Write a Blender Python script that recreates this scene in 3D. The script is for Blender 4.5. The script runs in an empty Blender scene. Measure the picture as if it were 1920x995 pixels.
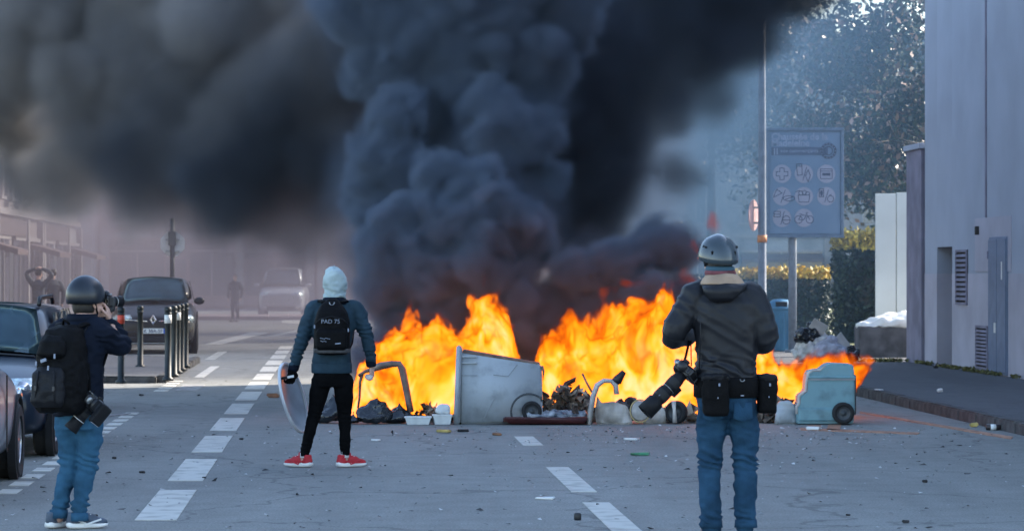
import bpy, bmesh, math, random
import numpy as np
from mathutils import Vector, Matrix, noise as mnoise

# ---------------------------------------------------------------- camera, sky, sun, exposure
SC = bpy.context.scene
COL = SC.collection
F_PX, VPX, HY, CAM_H = 5600.0, 650.0, 515.0, 1.7      # focal length in photo pixels, street vanishing point, horizon row, eye height
cam_data = bpy.data.cameras.new('camera')
cam = bpy.data.objects.new('camera', cam_data); COL.objects.link(cam)
cam.location = (0, 0, CAM_H)
cam.rotation_euler = (math.radians(90) + math.atan((HY - 497.5) / F_PX), 0, 0)
cam_data.sensor_width = 36.0
cam_data.lens = 36.0 * F_PX / 1920.0
cam_data.clip_start, cam_data.clip_end = 0.5, 2000.0
cam_data.dof.use_dof = True
cam_data.dof.focus_distance = 25.0
cam_data.dof.aperture_fstop = 6.3
SC.camera = cam

SUN_AZ, SUN_EL = math.radians(58), math.radians(33)    # azimuth clockwise from +Y (view direction), elevation
world = bpy.data.worlds.new('World'); SC.world = world; world.use_nodes = True
wn = world.node_tree
bg = wn.nodes['Background']
sky = wn.nodes.new('ShaderNodeTexSky'); sky.sky_type = 'NISHITA'; sky.sun_disc = False
sky.sun_elevation = SUN_EL; sky.sun_rotation = SUN_AZ
sky.air_density = 1.0; sky.dust_density = 0.5; sky.ozone_density = 0.7
wn.links.new(sky.outputs[0], bg.inputs[0]); bg.inputs[1].default_value = 0.15
sun_data = bpy.data.lights.new('sun', 'SUN'); sun_data.energy = 4.2; sun_data.angle = math.radians(0.6)
sun_data.color = (1.0, 0.9, 0.78)
sun = bpy.data.objects.new('sun', sun_data); COL.objects.link(sun)
sd = Vector((math.sin(SUN_AZ) * math.cos(SUN_EL), math.cos(SUN_AZ) * math.cos(SUN_EL), math.sin(SUN_EL)))
sun.rotation_euler = sd.to_track_quat('Z', 'Y').to_euler()
sun.location = (20, 20, 30)
vs = SC.view_settings
vs.view_transform = 'Standard'; vs.look = 'None'; vs.exposure = 1.75; vs.gamma = 1.0; vs.use_curve_mapping = False
SC.render.engine = 'CYCLES'
cy = SC.cycles
cy.use_denoising = True
cy.max_bounces = 7; cy.diffuse_bounces = 2; cy.glossy_bounces = 2; cy.transmission_bounces = 4
cy.volume_bounces = 1; cy.transparent_max_bounces = 8
cy.volume_step_rate = 1.5; cy.volume_max_steps = 512
cy.use_adaptive_sampling = True; cy.adaptive_threshold = 0.02
cy.sample_clamp_indirect = 6.0
RNG = np.random.default_rng(7)
random.seed(7)

# ---------------------------------------------------------------- placing: photo pixel + distance -> street
def at(px, py, Y):
    return Vector(((px - 960.0) / F_PX * Y, Y, CAM_H - (py - HY) / F_PX * Y))
def gnd(px, py, z=0.0):
    Y = (CAM_H - z) * F_PX / (py - HY)
    return Vector(((px - 960.0) / F_PX * Y, Y, z))
SK = (VPX - 960.0) / F_PX                               # street direction: X shift for each metre of Y
ST_ANG = math.atan(-SK)                                 # street yaw (anticlockwise from +Y)
def st(n, Y, z=0.0):                                    # n: metres to the right of the street axis
    return Vector((n + SK * Y, Y, z))

# ---------------------------------------------------------------- object helpers
def link(o, parent=None):
    COL.objects.link(o)
    if parent is not None:
        o.parent = parent
    return o
def tag(o, label=None, cat=None, group=None, kind=None):
    if label: o['label'] = label
    if cat: o['category'] = cat
    if group: o['group'] = group
    if kind: o['kind'] = kind
    return o
def empty(name, loc=(0, 0, 0), rz=0.0, label=None, cat=None, group=None):
    o = bpy.data.objects.new(name, None); o.location = loc; o.rotation_euler = (0, 0, rz)
    o.empty_display_size = 0.1
    COL.objects.link(o)
    return tag(o, label, cat, group)
def obj(name, me, mat=None, parent=None, smooth=False, loc=None, rot=None):
    if isinstance(me, bmesh.types.BMesh):
        bm = me; me = bpy.data.meshes.new(name); bm.normal_update(); bm.to_mesh(me); bm.free()
    o = bpy.data.objects.new(name, me)
    if mat is not None and not me.materials:
        me.materials.append(mat)
    if smooth:
        me.polygons.foreach_set('use_smooth', np.ones(len(me.polygons), dtype=bool))
    link(o, parent)
    if loc is not None: o.location = loc
    if rot is not None: o.rotation_euler = rot
    return o
def raw(name, V, F):
    me = bpy.data.meshes.new(name); me.from_pydata([tuple(v) for v in V], [], [tuple(f) for f in F]); me.update(); return me
def clone(o, parent=None):
    c = o.copy(); COL.objects.link(c); c.parent = parent
    if parent is not None: c.matrix_parent_inverse = o.matrix_parent_inverse
    for ch in [k for k in bpy.data.objects if k.parent == o]:
        clone(ch, c)
    return c
def bx(bm, c, s, rot=None):
    """box of size s centred at c; rot is an optional 3x3 matrix"""
    c = Vector(c); vs_ = []
    for i in (-.5, .5):
        for j in (-.5, .5):
            for k in (-.5, .5):
                v = Vector((i * s[0], j * s[1], k * s[2]))
                if rot is not None: v = rot @ v
                vs_.append(bm.verts.new(c + v))
    for f in ((0, 1, 3, 2), (4, 6, 7, 5), (0, 4, 5, 1), (2, 3, 7, 6), (0, 2, 6, 4), (1, 5, 7, 3)):
        bm.faces.new([vs_[i] for i in f])
    return vs_
def box(name, c, s, mat, parent=None, bev=0.0, rot=None, seg=2):
    bm = bmesh.new(); bx(bm, (0, 0, 0), s)
    if bev: bmesh.ops.bevel(bm, geom=bm.edges[:], offset=bev, segments=seg, affect='EDGES', profile=0.5)
    return obj(name, bm, mat, parent, smooth=False, loc=c, rot=rot)
def tube(bm, pts, rad, n=8, cap=True, sx=1.0, up=None):
    """tapered tube through pts; rad a number or list"""
    pts = [Vector(p) for p in pts]
    if not hasattr(rad, '__len__'): rad = [rad] * len(pts)
    rings = []
    ref = Vector(up) if up is not None else None
    for i, p in enumerate(pts):
        t = (pts[min(i + 1, len(pts) - 1)] - pts[max(i - 1, 0)]).normalized()
        if ref is None:
            ref = Vector((0, 0, 1)) if abs(t.z) < .9 else Vector((1, 0, 0))
        a = (ref - t * ref.dot(t))
        if a.length < 1e-4: a = t.orthogonal()
        a.normalize(); b = t.cross(a); ref = a
        rings.append([bm.verts.new(p + a * math.cos(2 * math.pi * k / n) * rad[i] + b * math.sin(2 * math.pi * k / n) * rad[i] * sx) for k in range(n)])
    for i in range(len(rings) - 1):
        for k in range(n):
            bm.faces.new((rings[i][k], rings[i][(k + 1) % n], rings[i + 1][(k + 1) % n], rings[i + 1][k]))
    if cap:
        bm.faces.new(rings[0][::-1]); bm.faces.new(rings[-1])
    return rings
def lathe(bm, prof, n=24, M=None, closed=False):
    """prof: list of (r, z) turned about Z"""
    rings = []
    for r, z in prof:
        ring = []
        for k in range(n):
            a = 2 * math.pi * k / n
            v = Vector((r * math.cos(a), r * math.sin(a), z))
            if M is not None: v = M @ v
            ring.append(bm.verts.new(v))
        rings.append(ring)
    m = len(rings)
    for i in range(m if closed else m - 1):
        A, B = rings[i], rings[(i + 1) % m]
        for k in range(n):
            bm.faces.new((A[k], A[(k + 1) % n], B[(k + 1) % n], B[k]))
    if not closed:
        if prof[0][0] > 1e-4: bm.faces.new(rings[0][::-1])
        if prof[-1][0] > 1e-4: bm.faces.new(rings[-1])
    bmesh.ops.remove_doubles(bm, verts=bm.verts[:], dist=1e-5)
def ball(bm, c, r, sub=2, rot=None):
    """ellipsoid; r number or 3-vector"""
    if not hasattr(r, '__len__'): r = (r, r, r)
    M = Matrix.Translation(Vector(c)) @ ((rot.to_4x4()) if rot is not None else Matrix.Identity(4)) @ Matrix.Diagonal((*r, 1))
    bmesh.ops.create_icosphere(bm, subdivisions=sub, radius=1.0, matrix=M)
def prism(bm, outline, y0, y1, M=None):
    """outline (x, z) extruded along y"""
    A = [Vector((x, y0, z)) for x, z in outline]; B = [Vector((x, y1, z)) for x, z in outline]
    if M is not None: A = [M @ v for v in A]; B = [M @ v for v in B]
    A = [bm.verts.new(v) for v in A]; B = [bm.verts.new(v) for v in B]
    n = len(A)
    bm.faces.new(A); bm.faces.new(B[::-1])
    for k in range(n):
        bm.faces.new((A[k], B[k], B[(k + 1) % n], A[(k + 1) % n]))
def remeshed(bm, voxel, smooth_it=6, fac=0.5):
    """fuse overlapping closed shapes into one continuous surface"""
    me = bpy.data.meshes.new('tmp'); bmesh.ops.recalc_face_normals(bm, faces=bm.faces[:]); bm.to_mesh(me); bm.free()
    o = bpy.data.objects.new('tmp', me); COL.objects.link(o)
    m = o.modifiers.new('r', 'REMESH'); m.mode = 'VOXEL'; m.voxel_size = voxel; m.use_smooth_shade = True
    if smooth_it:
        s = o.modifiers.new('s', 'SMOOTH'); s.iterations = smooth_it; s.factor = fac
    dg = bpy.context.evaluated_depsgraph_get()
    out = bpy.data.meshes.new_from_object(o.evaluated_get(dg))
    bpy.data.objects.remove(o); bpy.data.meshes.remove(me)
    out.polygons.foreach_set('use_smooth', np.ones(len(out.polygons), dtype=bool))
    return out
def getv(me):
    a = np.empty(len(me.vertices) * 3, np.float32); me.vertices.foreach_get('co', a); return a.reshape(-1, 3)
def setv(me, a):
    me.vertices.foreach_set('co', np.ascontiguousarray(a, dtype=np.float32).ravel()); me.update()
def norms(me):
    a = np.empty(len(me.vertices) * 3, np.float32); me.vertices.foreach_get('normal', a); return a.reshape(-1, 3)

# ---------------------------------------------------------------- noise on grids and at points
def _interp_matrix(n_out, n_lat, off):
    x = np.linspace(0, n_lat - 4 - 1e-3, n_out) + off
    i = np.floor(x).astype(int); f = x - i
    W = np.zeros((n_out, n_lat), np.float32)
    w = np.stack([(1 - f) ** 3 / 6, (3 * f ** 3 - 6 * f ** 2 + 4) / 6, (-3 * f ** 3 + 3 * f ** 2 + 3 * f + 1) / 6, f ** 3 / 6], 1)
    for k in range(4):
        W[np.arange(n_out), np.minimum(i + k, n_lat - 1)] += w[:, k]
    return W
def gnoise(dims, h, scale, rng):
    """smooth noise on a grid, about -1..1; scale = feature size in metres (3 values)"""
    lat = [max(5, int(math.ceil(d * h / s)) + 4) for d, s in zip(dims, scale)]
    L = rng.uniform(-1, 1, lat).astype(np.float32)
    ms = []
    for d, l, s in zip(dims, lat, scale):
        x = np.arange(d) * h / s; x = np.minimum(x, l - 4 - 1e-3)
        i = np.floor(x).astype(int); f = x - i
        W = np.zeros((d, l), np.float32)
        w = np.stack([(1 - f) ** 3 / 6, (3 * f ** 3 - 6 * f ** 2 + 4) / 6, (-3 * f ** 3 + 3 * f ** 2 + 3 * f + 1) / 6, f ** 3 / 6], 1)
        for k in range(4): W[np.arange(d), i + k] += w[:, k]
        ms.append(W)
    a = np.tensordot(ms[0], L, (1, 0)); a = np.tensordot(a, ms[1], (1, 1)).transpose(0, 2, 1); a = a @ ms[2].T
    return a * 1.9
def gfbm(dims, h, scale, rng, octaves=4, gain=0.5):
    out = np.zeros(dims, np.float32); amp = 1.0; tot = 0
    sc = np.array(scale, float)
    for _ in range(octaves):
        out += amp * gnoise(dims, h, sc, rng); tot += amp; amp *= gain; sc = sc / 2.03
    return out / tot
def trilin(A, P):
    """sample grid A at float index positions P (…,3)"""
    n = np.array(A.shape)
    P = np.clip(P, 0, n - 1.001)
    i = P.astype(np.int32); f = (P - i).astype(np.float32)
    x, y, z = i[..., 0], i[..., 1], i[..., 2]; fx, fy, fz = f[..., 0], f[..., 1], f[..., 2]
    r = 0
    for dx in (0, 1):
        for dy in (0, 1):
            for dz in (0, 1):
                r = r + A[x + dx, y + dy, z + dz] * (fx if dx else 1 - fx) * (fy if dy else 1 - fy) * (fz if dz else 1 - fz)
    return r
_PN = np.random.default_rng(3).uniform(-1, 1, (64, 64, 64)).astype(np.float32)
def pnoise(P, scale):
    """smooth value noise at points (N,3); scale number or 3-vector"""
    Q = np.asarray(P, float) / np.asarray(scale, float)
    i = np.floor(Q).astype(int); f = Q - i; f = f * f * (3 - 2 * f)
    r = 0
    for dx in (0, 1):
        for dy in (0, 1):
            for dz in (0, 1):
                r = r + _PN[(i[:, 0] + dx) & 63, (i[:, 1] + dy) & 63, (i[:, 2] + dz) & 63] * (f[:, 0] if dx else 1 - f[:, 0]) * (f[:, 1] if dy else 1 - f[:, 1]) * (f[:, 2] if dz else 1 - f[:, 2])
    return r
def wrinkle(me, amp, scale, octaves=3, seed=0.0):
    V = getv(me); N = norms(me); d = 0; a = 1.0; s = np.array(scale, float) if hasattr(scale, '__len__') else np.array([scale] * 3, float)
    for k in range(octaves):
        d = d + a * pnoise(V + 7.3 * k + seed, s); a *= .5; s = s / 2.1
    setv(me, V + N * (d * amp)[:, None])

def grid_volume(name, origin, h, data, mat, parent=None):
    """a density grid turned into a real volume by a Volume Cube node"""
    nx, ny, nz = data.shape
    ii = np.stack(np.meshgrid(np.arange(nz), np.arange(ny), np.arange(nx), indexing='ij'), -1)[..., ::-1].reshape(-1, 3)
    co = np.array(origin, np.float32) + ii.astype(np.float32) * h
    me = bpy.data.meshes.new(name); me.vertices.add(len(co)); me.vertices.foreach_set('co', co.ravel())
    at_ = me.attributes.new('dens', 'FLOAT', 'POINT')
    at_.data.foreach_set('value', np.ascontiguousarray(data.transpose(2, 1, 0), dtype=np.float32).ravel())
    me.materials.append(mat)
    o = bpy.data.objects.new(name, me); link(o, parent)
    ng = bpy.data.node_groups.new(name, 'GeometryNodeTree')
    ng.interface.new_socket('Geometry', in_out='INPUT', socket_type='NodeSocketGeometry')
    ng.interface.new_socket('Geometry', in_out='OUTPUT', socket_type='NodeSocketGeometry')
    N, Lk = ng.nodes, ng.links
    gi, go = N.new('NodeGroupInput'), N.new('NodeGroupOutput')
    vc = N.new('GeometryNodeVolumeCube')
    vc.inputs['Min'].default_value = origin
    vc.inputs['Max'].default_value = [origin[k] + h * ((nx, ny, nz)[k] - 1) for k in range(3)]
    for k, r in zip('XYZ', (nx, ny, nz)): vc.inputs['Resolution ' + k].default_value = r
    pos = N.new('GeometryNodeInputPosition')
    sub = N.new('ShaderNodeVectorMath'); sub.operation = 'SUBTRACT'; sub.inputs[1].default_value = origin
    scl = N.new('ShaderNodeVectorMath'); scl.operation = 'SCALE'; scl.inputs['Scale'].default_value = 1.0 / h
    add = N.new('ShaderNodeVectorMath'); add.operation = 'ADD'; add.inputs[1].default_value = (.5, .5, .5)
    flo = N.new('ShaderNodeVectorMath'); flo.operation = 'FLOOR'
    dot = N.new('ShaderNodeVectorMath'); dot.operation = 'DOT_PRODUCT'; dot.inputs[1].default_value = (1, nx, nx * ny)
    Lk.new(pos.outputs[0], sub.inputs[0]); Lk.new(sub.outputs[0], scl.inputs[0]); Lk.new(scl.outputs[0], add.inputs[0])
    Lk.new(add.outputs[0], flo.inputs[0]); Lk.new(flo.outputs[0], dot.inputs[0])
    na = N.new('GeometryNodeInputNamedAttribute'); na.data_type = 'FLOAT'; na.inputs['Name'].default_value = 'dens'
    si = N.new('GeometryNodeSampleIndex'); si.data_type = 'FLOAT'; si.domain = 'POINT'; si.clamp = True
    Lk.new(gi.outputs[0], si.inputs['Geometry']); Lk.new(na.outputs['Attribute'], si.inputs['Value']); Lk.new(dot.outputs['Value'], si.inputs['Index'])
    Lk.new(si.outputs[0], vc.inputs['Density'])
    sm = N.new('GeometryNodeSetMaterial'); sm.inputs['Material'].default_value = mat
    Lk.new(vc.outputs[0], sm.inputs['Geometry']); Lk.new(sm.outputs[0], go.inputs[0])
    md = o.modifiers.new('volume', 'NODES'); md.node_group = ng
    return o
# ---------------------------------------------------------------- materials
def pm(name, col, rough=0.6, metal=0.0, nscale=6.0, namt=0.15, bump=0.0, bscale=40.0, col2=None, spec=0.5, coat=0.0, trans=0.0, sheen=0.0, detail=4.0, alpha=1.0, contrast=(0.35, 0.65), island=0.0):
    m = bpy.data.materials.new(name); m.use_nodes = True; nt = m.node_tree
    p = nt.nodes['Principled BSDF']
    p.inputs['Roughness'].default_value = rough; p.inputs['Metallic'].default_value = metal
    p.inputs['Specular IOR Level'].default_value = spec; p.inputs['Coat Weight'].default_value = coat
    p.inputs['Coat Roughness'].default_value = 0.06
    p.inputs['Transmission Weight'].default_value = trans; p.inputs['Sheen Weight'].default_value = sheen
    p.inputs['Alpha'].default_value = alpha
    tc = nt.nodes.new('ShaderNodeTexCoord')
    nz = nt.nodes.new('ShaderNodeTexNoise'); nz.inputs['Scale'].default_value = nscale; nz.inputs['Detail'].default_value = detail
    nt.links.new(tc.outputs['Object'], nz.inputs['Vector'])
    rp = nt.nodes.new('ShaderNodeValToRGB')
    a = [max(0, c * (1 - namt)) for c in col]; b = list(col2) if col2 else [min(1, c * (1 + namt)) for c in col]
    rp.color_ramp.elements[0].color = (*a, 1); rp.color_ramp.elements[1].color = (*b, 1)
    rp.color_ramp.elements[0].position, rp.color_ramp.elements[1].position = contrast
    nt.links.new(nz.outputs['Fac'], rp.inputs[0])
    src = rp.outputs[0]
    if island:
        ge = nt.nodes.new('ShaderNodeNewGeometry')
        mr = nt.nodes.new('ShaderNodeMapRange'); mr.inputs['To Min'].default_value = 1 - island; mr.inputs['To Max'].default_value = 1 + island
        nt.links.new(ge.outputs['Random Per Island'], mr.inputs['Value'])
        vm = nt.nodes.new('ShaderNodeVectorMath'); vm.operation = 'SCALE'
        nt.links.new(src, vm.inputs[0]); nt.links.new(mr.outputs[0], vm.inputs['Scale']); src = vm.outputs[0]
    nt.links.new(src, p.inputs['Base Color'])
    if bump:
        nb = nt.nodes.new('ShaderNodeTexNoise'); nb.inputs['Scale'].default_value = bscale; nb.inputs['Detail'].default_value = 5
        nt.links.new(tc.outputs['Object'], nb.inputs['Vector'])
        bp = nt.nodes.new('ShaderNodeBump'); bp.inputs['Strength'].default_value = bump; bp.inputs['Distance'].default_value = 0.02
        nt.links.new(nb.outputs['Fac'], bp.inputs['Height']); nt.links.new(bp.outputs[0], p.inputs['Normal'])
    return m
def asphalt(name, base, patch, speck):
    m = bpy.data.materials.new(name); m.use_nodes = True; nt = m.node_tree; p = nt.nodes['Principled BSDF']
    N, L = nt.nodes, nt.links
    tc = N.new('ShaderNodeTexCoord')
    big = N.new('ShaderNodeTexNoise'); big.inputs['Scale'].default_value = 0.22; big.inputs['Detail'].default_value = 6; big.inputs['Roughness'].default_value = .6
    mid = N.new('ShaderNodeTexNoise'); mid.inputs['Scale'].default_value = 3.0; mid.inputs['Detail'].default_value = 6
    fin = N.new('ShaderNodeTexNoise'); fin.inputs['Scale'].default_value = 55.0; fin.inputs['Detail'].default_value = 3
    vor = N.new('ShaderNodeTexVoronoi'); vor.inputs['Scale'].default_value = 16.0
    mp = N.new('ShaderNodeMapping'); mp.inputs['Scale'].default_value = (1.0, .28, 1); mp.inputs['Rotation'].default_value = (0, 0, -ST_ANG)
    L.new(tc.outputs['Object'], mp.inputs[0])
    for n in (mid, fin, vor): L.new(tc.outputs['Object'], n.inputs['Vector'])
    L.new(mp.outputs[0], big.inputs['Vector'])
    r1 = N.new('ShaderNodeValToRGB'); r1.color_ramp.elements[0].position = .36; r1.color_ramp.elements[1].position = .64
    r1.color_ramp.elements[0].color = (*[c * .78 for c in base], 1); r1.color_ramp.elements[1].color = (*patch, 1)
    L.new(big.outputs['Fac'], r1.inputs[0])
    mx = N.new('ShaderNodeMix'); mx.data_type = 'RGBA'; mx.blend_type = 'MULTIPLY'; mx.inputs[0].default_value = 1
    r2 = N.new('ShaderNodeMapRange'); r2.inputs['From Min'].default_value = .3; r2.inputs['From Max'].default_value = .7; r2.inputs['To Min'].default_value = .9; r2.inputs['To Max'].default_value = 1.1
    L.new(mid.outputs['Fac'], r2.inputs['Value']); L.new(r1.outputs[0], mx.inputs[6]); L.new(r2.outputs[0], mx.inputs[7])
    mx2 = N.new('ShaderNodeMix'); mx2.data_type = 'RGBA'; mx2.blend_type = 'MULTIPLY'; mx2.inputs[0].default_value = 1
    r3 = N.new('ShaderNodeMapRange'); r3.inputs['From Min'].default_value = .25; r3.inputs['From Max'].default_value = .75; r3.inputs['To Min'].default_value = .62; r3.inputs['To Max'].default_value = 1.38
    L.new(fin.outputs['Fac'], r3.inputs['Value']); L.new(mx.outputs[2], mx2.inputs[6]); L.new(r3.outputs[0], mx2.inputs[7])
    # pale stone chips
    chip = N.new('ShaderNodeMapRange'); chip.inputs['From Min'].default_value = .10; chip.inputs['From Max'].default_value = .04; chip.clamp = True
    L.new(vor.outputs['Distance'], chip.inputs['Value'])
    cm = N.new('ShaderNodeMath'); cm.operation = 'MULTIPLY'; cm.inputs[1].default_value = speck
    L.new(chip.outputs[0], cm.inputs[0])
    mx3 = N.new('ShaderNodeMix'); mx3.data_type = 'RGBA'; mx3.inputs[7].default_value = (.42, .42, .42, 1)
    L.new(cm.outputs[0], mx3.inputs[0]); L.new(mx2.outputs[2], mx3.inputs[6]); L.new(mx3.outputs[2], p.inputs['Base Color'])
    vc = N.new('ShaderNodeTexVoronoi'); vc.feature = 'DISTANCE_TO_EDGE'; vc.inputs['Scale'].default_value = .33
    wv = N.new('ShaderNodeTexNoise'); wv.inputs['Scale'].default_value = 1.6; wv.inputs['Detail'].default_value = 5
    L.new(tc.outputs['Object'], wv.inputs['Vector'])
    va = N.new('ShaderNodeVectorMath'); va.operation = 'MULTIPLY_ADD'; va.inputs[1].default_value = (1.2, 1.2, 0)
    L.new(wv.outputs['Color'], va.inputs[0]); L.new(tc.outputs['Object'], va.inputs[2]); L.new(va.outputs[0], vc.inputs['Vector'])
    cr = N.new('ShaderNodeMapRange'); cr.inputs['From Min'].default_value = .012; cr.inputs['From Max'].default_value = .003; cr.inputs['To Max'].default_value = .45; L.new(vc.outputs['Distance'], cr.inputs['Value'])
    mx4 = N.new('ShaderNodeMix'); mx4.data_type = 'RGBA'; mx4.inputs[7].default_value = (.05, .05, .05, 1)
    L.new(cr.outputs[0], mx4.inputs[0]); L.new(mx3.outputs[2], mx4.inputs[6])
    # oil and tyre stains stretched along the lane
    ms = N.new('ShaderNodeMapping'); ms.inputs['Scale'].default_value = (1.5, .10, 1); ms.inputs['Rotation'].default_value = (0, 0, -ST_ANG); L.new(tc.outputs['Object'], ms.inputs[0])
    ns = N.new('ShaderNodeTexNoise'); ns.inputs['Scale'].default_value = 1.0; ns.inputs['Detail'].default_value = 7; ns.inputs['Roughness'].default_value = .65; L.new(ms.outputs[0], ns.inputs['Vector'])
    rs = N.new('ShaderNodeMapRange'); rs.inputs['From Min'].default_value = .36; rs.inputs['From Max'].default_value = .62; rs.inputs['To Min'].default_value = .90; rs.inputs['To Max'].default_value = 1.05; L.new(ns.outputs['Fac'], rs.inputs['Value'])
    mx5 = N.new('ShaderNodeMix'); mx5.data_type = 'RGBA'; mx5.blend_type = 'MULTIPLY'; mx5.inputs[0].default_value = 1
    L.new(mx4.outputs[2], mx5.inputs[6]); L.new(rs.outputs[0], mx5.inputs[7]); L.new(mx5.outputs[2], p.inputs['Base Color'])
    p.inputs['Roughness'].default_value = .82; p.inputs['Specular IOR Level'].default_value = .35
    bp = N.new('ShaderNodeBump'); bp.inputs['Strength'].default_value = .5; bp.inputs['Distance'].default_value = .012
    L.new(fin.outputs['Fac'], bp.inputs['Height']); L.new(bp.outputs[0], p.inputs['Normal'])
    return m
M = {}
M['asphalt'] = asphalt('asphalt', (.238, .240, .222), (.262, .260, .24), .25)
M['pave'] = asphalt('pavement_asphalt', (.085, .088, .096), (.10, .102, .108), .20)
M['earth'] = pm('earth', (.10, .09, .06), .95, nscale=1.5, namt=.4)
M['kerb'] = pm('kerb_granite', (.055, .054, .055), .85, nscale=5, namt=.55, bump=.4, detail=8)
M['paint'] = pm('road_paint', (.50, .48, .42), .7, nscale=5, namt=.30, bump=.15, bscale=90, contrast=(.30, .52), col2=(.55, .53, .47), detail=8)
M['oldpaint'] = pm('worn_road_paint', (.26, .25, .24), .8, nscale=9, namt=.5, detail=8)
M['orange_paint'] = pm('orange_spray_paint', (.34, .17, .10), .8, nscale=9, namt=.45, detail=8)
M['wall'] = pm('painted_render', (.32, .355, .43), .9, nscale=.8, namt=.07, bump=.12, bscale=25, detail=8)
M['plinth'] = pm('painted_plinth', (.37, .365, .43), .9, nscale=1.2, namt=.10, bump=.12, bscale=25, detail=8)
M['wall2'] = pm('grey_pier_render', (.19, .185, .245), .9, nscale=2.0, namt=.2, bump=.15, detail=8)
M['white_wall'] = pm('white_hoarding', (.62, .66, .64), .7, nscale=1.5, namt=.05)
M['concrete'] = pm('dark_concrete', (.09, .09, .10), .9, nscale=4, namt=.35, bump=.2)
M['metal_door'] = pm('grey_blue_door', (.13, .175, .26), .55, nscale=4, namt=.12)
M['dark'] = pm('dark_void', (.012, .012, .014), .9)
M['darkmetal'] = pm('dark_green_metal', (.008, .014, .017), .5, nscale=10, namt=.25, spec=.5)
M['steel'] = pm('galvanised_steel', (.33, .34, .35), .45, .85, nscale=14, namt=.15)
M['greypole'] = pm('grey_pole_paint', (.15, .18, .23), .5, nscale=8, namt=.15)
M['white'] = pm('white_plastic', (.72, .72, .70), .5, nscale=5, namt=.06)
M['red'] = pm('red_band', (.55, .06, .03), .5)
M['black'] = pm('black_plastic', (.012, .012, .014), .45, nscale=20, namt=.2)
M['rubber'] = pm('tyre_rubber', (.014, .014, .015), .8, nscale=20, namt=.2)
M['bark'] = pm('bark', (.05, .042, .035), .95, nscale=14, namt=.4, bump=.6)
M['skin'] = pm('skin', (.52, .31, .24), .55, nscale=14, namt=.12)
M['chrome'] = pm('chrome', (.7, .7, .72), .15, 1.0, namt=.03)
M['lens'] = pm('lens_glass', (.50, .60, .62), .12, 0.3, nscale=18, namt=.4, spec=.8, coat=1)
M['glass'] = pm('tinted_glass', (.020, .030, .036), .04, 0, namt=.05, spec=.9, coat=1)
M['pane'] = pm('window_pane', (.05, .06, .075), .08, 0, namt=.2, spec=.8)

def paint_dashes():
    def dash(n0, y0, y1, w, kx=SK, mat='paint'):
        me = bpy.data.meshes.new('lane_marking')
        bm = bmesh.new()
        V = [(n0 + kx * y0 - w / 2, y0), (n0 + kx * y0 + w / 2, y0), (n0 + kx * y1 + w / 2, y1), (n0 + kx * y1 - w / 2, y1)]
        top = [bm.verts.new((x, y, .005)) for x, y in V]; bot = [bm.verts.new((x, y, -.003)) for x, y in V]
        bm.faces.new(top)
        for k in range(4): bm.faces.new((bot[k], bot[(k + 1) % 4], top[(k + 1) % 4], top[k]))
        obj('lane_marking', bm, M[mat], ROAD)
    for k in range(-1, 13):                       # broad broken line left of the lane
        y = 20.7 + 3.96 * k
        dash(-1.28, y, y + 2.9, .29, -.0575)
    for y0, y1 in ((19.3, 22.3), (23.4, 26.4), (29.75, 31.4), (15.2, 18.2)):
        dash(1.86, y0, y1, .20)
    for k in range(16):                           # parking bay dots beside the cars
        y = 23.2 + .88 * k
        dash(-2.66, y, y + .48, .16, -.0548)
    for k in range(5):
        y = 43.6 + .95 * k
        dash(-2.72, y, y + .55, .20)
    dash(-2.35, 43.8, 46.2, .34, SK, 'oldpaint')
    dash(-2.45, 49.5, 55.5, .16)
    for k in range(6):
        y = 60 + 1.1 * k
        dash(-2.75, y, y + .6, .2)
    # broad worn bands of the crossing further on
    def quad(P, mat='paint'):
        bm = bmesh.new(); top = [bm.verts.new((x, y, .006)) for x, y in P]; bot = [bm.verts.new((x, y, -.003)) for x, y in P]
        bm.faces.new(top)
        for k in range(4): bm.faces.new((bot[k], bot[(k + 1) % 4], top[(k + 1) % 4], top[k]))
        bmesh.ops.recalc_face_normals(bm, faces=bm.faces[:])
        obj('lane_marking', bm, M[mat], ROAD)
    g = lambda x, y: (gnd(x, y).x, gnd(x, y).y)
    quad([g(385, 645), g(415, 645), g(505, 623), g(470, 623)], 'paint')
    quad([g(500, 630), g(520, 630), g(575, 618), g(560, 618)], 'paint')
    quad([g(528, 605), g(590, 608), g(590, 600), g(530, 597)], 'paint')
    quad([g(205, 777), g(245, 774), g(246, 776), g(205, 780)], 'oldpaint')
    quad([g(1612, 774), g(1612, 771), g(1900, 819), g(1895, 823)], 'orange_paint')
    quad([g(1500, 806), g(1500, 802), g(1725, 811), g(1720, 814)], 'orange_paint')
    quad([g(1550, 806), g(1575, 806), g(1577, 796), g(1553, 796)], 'orange_paint')
    quad([g(1512, 803), g(1540, 803), g(1541, 797), g(1514, 797)], 'orange_paint')

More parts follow.
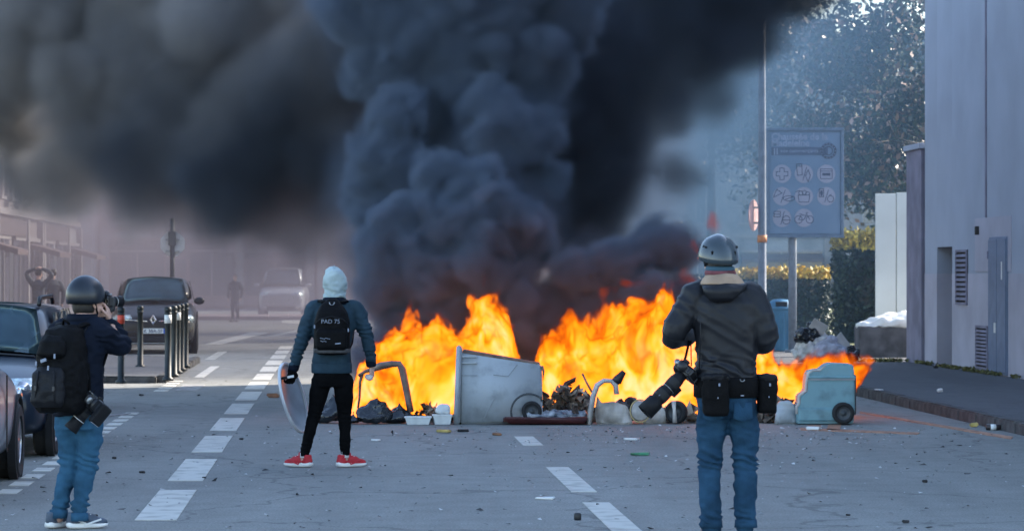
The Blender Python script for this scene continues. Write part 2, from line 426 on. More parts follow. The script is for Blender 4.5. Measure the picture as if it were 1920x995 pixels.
def slab(name, pts, z0, z1, mat, label=None):
    bm = bmesh.new(); prism_pts = [(p[0], p[1]) for p in pts]
    A = [bm.verts.new((x, y, z0)) for x, y in prism_pts]; B = [bm.verts.new((x, y, z1)) for x, y in prism_pts]
    bm.faces.new(B); n = len(A)
    for k in range(n): bm.faces.new((A[k], A[(k + 1) % n], B[(k + 1) % n], B[k]))
    bmesh.ops.recalc_face_normals(bm, faces=bm.faces[:])
    return tag(obj(name, bm, mat), kind='structure')
def kerb_line(parent, p0, p1, step=1.0, w=.16, z=.125):
    p0, p1 = Vector(p0), Vector(p1); d = p1 - p0; n = max(1, int(d.length / step)); yaw = math.atan2(d.y, d.x)
    me = None
    for k in range(n):
        c = p0 + d * ((k + .5) / n)
        if me is None:
            bm = bmesh.new(); bx(bm, (0, 0, 0), (d.length / n - .014, w, z + .05)); bmesh.ops.bevel(bm, geom=bm.edges[:], offset=.018, segments=2, affect='EDGES')
            o = obj('kerb_stone', bm, M['kerb'], parent); me = o.data
        else:
            o = bpy.data.objects.new('kerb_stone', me); link(o, parent)
        o.location = (c.x, c.y, z / 2 - .02 + random.uniform(-.006, .006)); o.rotation_euler = (random.uniform(-.01, .01), 0, yaw + random.uniform(-.006, .006))

GROUND = tag(obj('ground', raw('ground', [(-900, -60, -.06), (900, -60, -.06), (900, 1800, -.06), (-900, 1800, -.06)], [(0, 1, 2, 3)]), M['earth']), kind='structure')
ROAD = tag(obj('road', raw('road', [(-14, -30, 0), (16, -30, 0), (40, 100, 0), (40, 240, 0), (-60, 240, 0), (-40, 100, 0)], [(0, 1, 2, 3, 4, 5)]), M['asphalt']), kind='structure')
paint_dashes()
# right pavement, left pavement, build-out with the bollards, pavement across the junction
PAVE_R = slab('pavement_right', [st(7.3, -20)[:2], st(30, -20)[:2], st(40, 150)[:2], st(7.3, 150)[:2]], -.02, .115, M['pave'])
kerb_line(PAVE_R, st(7.24, 20), st(7.24, 75), 1.0)
PAVE_L = slab('pavement_left', [st(-4.95, -10)[:2], st(-4.95, 96)[:2], st(-30, 96)[:2], st(-22, -10)[:2]], -.02, .11, M['pave'])
ISLE = slab('pavement_island', [st(-4.94, 47)[:2], st(-3.0, 47)[:2], st(-3.0, 58)[:2], st(-4.94, 60.5)[:2]], -.02, .10, M['pave'])
kerb_line(ISLE, st(-4.93, 46.93), st(-2.98, 46.93), .8, z=.11); kerb_line(ISLE, st(-2.92, 47.0), st(-2.92, 58), 1.0, z=.11)
PAVE_F = slab('pavement_far', [(-60, 112), (3, 112), (3, 118), (-60, 118)], -.02, .14, pm('pink_paving', (.30, .21, .20), .85, nscale=2, namt=.2))

# ---------------------------------------------------------------- tall building on the right
def right_building():
    B = empty('rendered_building', st(10.3, 50), ST_ANG, 'tall plain lilac grey rendered building with louvre vents and a metal cabinet door', 'building')
    # local frame: x away from the street, y along the street; face at x = 0
    def part(name, x0, x1, y0, y1, z0, z1, mat, parent=B, bev=0.0):
        return box(name, ((x0 + x1) / 2, (y0 + y1) / 2, (z0 + z1) / 2), (x1 - x0, y1 - y0, z1 - z0), mat, parent, bev)
    H = 13.0
    part('wall', .0, .45, -32, .8, 1.72, H, M['wall']); part('wall', .0, .45, 2.1, 3.2, 1.72, H, M['wall']); part('wall', .0, .45, .8, 2.1, 2.18, H, M['wall'])
    part('plinth', -.006, .444, -32, .8, .1, 1.72, M['plinth']); part('plinth', -.006, .444, 2.1, 3.2, .1, 1.72, M['plinth'])
    part('rear_wall', .75, 12, -32, 3.2, .1, H, M['wall'])
    part('gable_wall', .45, .75, 2.1, 3.19, .1, H - .01, M['wall'])
    part('recess_wall', .70, .745, .5, 2.3, .1, 2.4, M['metal_door'])
    part('threshold', -.03, .7, .82, 2.08, .09, .135, M['kerb'])
    part('parapet', -.08, .6, -32, 3.26, H, H + .3, M['wall2'])
    part('render_panel', -.014, .2, -3.75, -1.1, 1.75, 2.62, M['plinth'])
    part('downpipe_joint', -.022, .05, -1.96, -1.90, 2.62, H - .1, M['wall2'])
    def vent(y0, y1, z0, z1):
        v = part('louvre_vent', -.012, .02, y0, y1, z0, z1, M['dark'])
        cx, cyy, cz = -.012, 0, 0
        W, Hh = y1 - y0, z1 - z0
        for (dy, dz, sy, sz) in ((0, Hh / 2 - .02, W, .04), (0, -Hh / 2 + .02, W, .04), (-W / 2 + .025, 0, .05, Hh - .08), (W / 2 - .025, 0, .05, Hh - .08)):
            box('frame', (-.025, dy, dz), (.03, sy, sz), M['wall2'], v)
        n = 10; me = None
        for k in range(n):
            z = -Hh / 2 + .06 + (Hh - .12) * (k + .5) / n
            if me is None:
                bm = bmesh.new(); bx(bm, (0, 0, 0), (.012, W - .1, (Hh - .12) / n * .72)); s = obj('slat', bm, M['wall2'], v); me = s.data
            else:
                s = bpy.data.objects.new('slat', me); link(s, v)
            s.location = (-.03, 0, z); s.rotation_euler = (0, math.radians(38), 0)
    vent(-.5, .4, 1.2, 2.12); vent(-2.1, -1.2, .17, .88)
    d = part('cabinet_door', -.03, .05, -3.52, -2.25, .13, 2.3, M['metal_door'], bev=.008)
    for s in (-.32, .32): box('door_leaf', (-.052, s, 0), (.02, .60, 2.09), M['metal_door'], d, .006)
    box('handle', (-.075, .06, -.35), (.03, .03, .16), M['white'], d, .006)
    box('latch_plate', (-.068, -.4, .55), (.008, .05, .28), M['white'], d)
    for zz in (-.8, .8): box('hinge', (-.066, .6, zz), (.025, .03, .12), M['wall2'], d, .004)
    box('wall_hook', (-.04, -1.4, 2.42), (.08, .05, .14), M['black'], B, .01)
    # low pier beyond the corner
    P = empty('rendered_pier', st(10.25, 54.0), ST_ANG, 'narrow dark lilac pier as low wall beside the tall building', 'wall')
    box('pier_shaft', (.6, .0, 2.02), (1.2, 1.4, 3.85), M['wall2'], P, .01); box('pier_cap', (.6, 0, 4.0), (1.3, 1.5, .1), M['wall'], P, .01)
right_building()
def white_corner():
    W = empty('white_hoarding', at(1680, 660, 58.3).xy.to_3d() + Vector((0, 0, .1)), 0, 'white panel hoarding standing behind the dark concrete planter', 'hoarding')
    box('hoarding_panel', (-.13, .6, 1.65), (.40, .08, 3.1), M['white_wall'], W, .006); box('hoarding_panel', (.22, .6, 1.65), (.27, .08, 3.14), M['white_wall'], W, .006)
    box('post', (.04, .68, 1.6), (.08, .08, 3.2), M['steel'], W)
    PL = box('concrete_planter', (7.33, 58.0, .40), (1.28, .8, .62), M['concrete'], bev=.03)
    tag(PL, 'dark low concrete planter block against the lilac pier', 'planter')
    bm = bmesh.new(); ball(bm, (0, 0, 0), (.62, .35, .20), 4)
    me = bpy.data.meshes.new('sheet'); bm.to_mesh(me); bm.free(); V = getv(me); V[:, 2] = np.maximum(V[:, 2], -.02); V[:, 2] += .22 * np.clip(V[:, 0] + .1, -.2, .6) * (V[:, 2] > -.01); setv(me, V); wrinkle(me, .05, .12)
    o = obj('white_sheet', me, M['white'], smooth=True, loc=(7.30, 57.9, .715)); tag(o, 'crumpled bright white sheet heaped on the concrete planter', 'sheet')
white_corner()
# ---------------------------------------------------------------- houses along the left side and closing the street
def facade(name, label, org, yaw, length, depth, height, mat, trim, floors, bays, shop, group='far houses along the street'):
    """local: face at x = 0 looking to +x, running along y from 0 to length"""
    B = empty(name, org, yaw, label, 'building', group)
    box('wall', (-depth / 2, length / 2, height / 2), (depth, length, height), mat, B)
    rf = bmesh.new(); prism(rf, [(-depth - .3, 0), (.35, 0), (-.6, 1.6), (-depth + .6, 1.6)], -.02, length + .02)
    for v in rf.verts: v.co.z += height
    obj('roof', rf, M['slate'], B)
    box('cornice', (.12, length / 2, height - .15), (.3, length, .3), trim, B)
    fh = (height - 3.6) / floors; bw = length / bays
    wme = fme = sme = None
    for f in range(floors):
        box('string_course', (.05, length / 2, 3.55 + f * fh), (.16, length - .05 * (f + 1), .18), trim, B)
        for b in range(bays):
            c = (.02, bw * (b + .5), 3.6 + fh * (f + .52))
            if wme is None:
                bm = bmesh.new(); bx(bm, (0, 0, 0), (.06, 1.05, fh * .62)); w = obj('window', bm, M['pane'], B); wme = w.data
                bm = bmesh.new()
                for s in (-1, 1): bx(bm, (.04, s * .52, 0), (.10, .09, fh * .66))
                bx(bm, (.04, 0, fh * .33), (.10, 1.1, .09)); bx(bm, (.03, 0, 0), (.05, .06, fh * .6))
                fr = obj('frame', bm, trim, w); fme = fr.data
                bm = bmesh.new(); bx(bm, (.09, 0, -fh * .34), (.24, 1.3, .1)); sl = obj('sill', bm, trim, w); sme = sl.data
            else:
                w = bpy.data.objects.new('window', wme); link(w, B)
                link(bpy.data.objects.new('frame', fme), w); link(bpy.data.objects.new('sill', sme), w)
            w.location = c
    for k, (y0, y1, kind) in enumerate(shop):
        if kind == 'glass':
            g = box('shop_window', (.03, (y0 + y1) / 2, 1.65), (.08, y1 - y0, 2.2), M['pane'], B); box('frame', (.05, 0, 1.15), (.1, y1 - y0, .12), trim, g); box('mullion', (.05, 0, 0), (.07, .07, 2.2), trim, g)
        elif kind == 'door':
            g = box('door', (.03, (y0 + y1) / 2, 1.25), (.08, y1 - y0, 2.3), M['shopdark'], B); box('handle', (.06, .3, -.1), (.05, .04, .3), M['steel'], g)
        elif kind == 'awning':
            bm = bmesh.new(); prism(bm, [(0, 2.7), (1.1, 2.4), (1.1, 2.25), (0, 2.55)], y0, y1); obj('awning', bm, M['awning'], B)
        elif kind == 'sign':
            box('shop_sign', (.1, (y0 + y1) / 2, 3.1), (.14, y1 - y0, .5), M['shopsign'], B)
        elif kind == 'pier':
            box('pilaster', (.09, (y0 + y1) / 2, 1.75), (.2, y1 - y0, 3.3), trim, B)
    return B
M['slate'] = pm('roof_slate', (.08, .085, .10), .7, nscale=8, namt=.25)
M['shopdark'] = pm('shop_door', (.05, .06, .07), .4)
M['awning'] = pm('awning_cloth', (.12, .08, .075), .8)
M['shopsign'] = pm('shop_sign', (.10, .075, .075), .6)
M['tuffeau'] = pm('pale_stone', (.28, .24, .225), .9, nscale=1.2, namt=.2)
M['pinkwall'] = pm('pink_render', (.22, .15, .14), .9, nscale=1.0, namt=.2)
M['greywall'] = pm('grey_render', (.30, .30, .31), .9, nscale=1.0, namt=.2)
M['trim'] = pm('stone_trim', (.32, .29, .28), .85, nscale=3, namt=.12)
shops = lambda L: [(0.1, .5, 'pier'), (.6, L * .3, 'glass'), (L * .3 + .1, L * .3 + 1.1, 'door'), (L * .3 + 1.3, L * .62, 'glass'), (L * .62 + .1, L * .62 + .5, 'pier'), (L * .62 + .6, L - .6, 'glass'), (L - .5, L - .1, 'pier'), (.6, L * .6, 'sign'), (L * .62 + .6, L - .6, 'awning')]
yy = 62.0
for k, (L, mt, lab, fl) in enumerate([(12, 'tuffeau', 'pale stone shop house with an awning nearest the parked cars', 3), (10, 'pinkwall', 'pink rendered shop house between two pale stone houses', 3), (13, 'tuffeau', 'pale stone shop house beyond the pink house', 4), (14, 'greywall', 'grey rendered shop house at the hazy end of the row', 3)]):
    facade('shop_house', lab, st(-10.0, yy), ST_ANG, L - .05, 9, 10.5 + (k % 2) * 1.5, M[mt], M['trim'], fl, int(L / 2.6), shops(L), 'shop houses along the left pavement')
    yy += L
for k, (x, w, mt, hgt, lab) in enumerate([(-34, 13, 'greywall', 12, 'grey house facing down the street beside the pink one'), (-20.9, 11, 'pinkwall', 13.5, 'pink house facing down the street beyond the van'), (-9.8, 12, 'tuffeau', 12.5, 'pale stone house facing down the street behind the smoke'), (2.3, 14, 'greywall', 13, 'grey house facing down the street behind the trees'), (16.5, 13, 'tuffeau', 12, 'pale stone house facing down the street past the park trees')]):
    # face looks towards the camera: local +x -> -Y
    facade('town_house', lab, (x, 150 + (k % 2) * 1.2, .1), -math.pi / 2, w, 10, hgt, M[mt], M['trim'], 3, int(w / 2.7), shops(w), 'houses closing the end of the street')
# ---------------------------------------------------------------- lettering
def text_mesh(s, size, extrude=0.003, align='LEFT', bold=0.0):
    cu = bpy.data.curves.new('t', 'FONT'); cu.body = s; cu.size = size; cu.extrude = extrude; cu.align_x = align; cu.resolution_u = 3; cu.offset = bold
    o = bpy.data.objects.new('t', cu); COL.objects.link(o)
    dg = bpy.context.evaluated_depsgraph_get(); me = bpy.data.meshes.new_from_object(o.evaluated_get(dg))
    bpy.data.objects.remove(o); bpy.data.curves.remove(cu)
    me.transform(Matrix.Rotation(math.pi / 2, 4, 'X'))          # upright, read from -Y
    return me

# ---------------------------------------------------------------- bollards
def bollard(px, py, band, hgt, label):
    p = gnd(px, py, .10)
    b = empty('bollard', (p.x, p.y, .10), 0, label, 'bollard', 'dark bollards round the pavement build-out')
    bm = bmesh.new(); lathe(bm, [(.085, -.02), (.085, .02), (.052, .04), (.048, hgt - .14), (.056, hgt - .13), (.056, hgt - .10), (.048, hgt - .09)], 18); obj('post', bm, M['darkmetal'], b, True)
    bm = bmesh.new(); lathe(bm, [(.05, hgt - .09), (.056, hgt - .075), (.058, hgt - .04), (.045, hgt - .012), (0, hgt)], 18); obj('cap', bm, M['darkmetal'], b, True)
    if band:
        bm = bmesh.new(); lathe(bm, [(.0555, hgt - .26), (.0555, hgt - .125)], 18); obj('reflector_band', bm, M[band], b, True)
    return b
bollard(227, 716, 'red', 1.13, 'dark bollard with a red band near the kerb of the build-out')
bollard(263, 687, None, 1.07, 'plain dark bollard standing in front of the black car bonnet')
for (px, py, band, lab) in [(315, 711, 'white', 'dark bollard with a white band at the corner of the build-out'), (326, 704, None, 'dark plain bollard second from the corner of the build-out'), (333, 698, 'white', 'dark bollard with a white band in the middle of the row'),
                            (340, 693, None, 'dark plain bollard fourth from the corner of the build-out'), (348, 687, None, 'dark plain bollard at the far end of the row')]:
    bollard(px, py, band, 1.12, lab)

# ---------------------------------------------------------------- stop sign seen from behind
def stop_sign():
    Y = 72.0; p = at(323, 560, Y)
    s = empty('stop_sign', (p.x, Y, .11), 0, 'octagonal stop sign seen from behind on a dark pole', 'road sign')
    bm = bmesh.new(); tube(bm, [(0, 0, 0), (0, 0, 2.95)], .055, 12); obj('pole', bm, M['darkmetal'], s, True)
    zc = CAM_H + (HY - 457) / F_PX * Y - .11
    bm = bmesh.new(); r = .29 / math.cos(math.pi / 8)
    prism(bm, [(r * math.cos(math.pi / 8 + k * math.pi / 4), zc + r * math.sin(math.pi / 8 + k * math.pi / 4)) for k in range(8)], .06, .075); bmesh.ops.recalc_face_normals(bm, faces=bm.faces[:])
    obj('sign_plate', bm, M['white'], s)
    box('mounting_box', (0, -.02, zc + .13), (.18, .14, .34), M['darkmetal'], s, .01)
    for dz in (-.18, .1): box('clamp', (0, .03, zc + dz), (.34, .05, .05), M['steel'], s, .004)
stop_sign()
def lamp_post():
    p = st(8.1, 58.5); x = (1429 - 960) / F_PX * 58.5
    s = empty('lamp_post', (x, 58.5, .115), 0, 'tall slim grey lamp post behind the street map sign', 'lamp post')
    bm = bmesh.new(); lathe(bm, [(.13, 0), (.13, .5), (.085, .56), (.075, 4.2), (.055, 9.0)], 18); obj('mast', bm, M['greypole'], s, True)
    bm = bmesh.new(); tube(bm, [(0, 0, 8.95), (-.1, 0, 9.4), (-.6, 0, 9.7), (-1.4, 0, 9.75)], .04, 8); obj('arm', bm, M['greypole'], s, True)
    bm = bmesh.new(); ball(bm, (-1.7, 0, 9.75), (.38, .14, .09), 2); obj('lamp_head', bm, M['greypole'], s, True)
    bm = bmesh.new(); lathe(bm, [(.095, 2.22), (.095, 2.36)], 18); obj('orange_band', bm, M['orange'], s, True)
    R = Matrix.Translation((-.17, 0, 2.75)) @ Matrix.Rotation(math.radians(68), 4, 'Z') @ Matrix.Rotation(math.pi / 2, 4, 'X')
    bm = bmesh.new(); lathe(bm, [(0, -.012), (.3, -.012), (.31, 0), (.3, .012), (0, .012)], 28, R); obj('round_sign', bm, M['redwhite'], s)
    for dz in (2.6, 2.9): box('sign_bracket', (-.09, 0, dz), (.16, .04, .04), M['steel'], s)
M['orange'] = pm('orange_tape', (.55, .2, .05), .6)
M['redwhite'] = pm('no_entry_face', (.50, .30, .30), .5)
lamp_post()

# ---------------------------------------------------------------- street map sign
M['panel'] = pm('sign_panel_blue', (.12, .195, .31), .4, nscale=1.0, namt=.06)
M['panelframe'] = pm('sign_frame', (.10, .15, .23), .45)
M['disc'] = pm('sign_disc', (.27, .29, .39), .5, namt=.04)
M['navy'] = pm('sign_navy', (.035, .05, .10), .5)
M['title'] = pm('sign_title', (.23, .29, .42), .5)
def map_sign():
    Y = 61.0; c = at(1509, 342.5, Y); s = empty('street_sign', (c.x - .2, Y, .115), 0, 'large blue street name panel with round shop pictograms on a post', 'sign')
    k = Y / F_PX
    W, Hh = 144 * k, 205 * k; zc = c.z - .115; xo = .2
    def bxp(name, px0, px1, py0, py1, y0, y1, mat, parent, bev=0.0):
        a, b = at(px0, py0, Y), at(px1, py1, Y)
        return box(name, ((a.x + b.x) / 2 - s.location.x, (y0 + y1) / 2, (a.z + b.z) / 2 - .115), (abs(b.x - a.x), y1 - y0, abs(a.z - b.z)), mat, parent, bev)
    bm = bmesh.new(); px = (1487 - 960) * k - s.location.x; tube(bm, [(px, .12, 0), (px, .12, zc + .3)], .085, 14); obj('post', bm, M['greypole'], s, True)
    bm = bmesh.new(); tube(bm, [(px, .12, 0), (px, .12, .06)], .16, 14); obj('base_plate', bm, M['greypole'], s, True)
    bxp('cabinet', 1436.5, 1581.5, 240, 445, -.02, .14, M['panelframe'], s, .02)
    face = bxp('panel_face', 1443, 1575, 249, 438, -.028, -.015, M['panel'], s)
    for (a, b, cc, d) in ((1436, 1582, 239.5, 245), (1436, 1582, 440, 445.5), (1436, 1442, 245.2, 439.8), (1576, 1582, 245.2, 439.8)):
        bxp('frame_bar', a, b, cc, d, -.06, -.021, M['panelframe'], s, .006)
    def txt(name, t, px, py, sz, mat, al='LEFT', bold=0.0):
        o = obj(name, text_mesh(t, sz * k, .004, al, bold), mat, s); p = at(px, py, Y); o.location = (p.x - s.location.x, -.033, p.z - .115)
    txt('street_name', 'Chauss\u00e9e de la', 1446, 262, 17.5, M['title'], bold=.006); txt('street_name', 'Madeleine', 1446, 274, 17.5, M['title'], bold=.006)
    bxp('band', 1446, 1552, 276, 291, -.034, -.0285, M['navyband'], s)
    txt('band_text', 'vos commer\u00e7ants &', 1463, 286, 10, M['title'])
    for q in (1451, 1456): bxp('band_mark', q, q + 2, 278, 290, -.038, -.0345, M['title'], s)
    def ring(px, py, r0, r1, y, mat, name, n=32):
        p = at(px, py, Y); R = Matrix.Translation((p.x - s.location.x, y, p.z - .115)) @ Matrix.Rotation(math.pi / 2, 4, 'X')
        bm = bmesh.new(); lathe(bm, [(r0 * k, 0), (r1 * k, 0), (r1 * k, .005), (r0 * k, .005)] if r0 else [(0, 0), (r1 * k, 0), (r1 * k, .005), (0, .005)], n, R, closed=bool(r0)); bmesh.ops.recalc_face_normals(bm, faces=bm.faces[:])
        return obj(name, bm, mat, s)
    ring(1553, 283, 11, 15, -.0395, M['navy'], 'stamp_ring'); ring(1553, 283, 7, 8.5, -.0395, M['navy'], 'stamp_ring')
    for q in range(14):
        a = q / 14 * 2 * math.pi
        box('stamp_letter', ((1553 + 13 * math.cos(a) - 960) * k - s.location.x, -.046, at(0, 283 + 13 * math.sin(a), Y).z - .115), (.018, .004, .018), M['title'], s, rot=(0, a, 0))
    def glyph(strokes, name='pictogram', w=1.3):
        bm = bmesh.new()
        for st_ in strokes:
            for (x0, y0), (x1, y1) in zip(st_[:-1], st_[1:]):
                a = at(x0, y0, Y); b = at(x1, y1, Y); d = b - a; ang = math.atan2(d.z, d.x)
                bx(bm, ((a.x + b.x) / 2 - s.location.x, -.0385 - random.uniform(0, .002), (a.z + b.z) / 2 - .115), (d.length + w * k * .6, .004, w * k), Matrix.Rotation(-ang, 3, 'Y'))
        obj(name, bm, M['navy'], s)
    ell = lambda x, y, a, b, n=14: [(x + a * math.cos(q / n * 2 * math.pi), y + b * math.sin(q / n * 2 * math.pi)) for q in range(n + 1)]
    cols, rows = (1466, 1507, 1549), (326, 368, 408.5)
    for r, ry in enumerate(rows):
        for c_, cx in enumerate(cols):
            if r == 2 and c_ == 2: continue
            ring(cx, ry, 0, 17.2, -.034, M['disc'], 'pictogram_disc')
    x, y = cols[0], rows[0]; pl = [(x - 4, y - 11), (x + 4, y - 11), (x + 4, y - 4), (x + 11, y - 4), (x + 11, y + 4), (x + 4, y + 4), (x + 4, y + 11), (x - 4, y + 11), (x - 4, y + 4), (x - 11, y + 4), (x - 11, y - 4), (x - 4, y - 4), (x - 4, y - 11)]
    bm = bmesh.new(); prism(bm, [(at(a, b, Y).x - s.location.x, at(a, b, Y).z - .115) for a, b in pl[:-1]], -.0375, -.0345); bmesh.ops.recalc_face_normals(bm, faces=bm.faces[:]); obj('pictogram_cross', bm, M['panelframe'], s)
    glyph([pl])
    x = cols[1]; glyph([[(x - 14, y - 18), (x - 4, y - 19), (x - 3, y + 2), (x - 12, y + 3), (x - 14, y - 18)], [(x - 9, y - 14), (x - 3, y - 14)], [(x - 2, y + 12), (x + 5, y - 12)], [(x + 8, y - 8), (x + 12, y + 3), (x + 8, y + 15), (x + 3, y + 4), (x + 8, y - 8)]])
    x = cols[2]; glyph([[(x - 11, y - 9), (x + 11, y - 9), (x + 11, y + 9), (x - 11, y + 9), (x - 11, y - 9)], [(x - 11, y - 5), (x + 11, y - 5)]]); glyph([[(x - 6, y + 1), (x + 6, y + 1)]], w=5)
    x, y = cols[0], rows[1]; glyph([[(x - 16, y + 2), (x - 10, y - 13), (x, y - 6), (x - 16, y + 2)], [(x - 2, y + 12), (x + 6, y - 12)], ell(x + 13, y + 4, 11, 5), [(x + 6, y + 6), (x + 20, y + 1)]])
    x = cols[1]; glyph([[(x - 11, y - 2), (x + 11, y - 2), (x + 9, y + 11), (x - 9, y + 11), (x - 11, y - 2)], ell(x - 6, y - 6, 4, 4, 8), ell(x + 1, y - 7, 4, 4, 8), ell(x + 7, y - 5, 4, 3, 8), [(x - 15, y - 8), (x - 8, y - 11)]])
    x = cols[2]; glyph([[(x - 13, y - 14), (x - 5, y - 14), (x - 5, y + 1), (x - 13, y + 1), (x - 13, y - 14)], [(x - 13, y - 6), (x - 5, y - 6)], [(x - 3, y + 11), (x + 4, y - 12)], ell(x + 8, y + 5, 6, 6), [(x + 5, y - 2), (x + 10, y - 3)]]); glyph([[(x - 9, y - 10), (x - 9, y - 2)]], w=4)
    x, y = cols[0], rows[2]; glyph([[(x - 15, y - 12), (x - 3, y - 12), (x - 3, y - 2), (x - 15, y - 2), (x - 15, y - 12)], [(x - 15, y - 7), (x - 3, y - 7)], [(x - 2, y + 12), (x + 4, y - 12)], ell(x + 8, y + 4, 7, 8), [(x + 2, y + 4), (x + 14, y + 4)]])
    x = cols[1]; glyph([ell(x - 10, y + 3, 7, 7), ell(x + 11, y + 3, 7, 7), [(x - 10, y + 3), (x - 5, y - 5), (x + 5, y - 5), (x - 1, y + 4), (x - 10, y + 3)], [(x + 11, y + 3), (x + 4, y - 9), (x + 8, y - 10)], [(x - 8, y - 7), (x - 3, y - 7)]])
M['navyband'] = pm('sign_band', (.06, .09, .16), .5)
map_sign()

# ---------------------------------------------------------------- trees, hedge, shrubs
def quads_mesh(name, V, nv=4):
    n = len(V) // nv; me = bpy.data.meshes.new(name)
    me.vertices.add(len(V)); me.vertices.foreach_set('co', V.astype(np.float32).ravel())
    me.loops.add(len(V)); me.loops.foreach_set('vertex_index', np.arange(len(V), dtype=np.int32))
    me.polygons.add(n); me.polygons.foreach_set('loop_start', np.arange(0, len(V), nv, dtype=np.int32)); me.polygons.foreach_set('loop_total', np.full(n, nv, np.int32))
    me.update(); me.validate(); return me
def leaves(C, size, rng, droop=.3):
    n = len(C); d = rng.normal(size=(n, 3)); d[:, 2] -= droop; d /= np.linalg.norm(d, axis=1)[:, None]
    s = np.cross(d, rng.normal(size=(n, 3))); s /= np.linalg.norm(s, axis=1)[:, None]
    L = (size * rng.uniform(.6, 1.3, n))[:, None]; w = L * .27
    V = np.stack([C - d * L * .5, C + s * w + d * L * .05, C + d * L * .5, C - s * w + d * L * .05], 1)
    return V.reshape(-1, 3)
M['leaf'] = pm('glossy_leaf', (.032, .048, .022), .42, nscale=.7, namt=.4, spec=.45, island=.6)
M['leaf2'] = pm('reddish_leaf', (.13, .075, .045), .4, nscale=.7, namt=.4, spec=.6, island=.6)
M['leaf3'] = pm('hedge_leaf', (.022, .034, .018), .5, nscale=1.2, namt=.4, island=.6)
M['leaf_glint'] = pm('painted_leaf_glint', (.34, .22, .17), .4, nscale=.7, namt=.4, spec=.5, island=.5)  # bright glints in the crown painted as a share of pale leaves
M['leafy'] = pm('hedge_leaf_painted_sun', (.58, .42, .06), .55, nscale=3, namt=.4, island=.5)  # sunlight on the hedge tops painted in as yellow leaf colour
def tree(base, h, R, nleaf, label, rng, mats=('leaf',), trunk_r=.16, bare=False, zlow=.30, lsize=.19):
    T = empty('broadleaf_tree', base, rng.uniform(0, 6), label, 'tree', 'park trees beyond the tall building')
    bm = bmesh.new()
    lean = rng.uniform(-.03, .03, 2)
    tp = [(lean[0] * z, lean[1] * z, z) for z in np.linspace(-.1, h * .8, 8)]
    tube(bm, tp, list(np.linspace(trunk_r, trunk_r * .25, 8)), 10)
    tips = []
    for k in range(16):
        z = h * rng.uniform(.22, .75); a = rng.uniform(0, 2 * math.pi); l = R * rng.uniform(.55, 1.0)
        p0 = Vector((lean[0] * z, lean[1] * z, z)); pts = [p0]; d = Vector((math.cos(a), math.sin(a), rng.uniform(.3, .9))).normalized()
        for j in range(4):
            d = (d + Vector(rng.normal(size=3)) * .22).normalized(); pts.append(pts[-1] + d * l / 4)
        tube(bm, pts, list(np.linspace(trunk_r * .38, .012, 5)), 6); tips += pts[2:]
        for j in range(5):
            q = pts[rng.integers(2, 5)]; dd = Vector(rng.normal(size=3)).normalized(); r2 = [q, q + dd * R * .15, q + (dd + Vector(rng.normal(size=3)) * .4) * R * .27]
            tube(bm, r2, [.016, .01, .004], 5); tips += r2[1:]
    obj('trunk', bm, M['bark'], T, True)
    if not bare:
        cs = []
        for k in range(34):
            v = rng.normal(size=3); v /= np.linalg.norm(v); r = rng.uniform(.25, 1) ** .6
            cs.append((v[0] * R * r, v[1] * R * r, h * .62 + v[2] * h * .40 * r))
        cs += [tuple(t) for t in tips if t.z > h * zlow]
        cs = np.array(cs); cs = cs[cs[:, 2] > h * zlow]
        idx = rng.integers(0, len(cs), nleaf); C = cs[idx] + rng.normal(size=(nleaf, 3)) * np.array((.27, .27, .22)) * (R / 3.2)
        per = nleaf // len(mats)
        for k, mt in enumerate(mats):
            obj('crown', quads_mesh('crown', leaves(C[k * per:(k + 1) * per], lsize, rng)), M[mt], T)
    return T
rt = np.random.default_rng(11)
tree((9.0, 72, .1), 10.0, 3.3, 17000, 'dense glossy tree with reddish leaves beside the tall building', rt, ('leaf',) * 7 + ('leaf2', 'leaf2', 'leaf_glint'), .17)
tree((5.6, 84, .1), 10.5, 3.6, 14000, 'dark leafy tree half lost in blue smoke behind the street sign', rt, ('leaf', 'leaf3'), .18)
tree((12.6, 88, .1), 11.0, 3.4, 9000, 'tall leafy tree with sunlit top above the white hoarding', rt, ('leaf', 'leaf', 'leaf', 'leaf2'), .2)
tree((1.8, 92, .1), 10.5, 3.6, 14000, 'dark leafy tree directly behind the smoke column', rt, ('leaf3',), .18)
tree((10.6, 66, .1), 9.2, 2.6, 0, 'bare branched tree beside the corner of the tall building', rt, (), .10, True)
def hedge(name, c, s, n, label, top=None):
    T = empty(name, (c[0], c[1], .1), 0, label, 'hedge'); rng = np.random.default_rng(int(c[0] * 100) % 97)
    bm = bmesh.new(); ball(bm, (0, 0, s[2] * .46), (s[0] * .44, s[1] * .42, s[2] * .44), 3); me = bpy.data.meshes.new('core'); bm.to_mesh(me); bm.free(); wrinkle(me, .12, .5); obj('twig_core', me, M['bark'], T)
    def pts(n, z0, z1):
        a = rng.uniform(-1, 1, (n, 3)); m = np.max(np.abs(a), axis=1)[:, None]; a = a / m * rng.uniform(.8, 1.04, (n, 1)); P = a * np.array(s) / 2; P[:, 2] += s[2] / 2
        P += rng.normal(size=P.shape) * .05; return P[(P[:, 2] >= z0) & (P[:, 2] <= z1)]
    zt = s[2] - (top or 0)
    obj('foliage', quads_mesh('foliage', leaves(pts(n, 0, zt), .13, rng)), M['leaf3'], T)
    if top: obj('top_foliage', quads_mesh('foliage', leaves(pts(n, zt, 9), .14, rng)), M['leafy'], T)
hedge('garden_hedge', (8.35, 70, 0), (1.5, 1.0, 2.55), 9000, 'dark clipped hedge with sunlight painted yellow on its top beside the white hoarding', .35)
hedge('garden_hedge', (6.9, 76, 0), (2.2, 1.2, 1.7), 8000, 'low dark hedge with its top painted sunlit yellow behind the street sign post', .2)
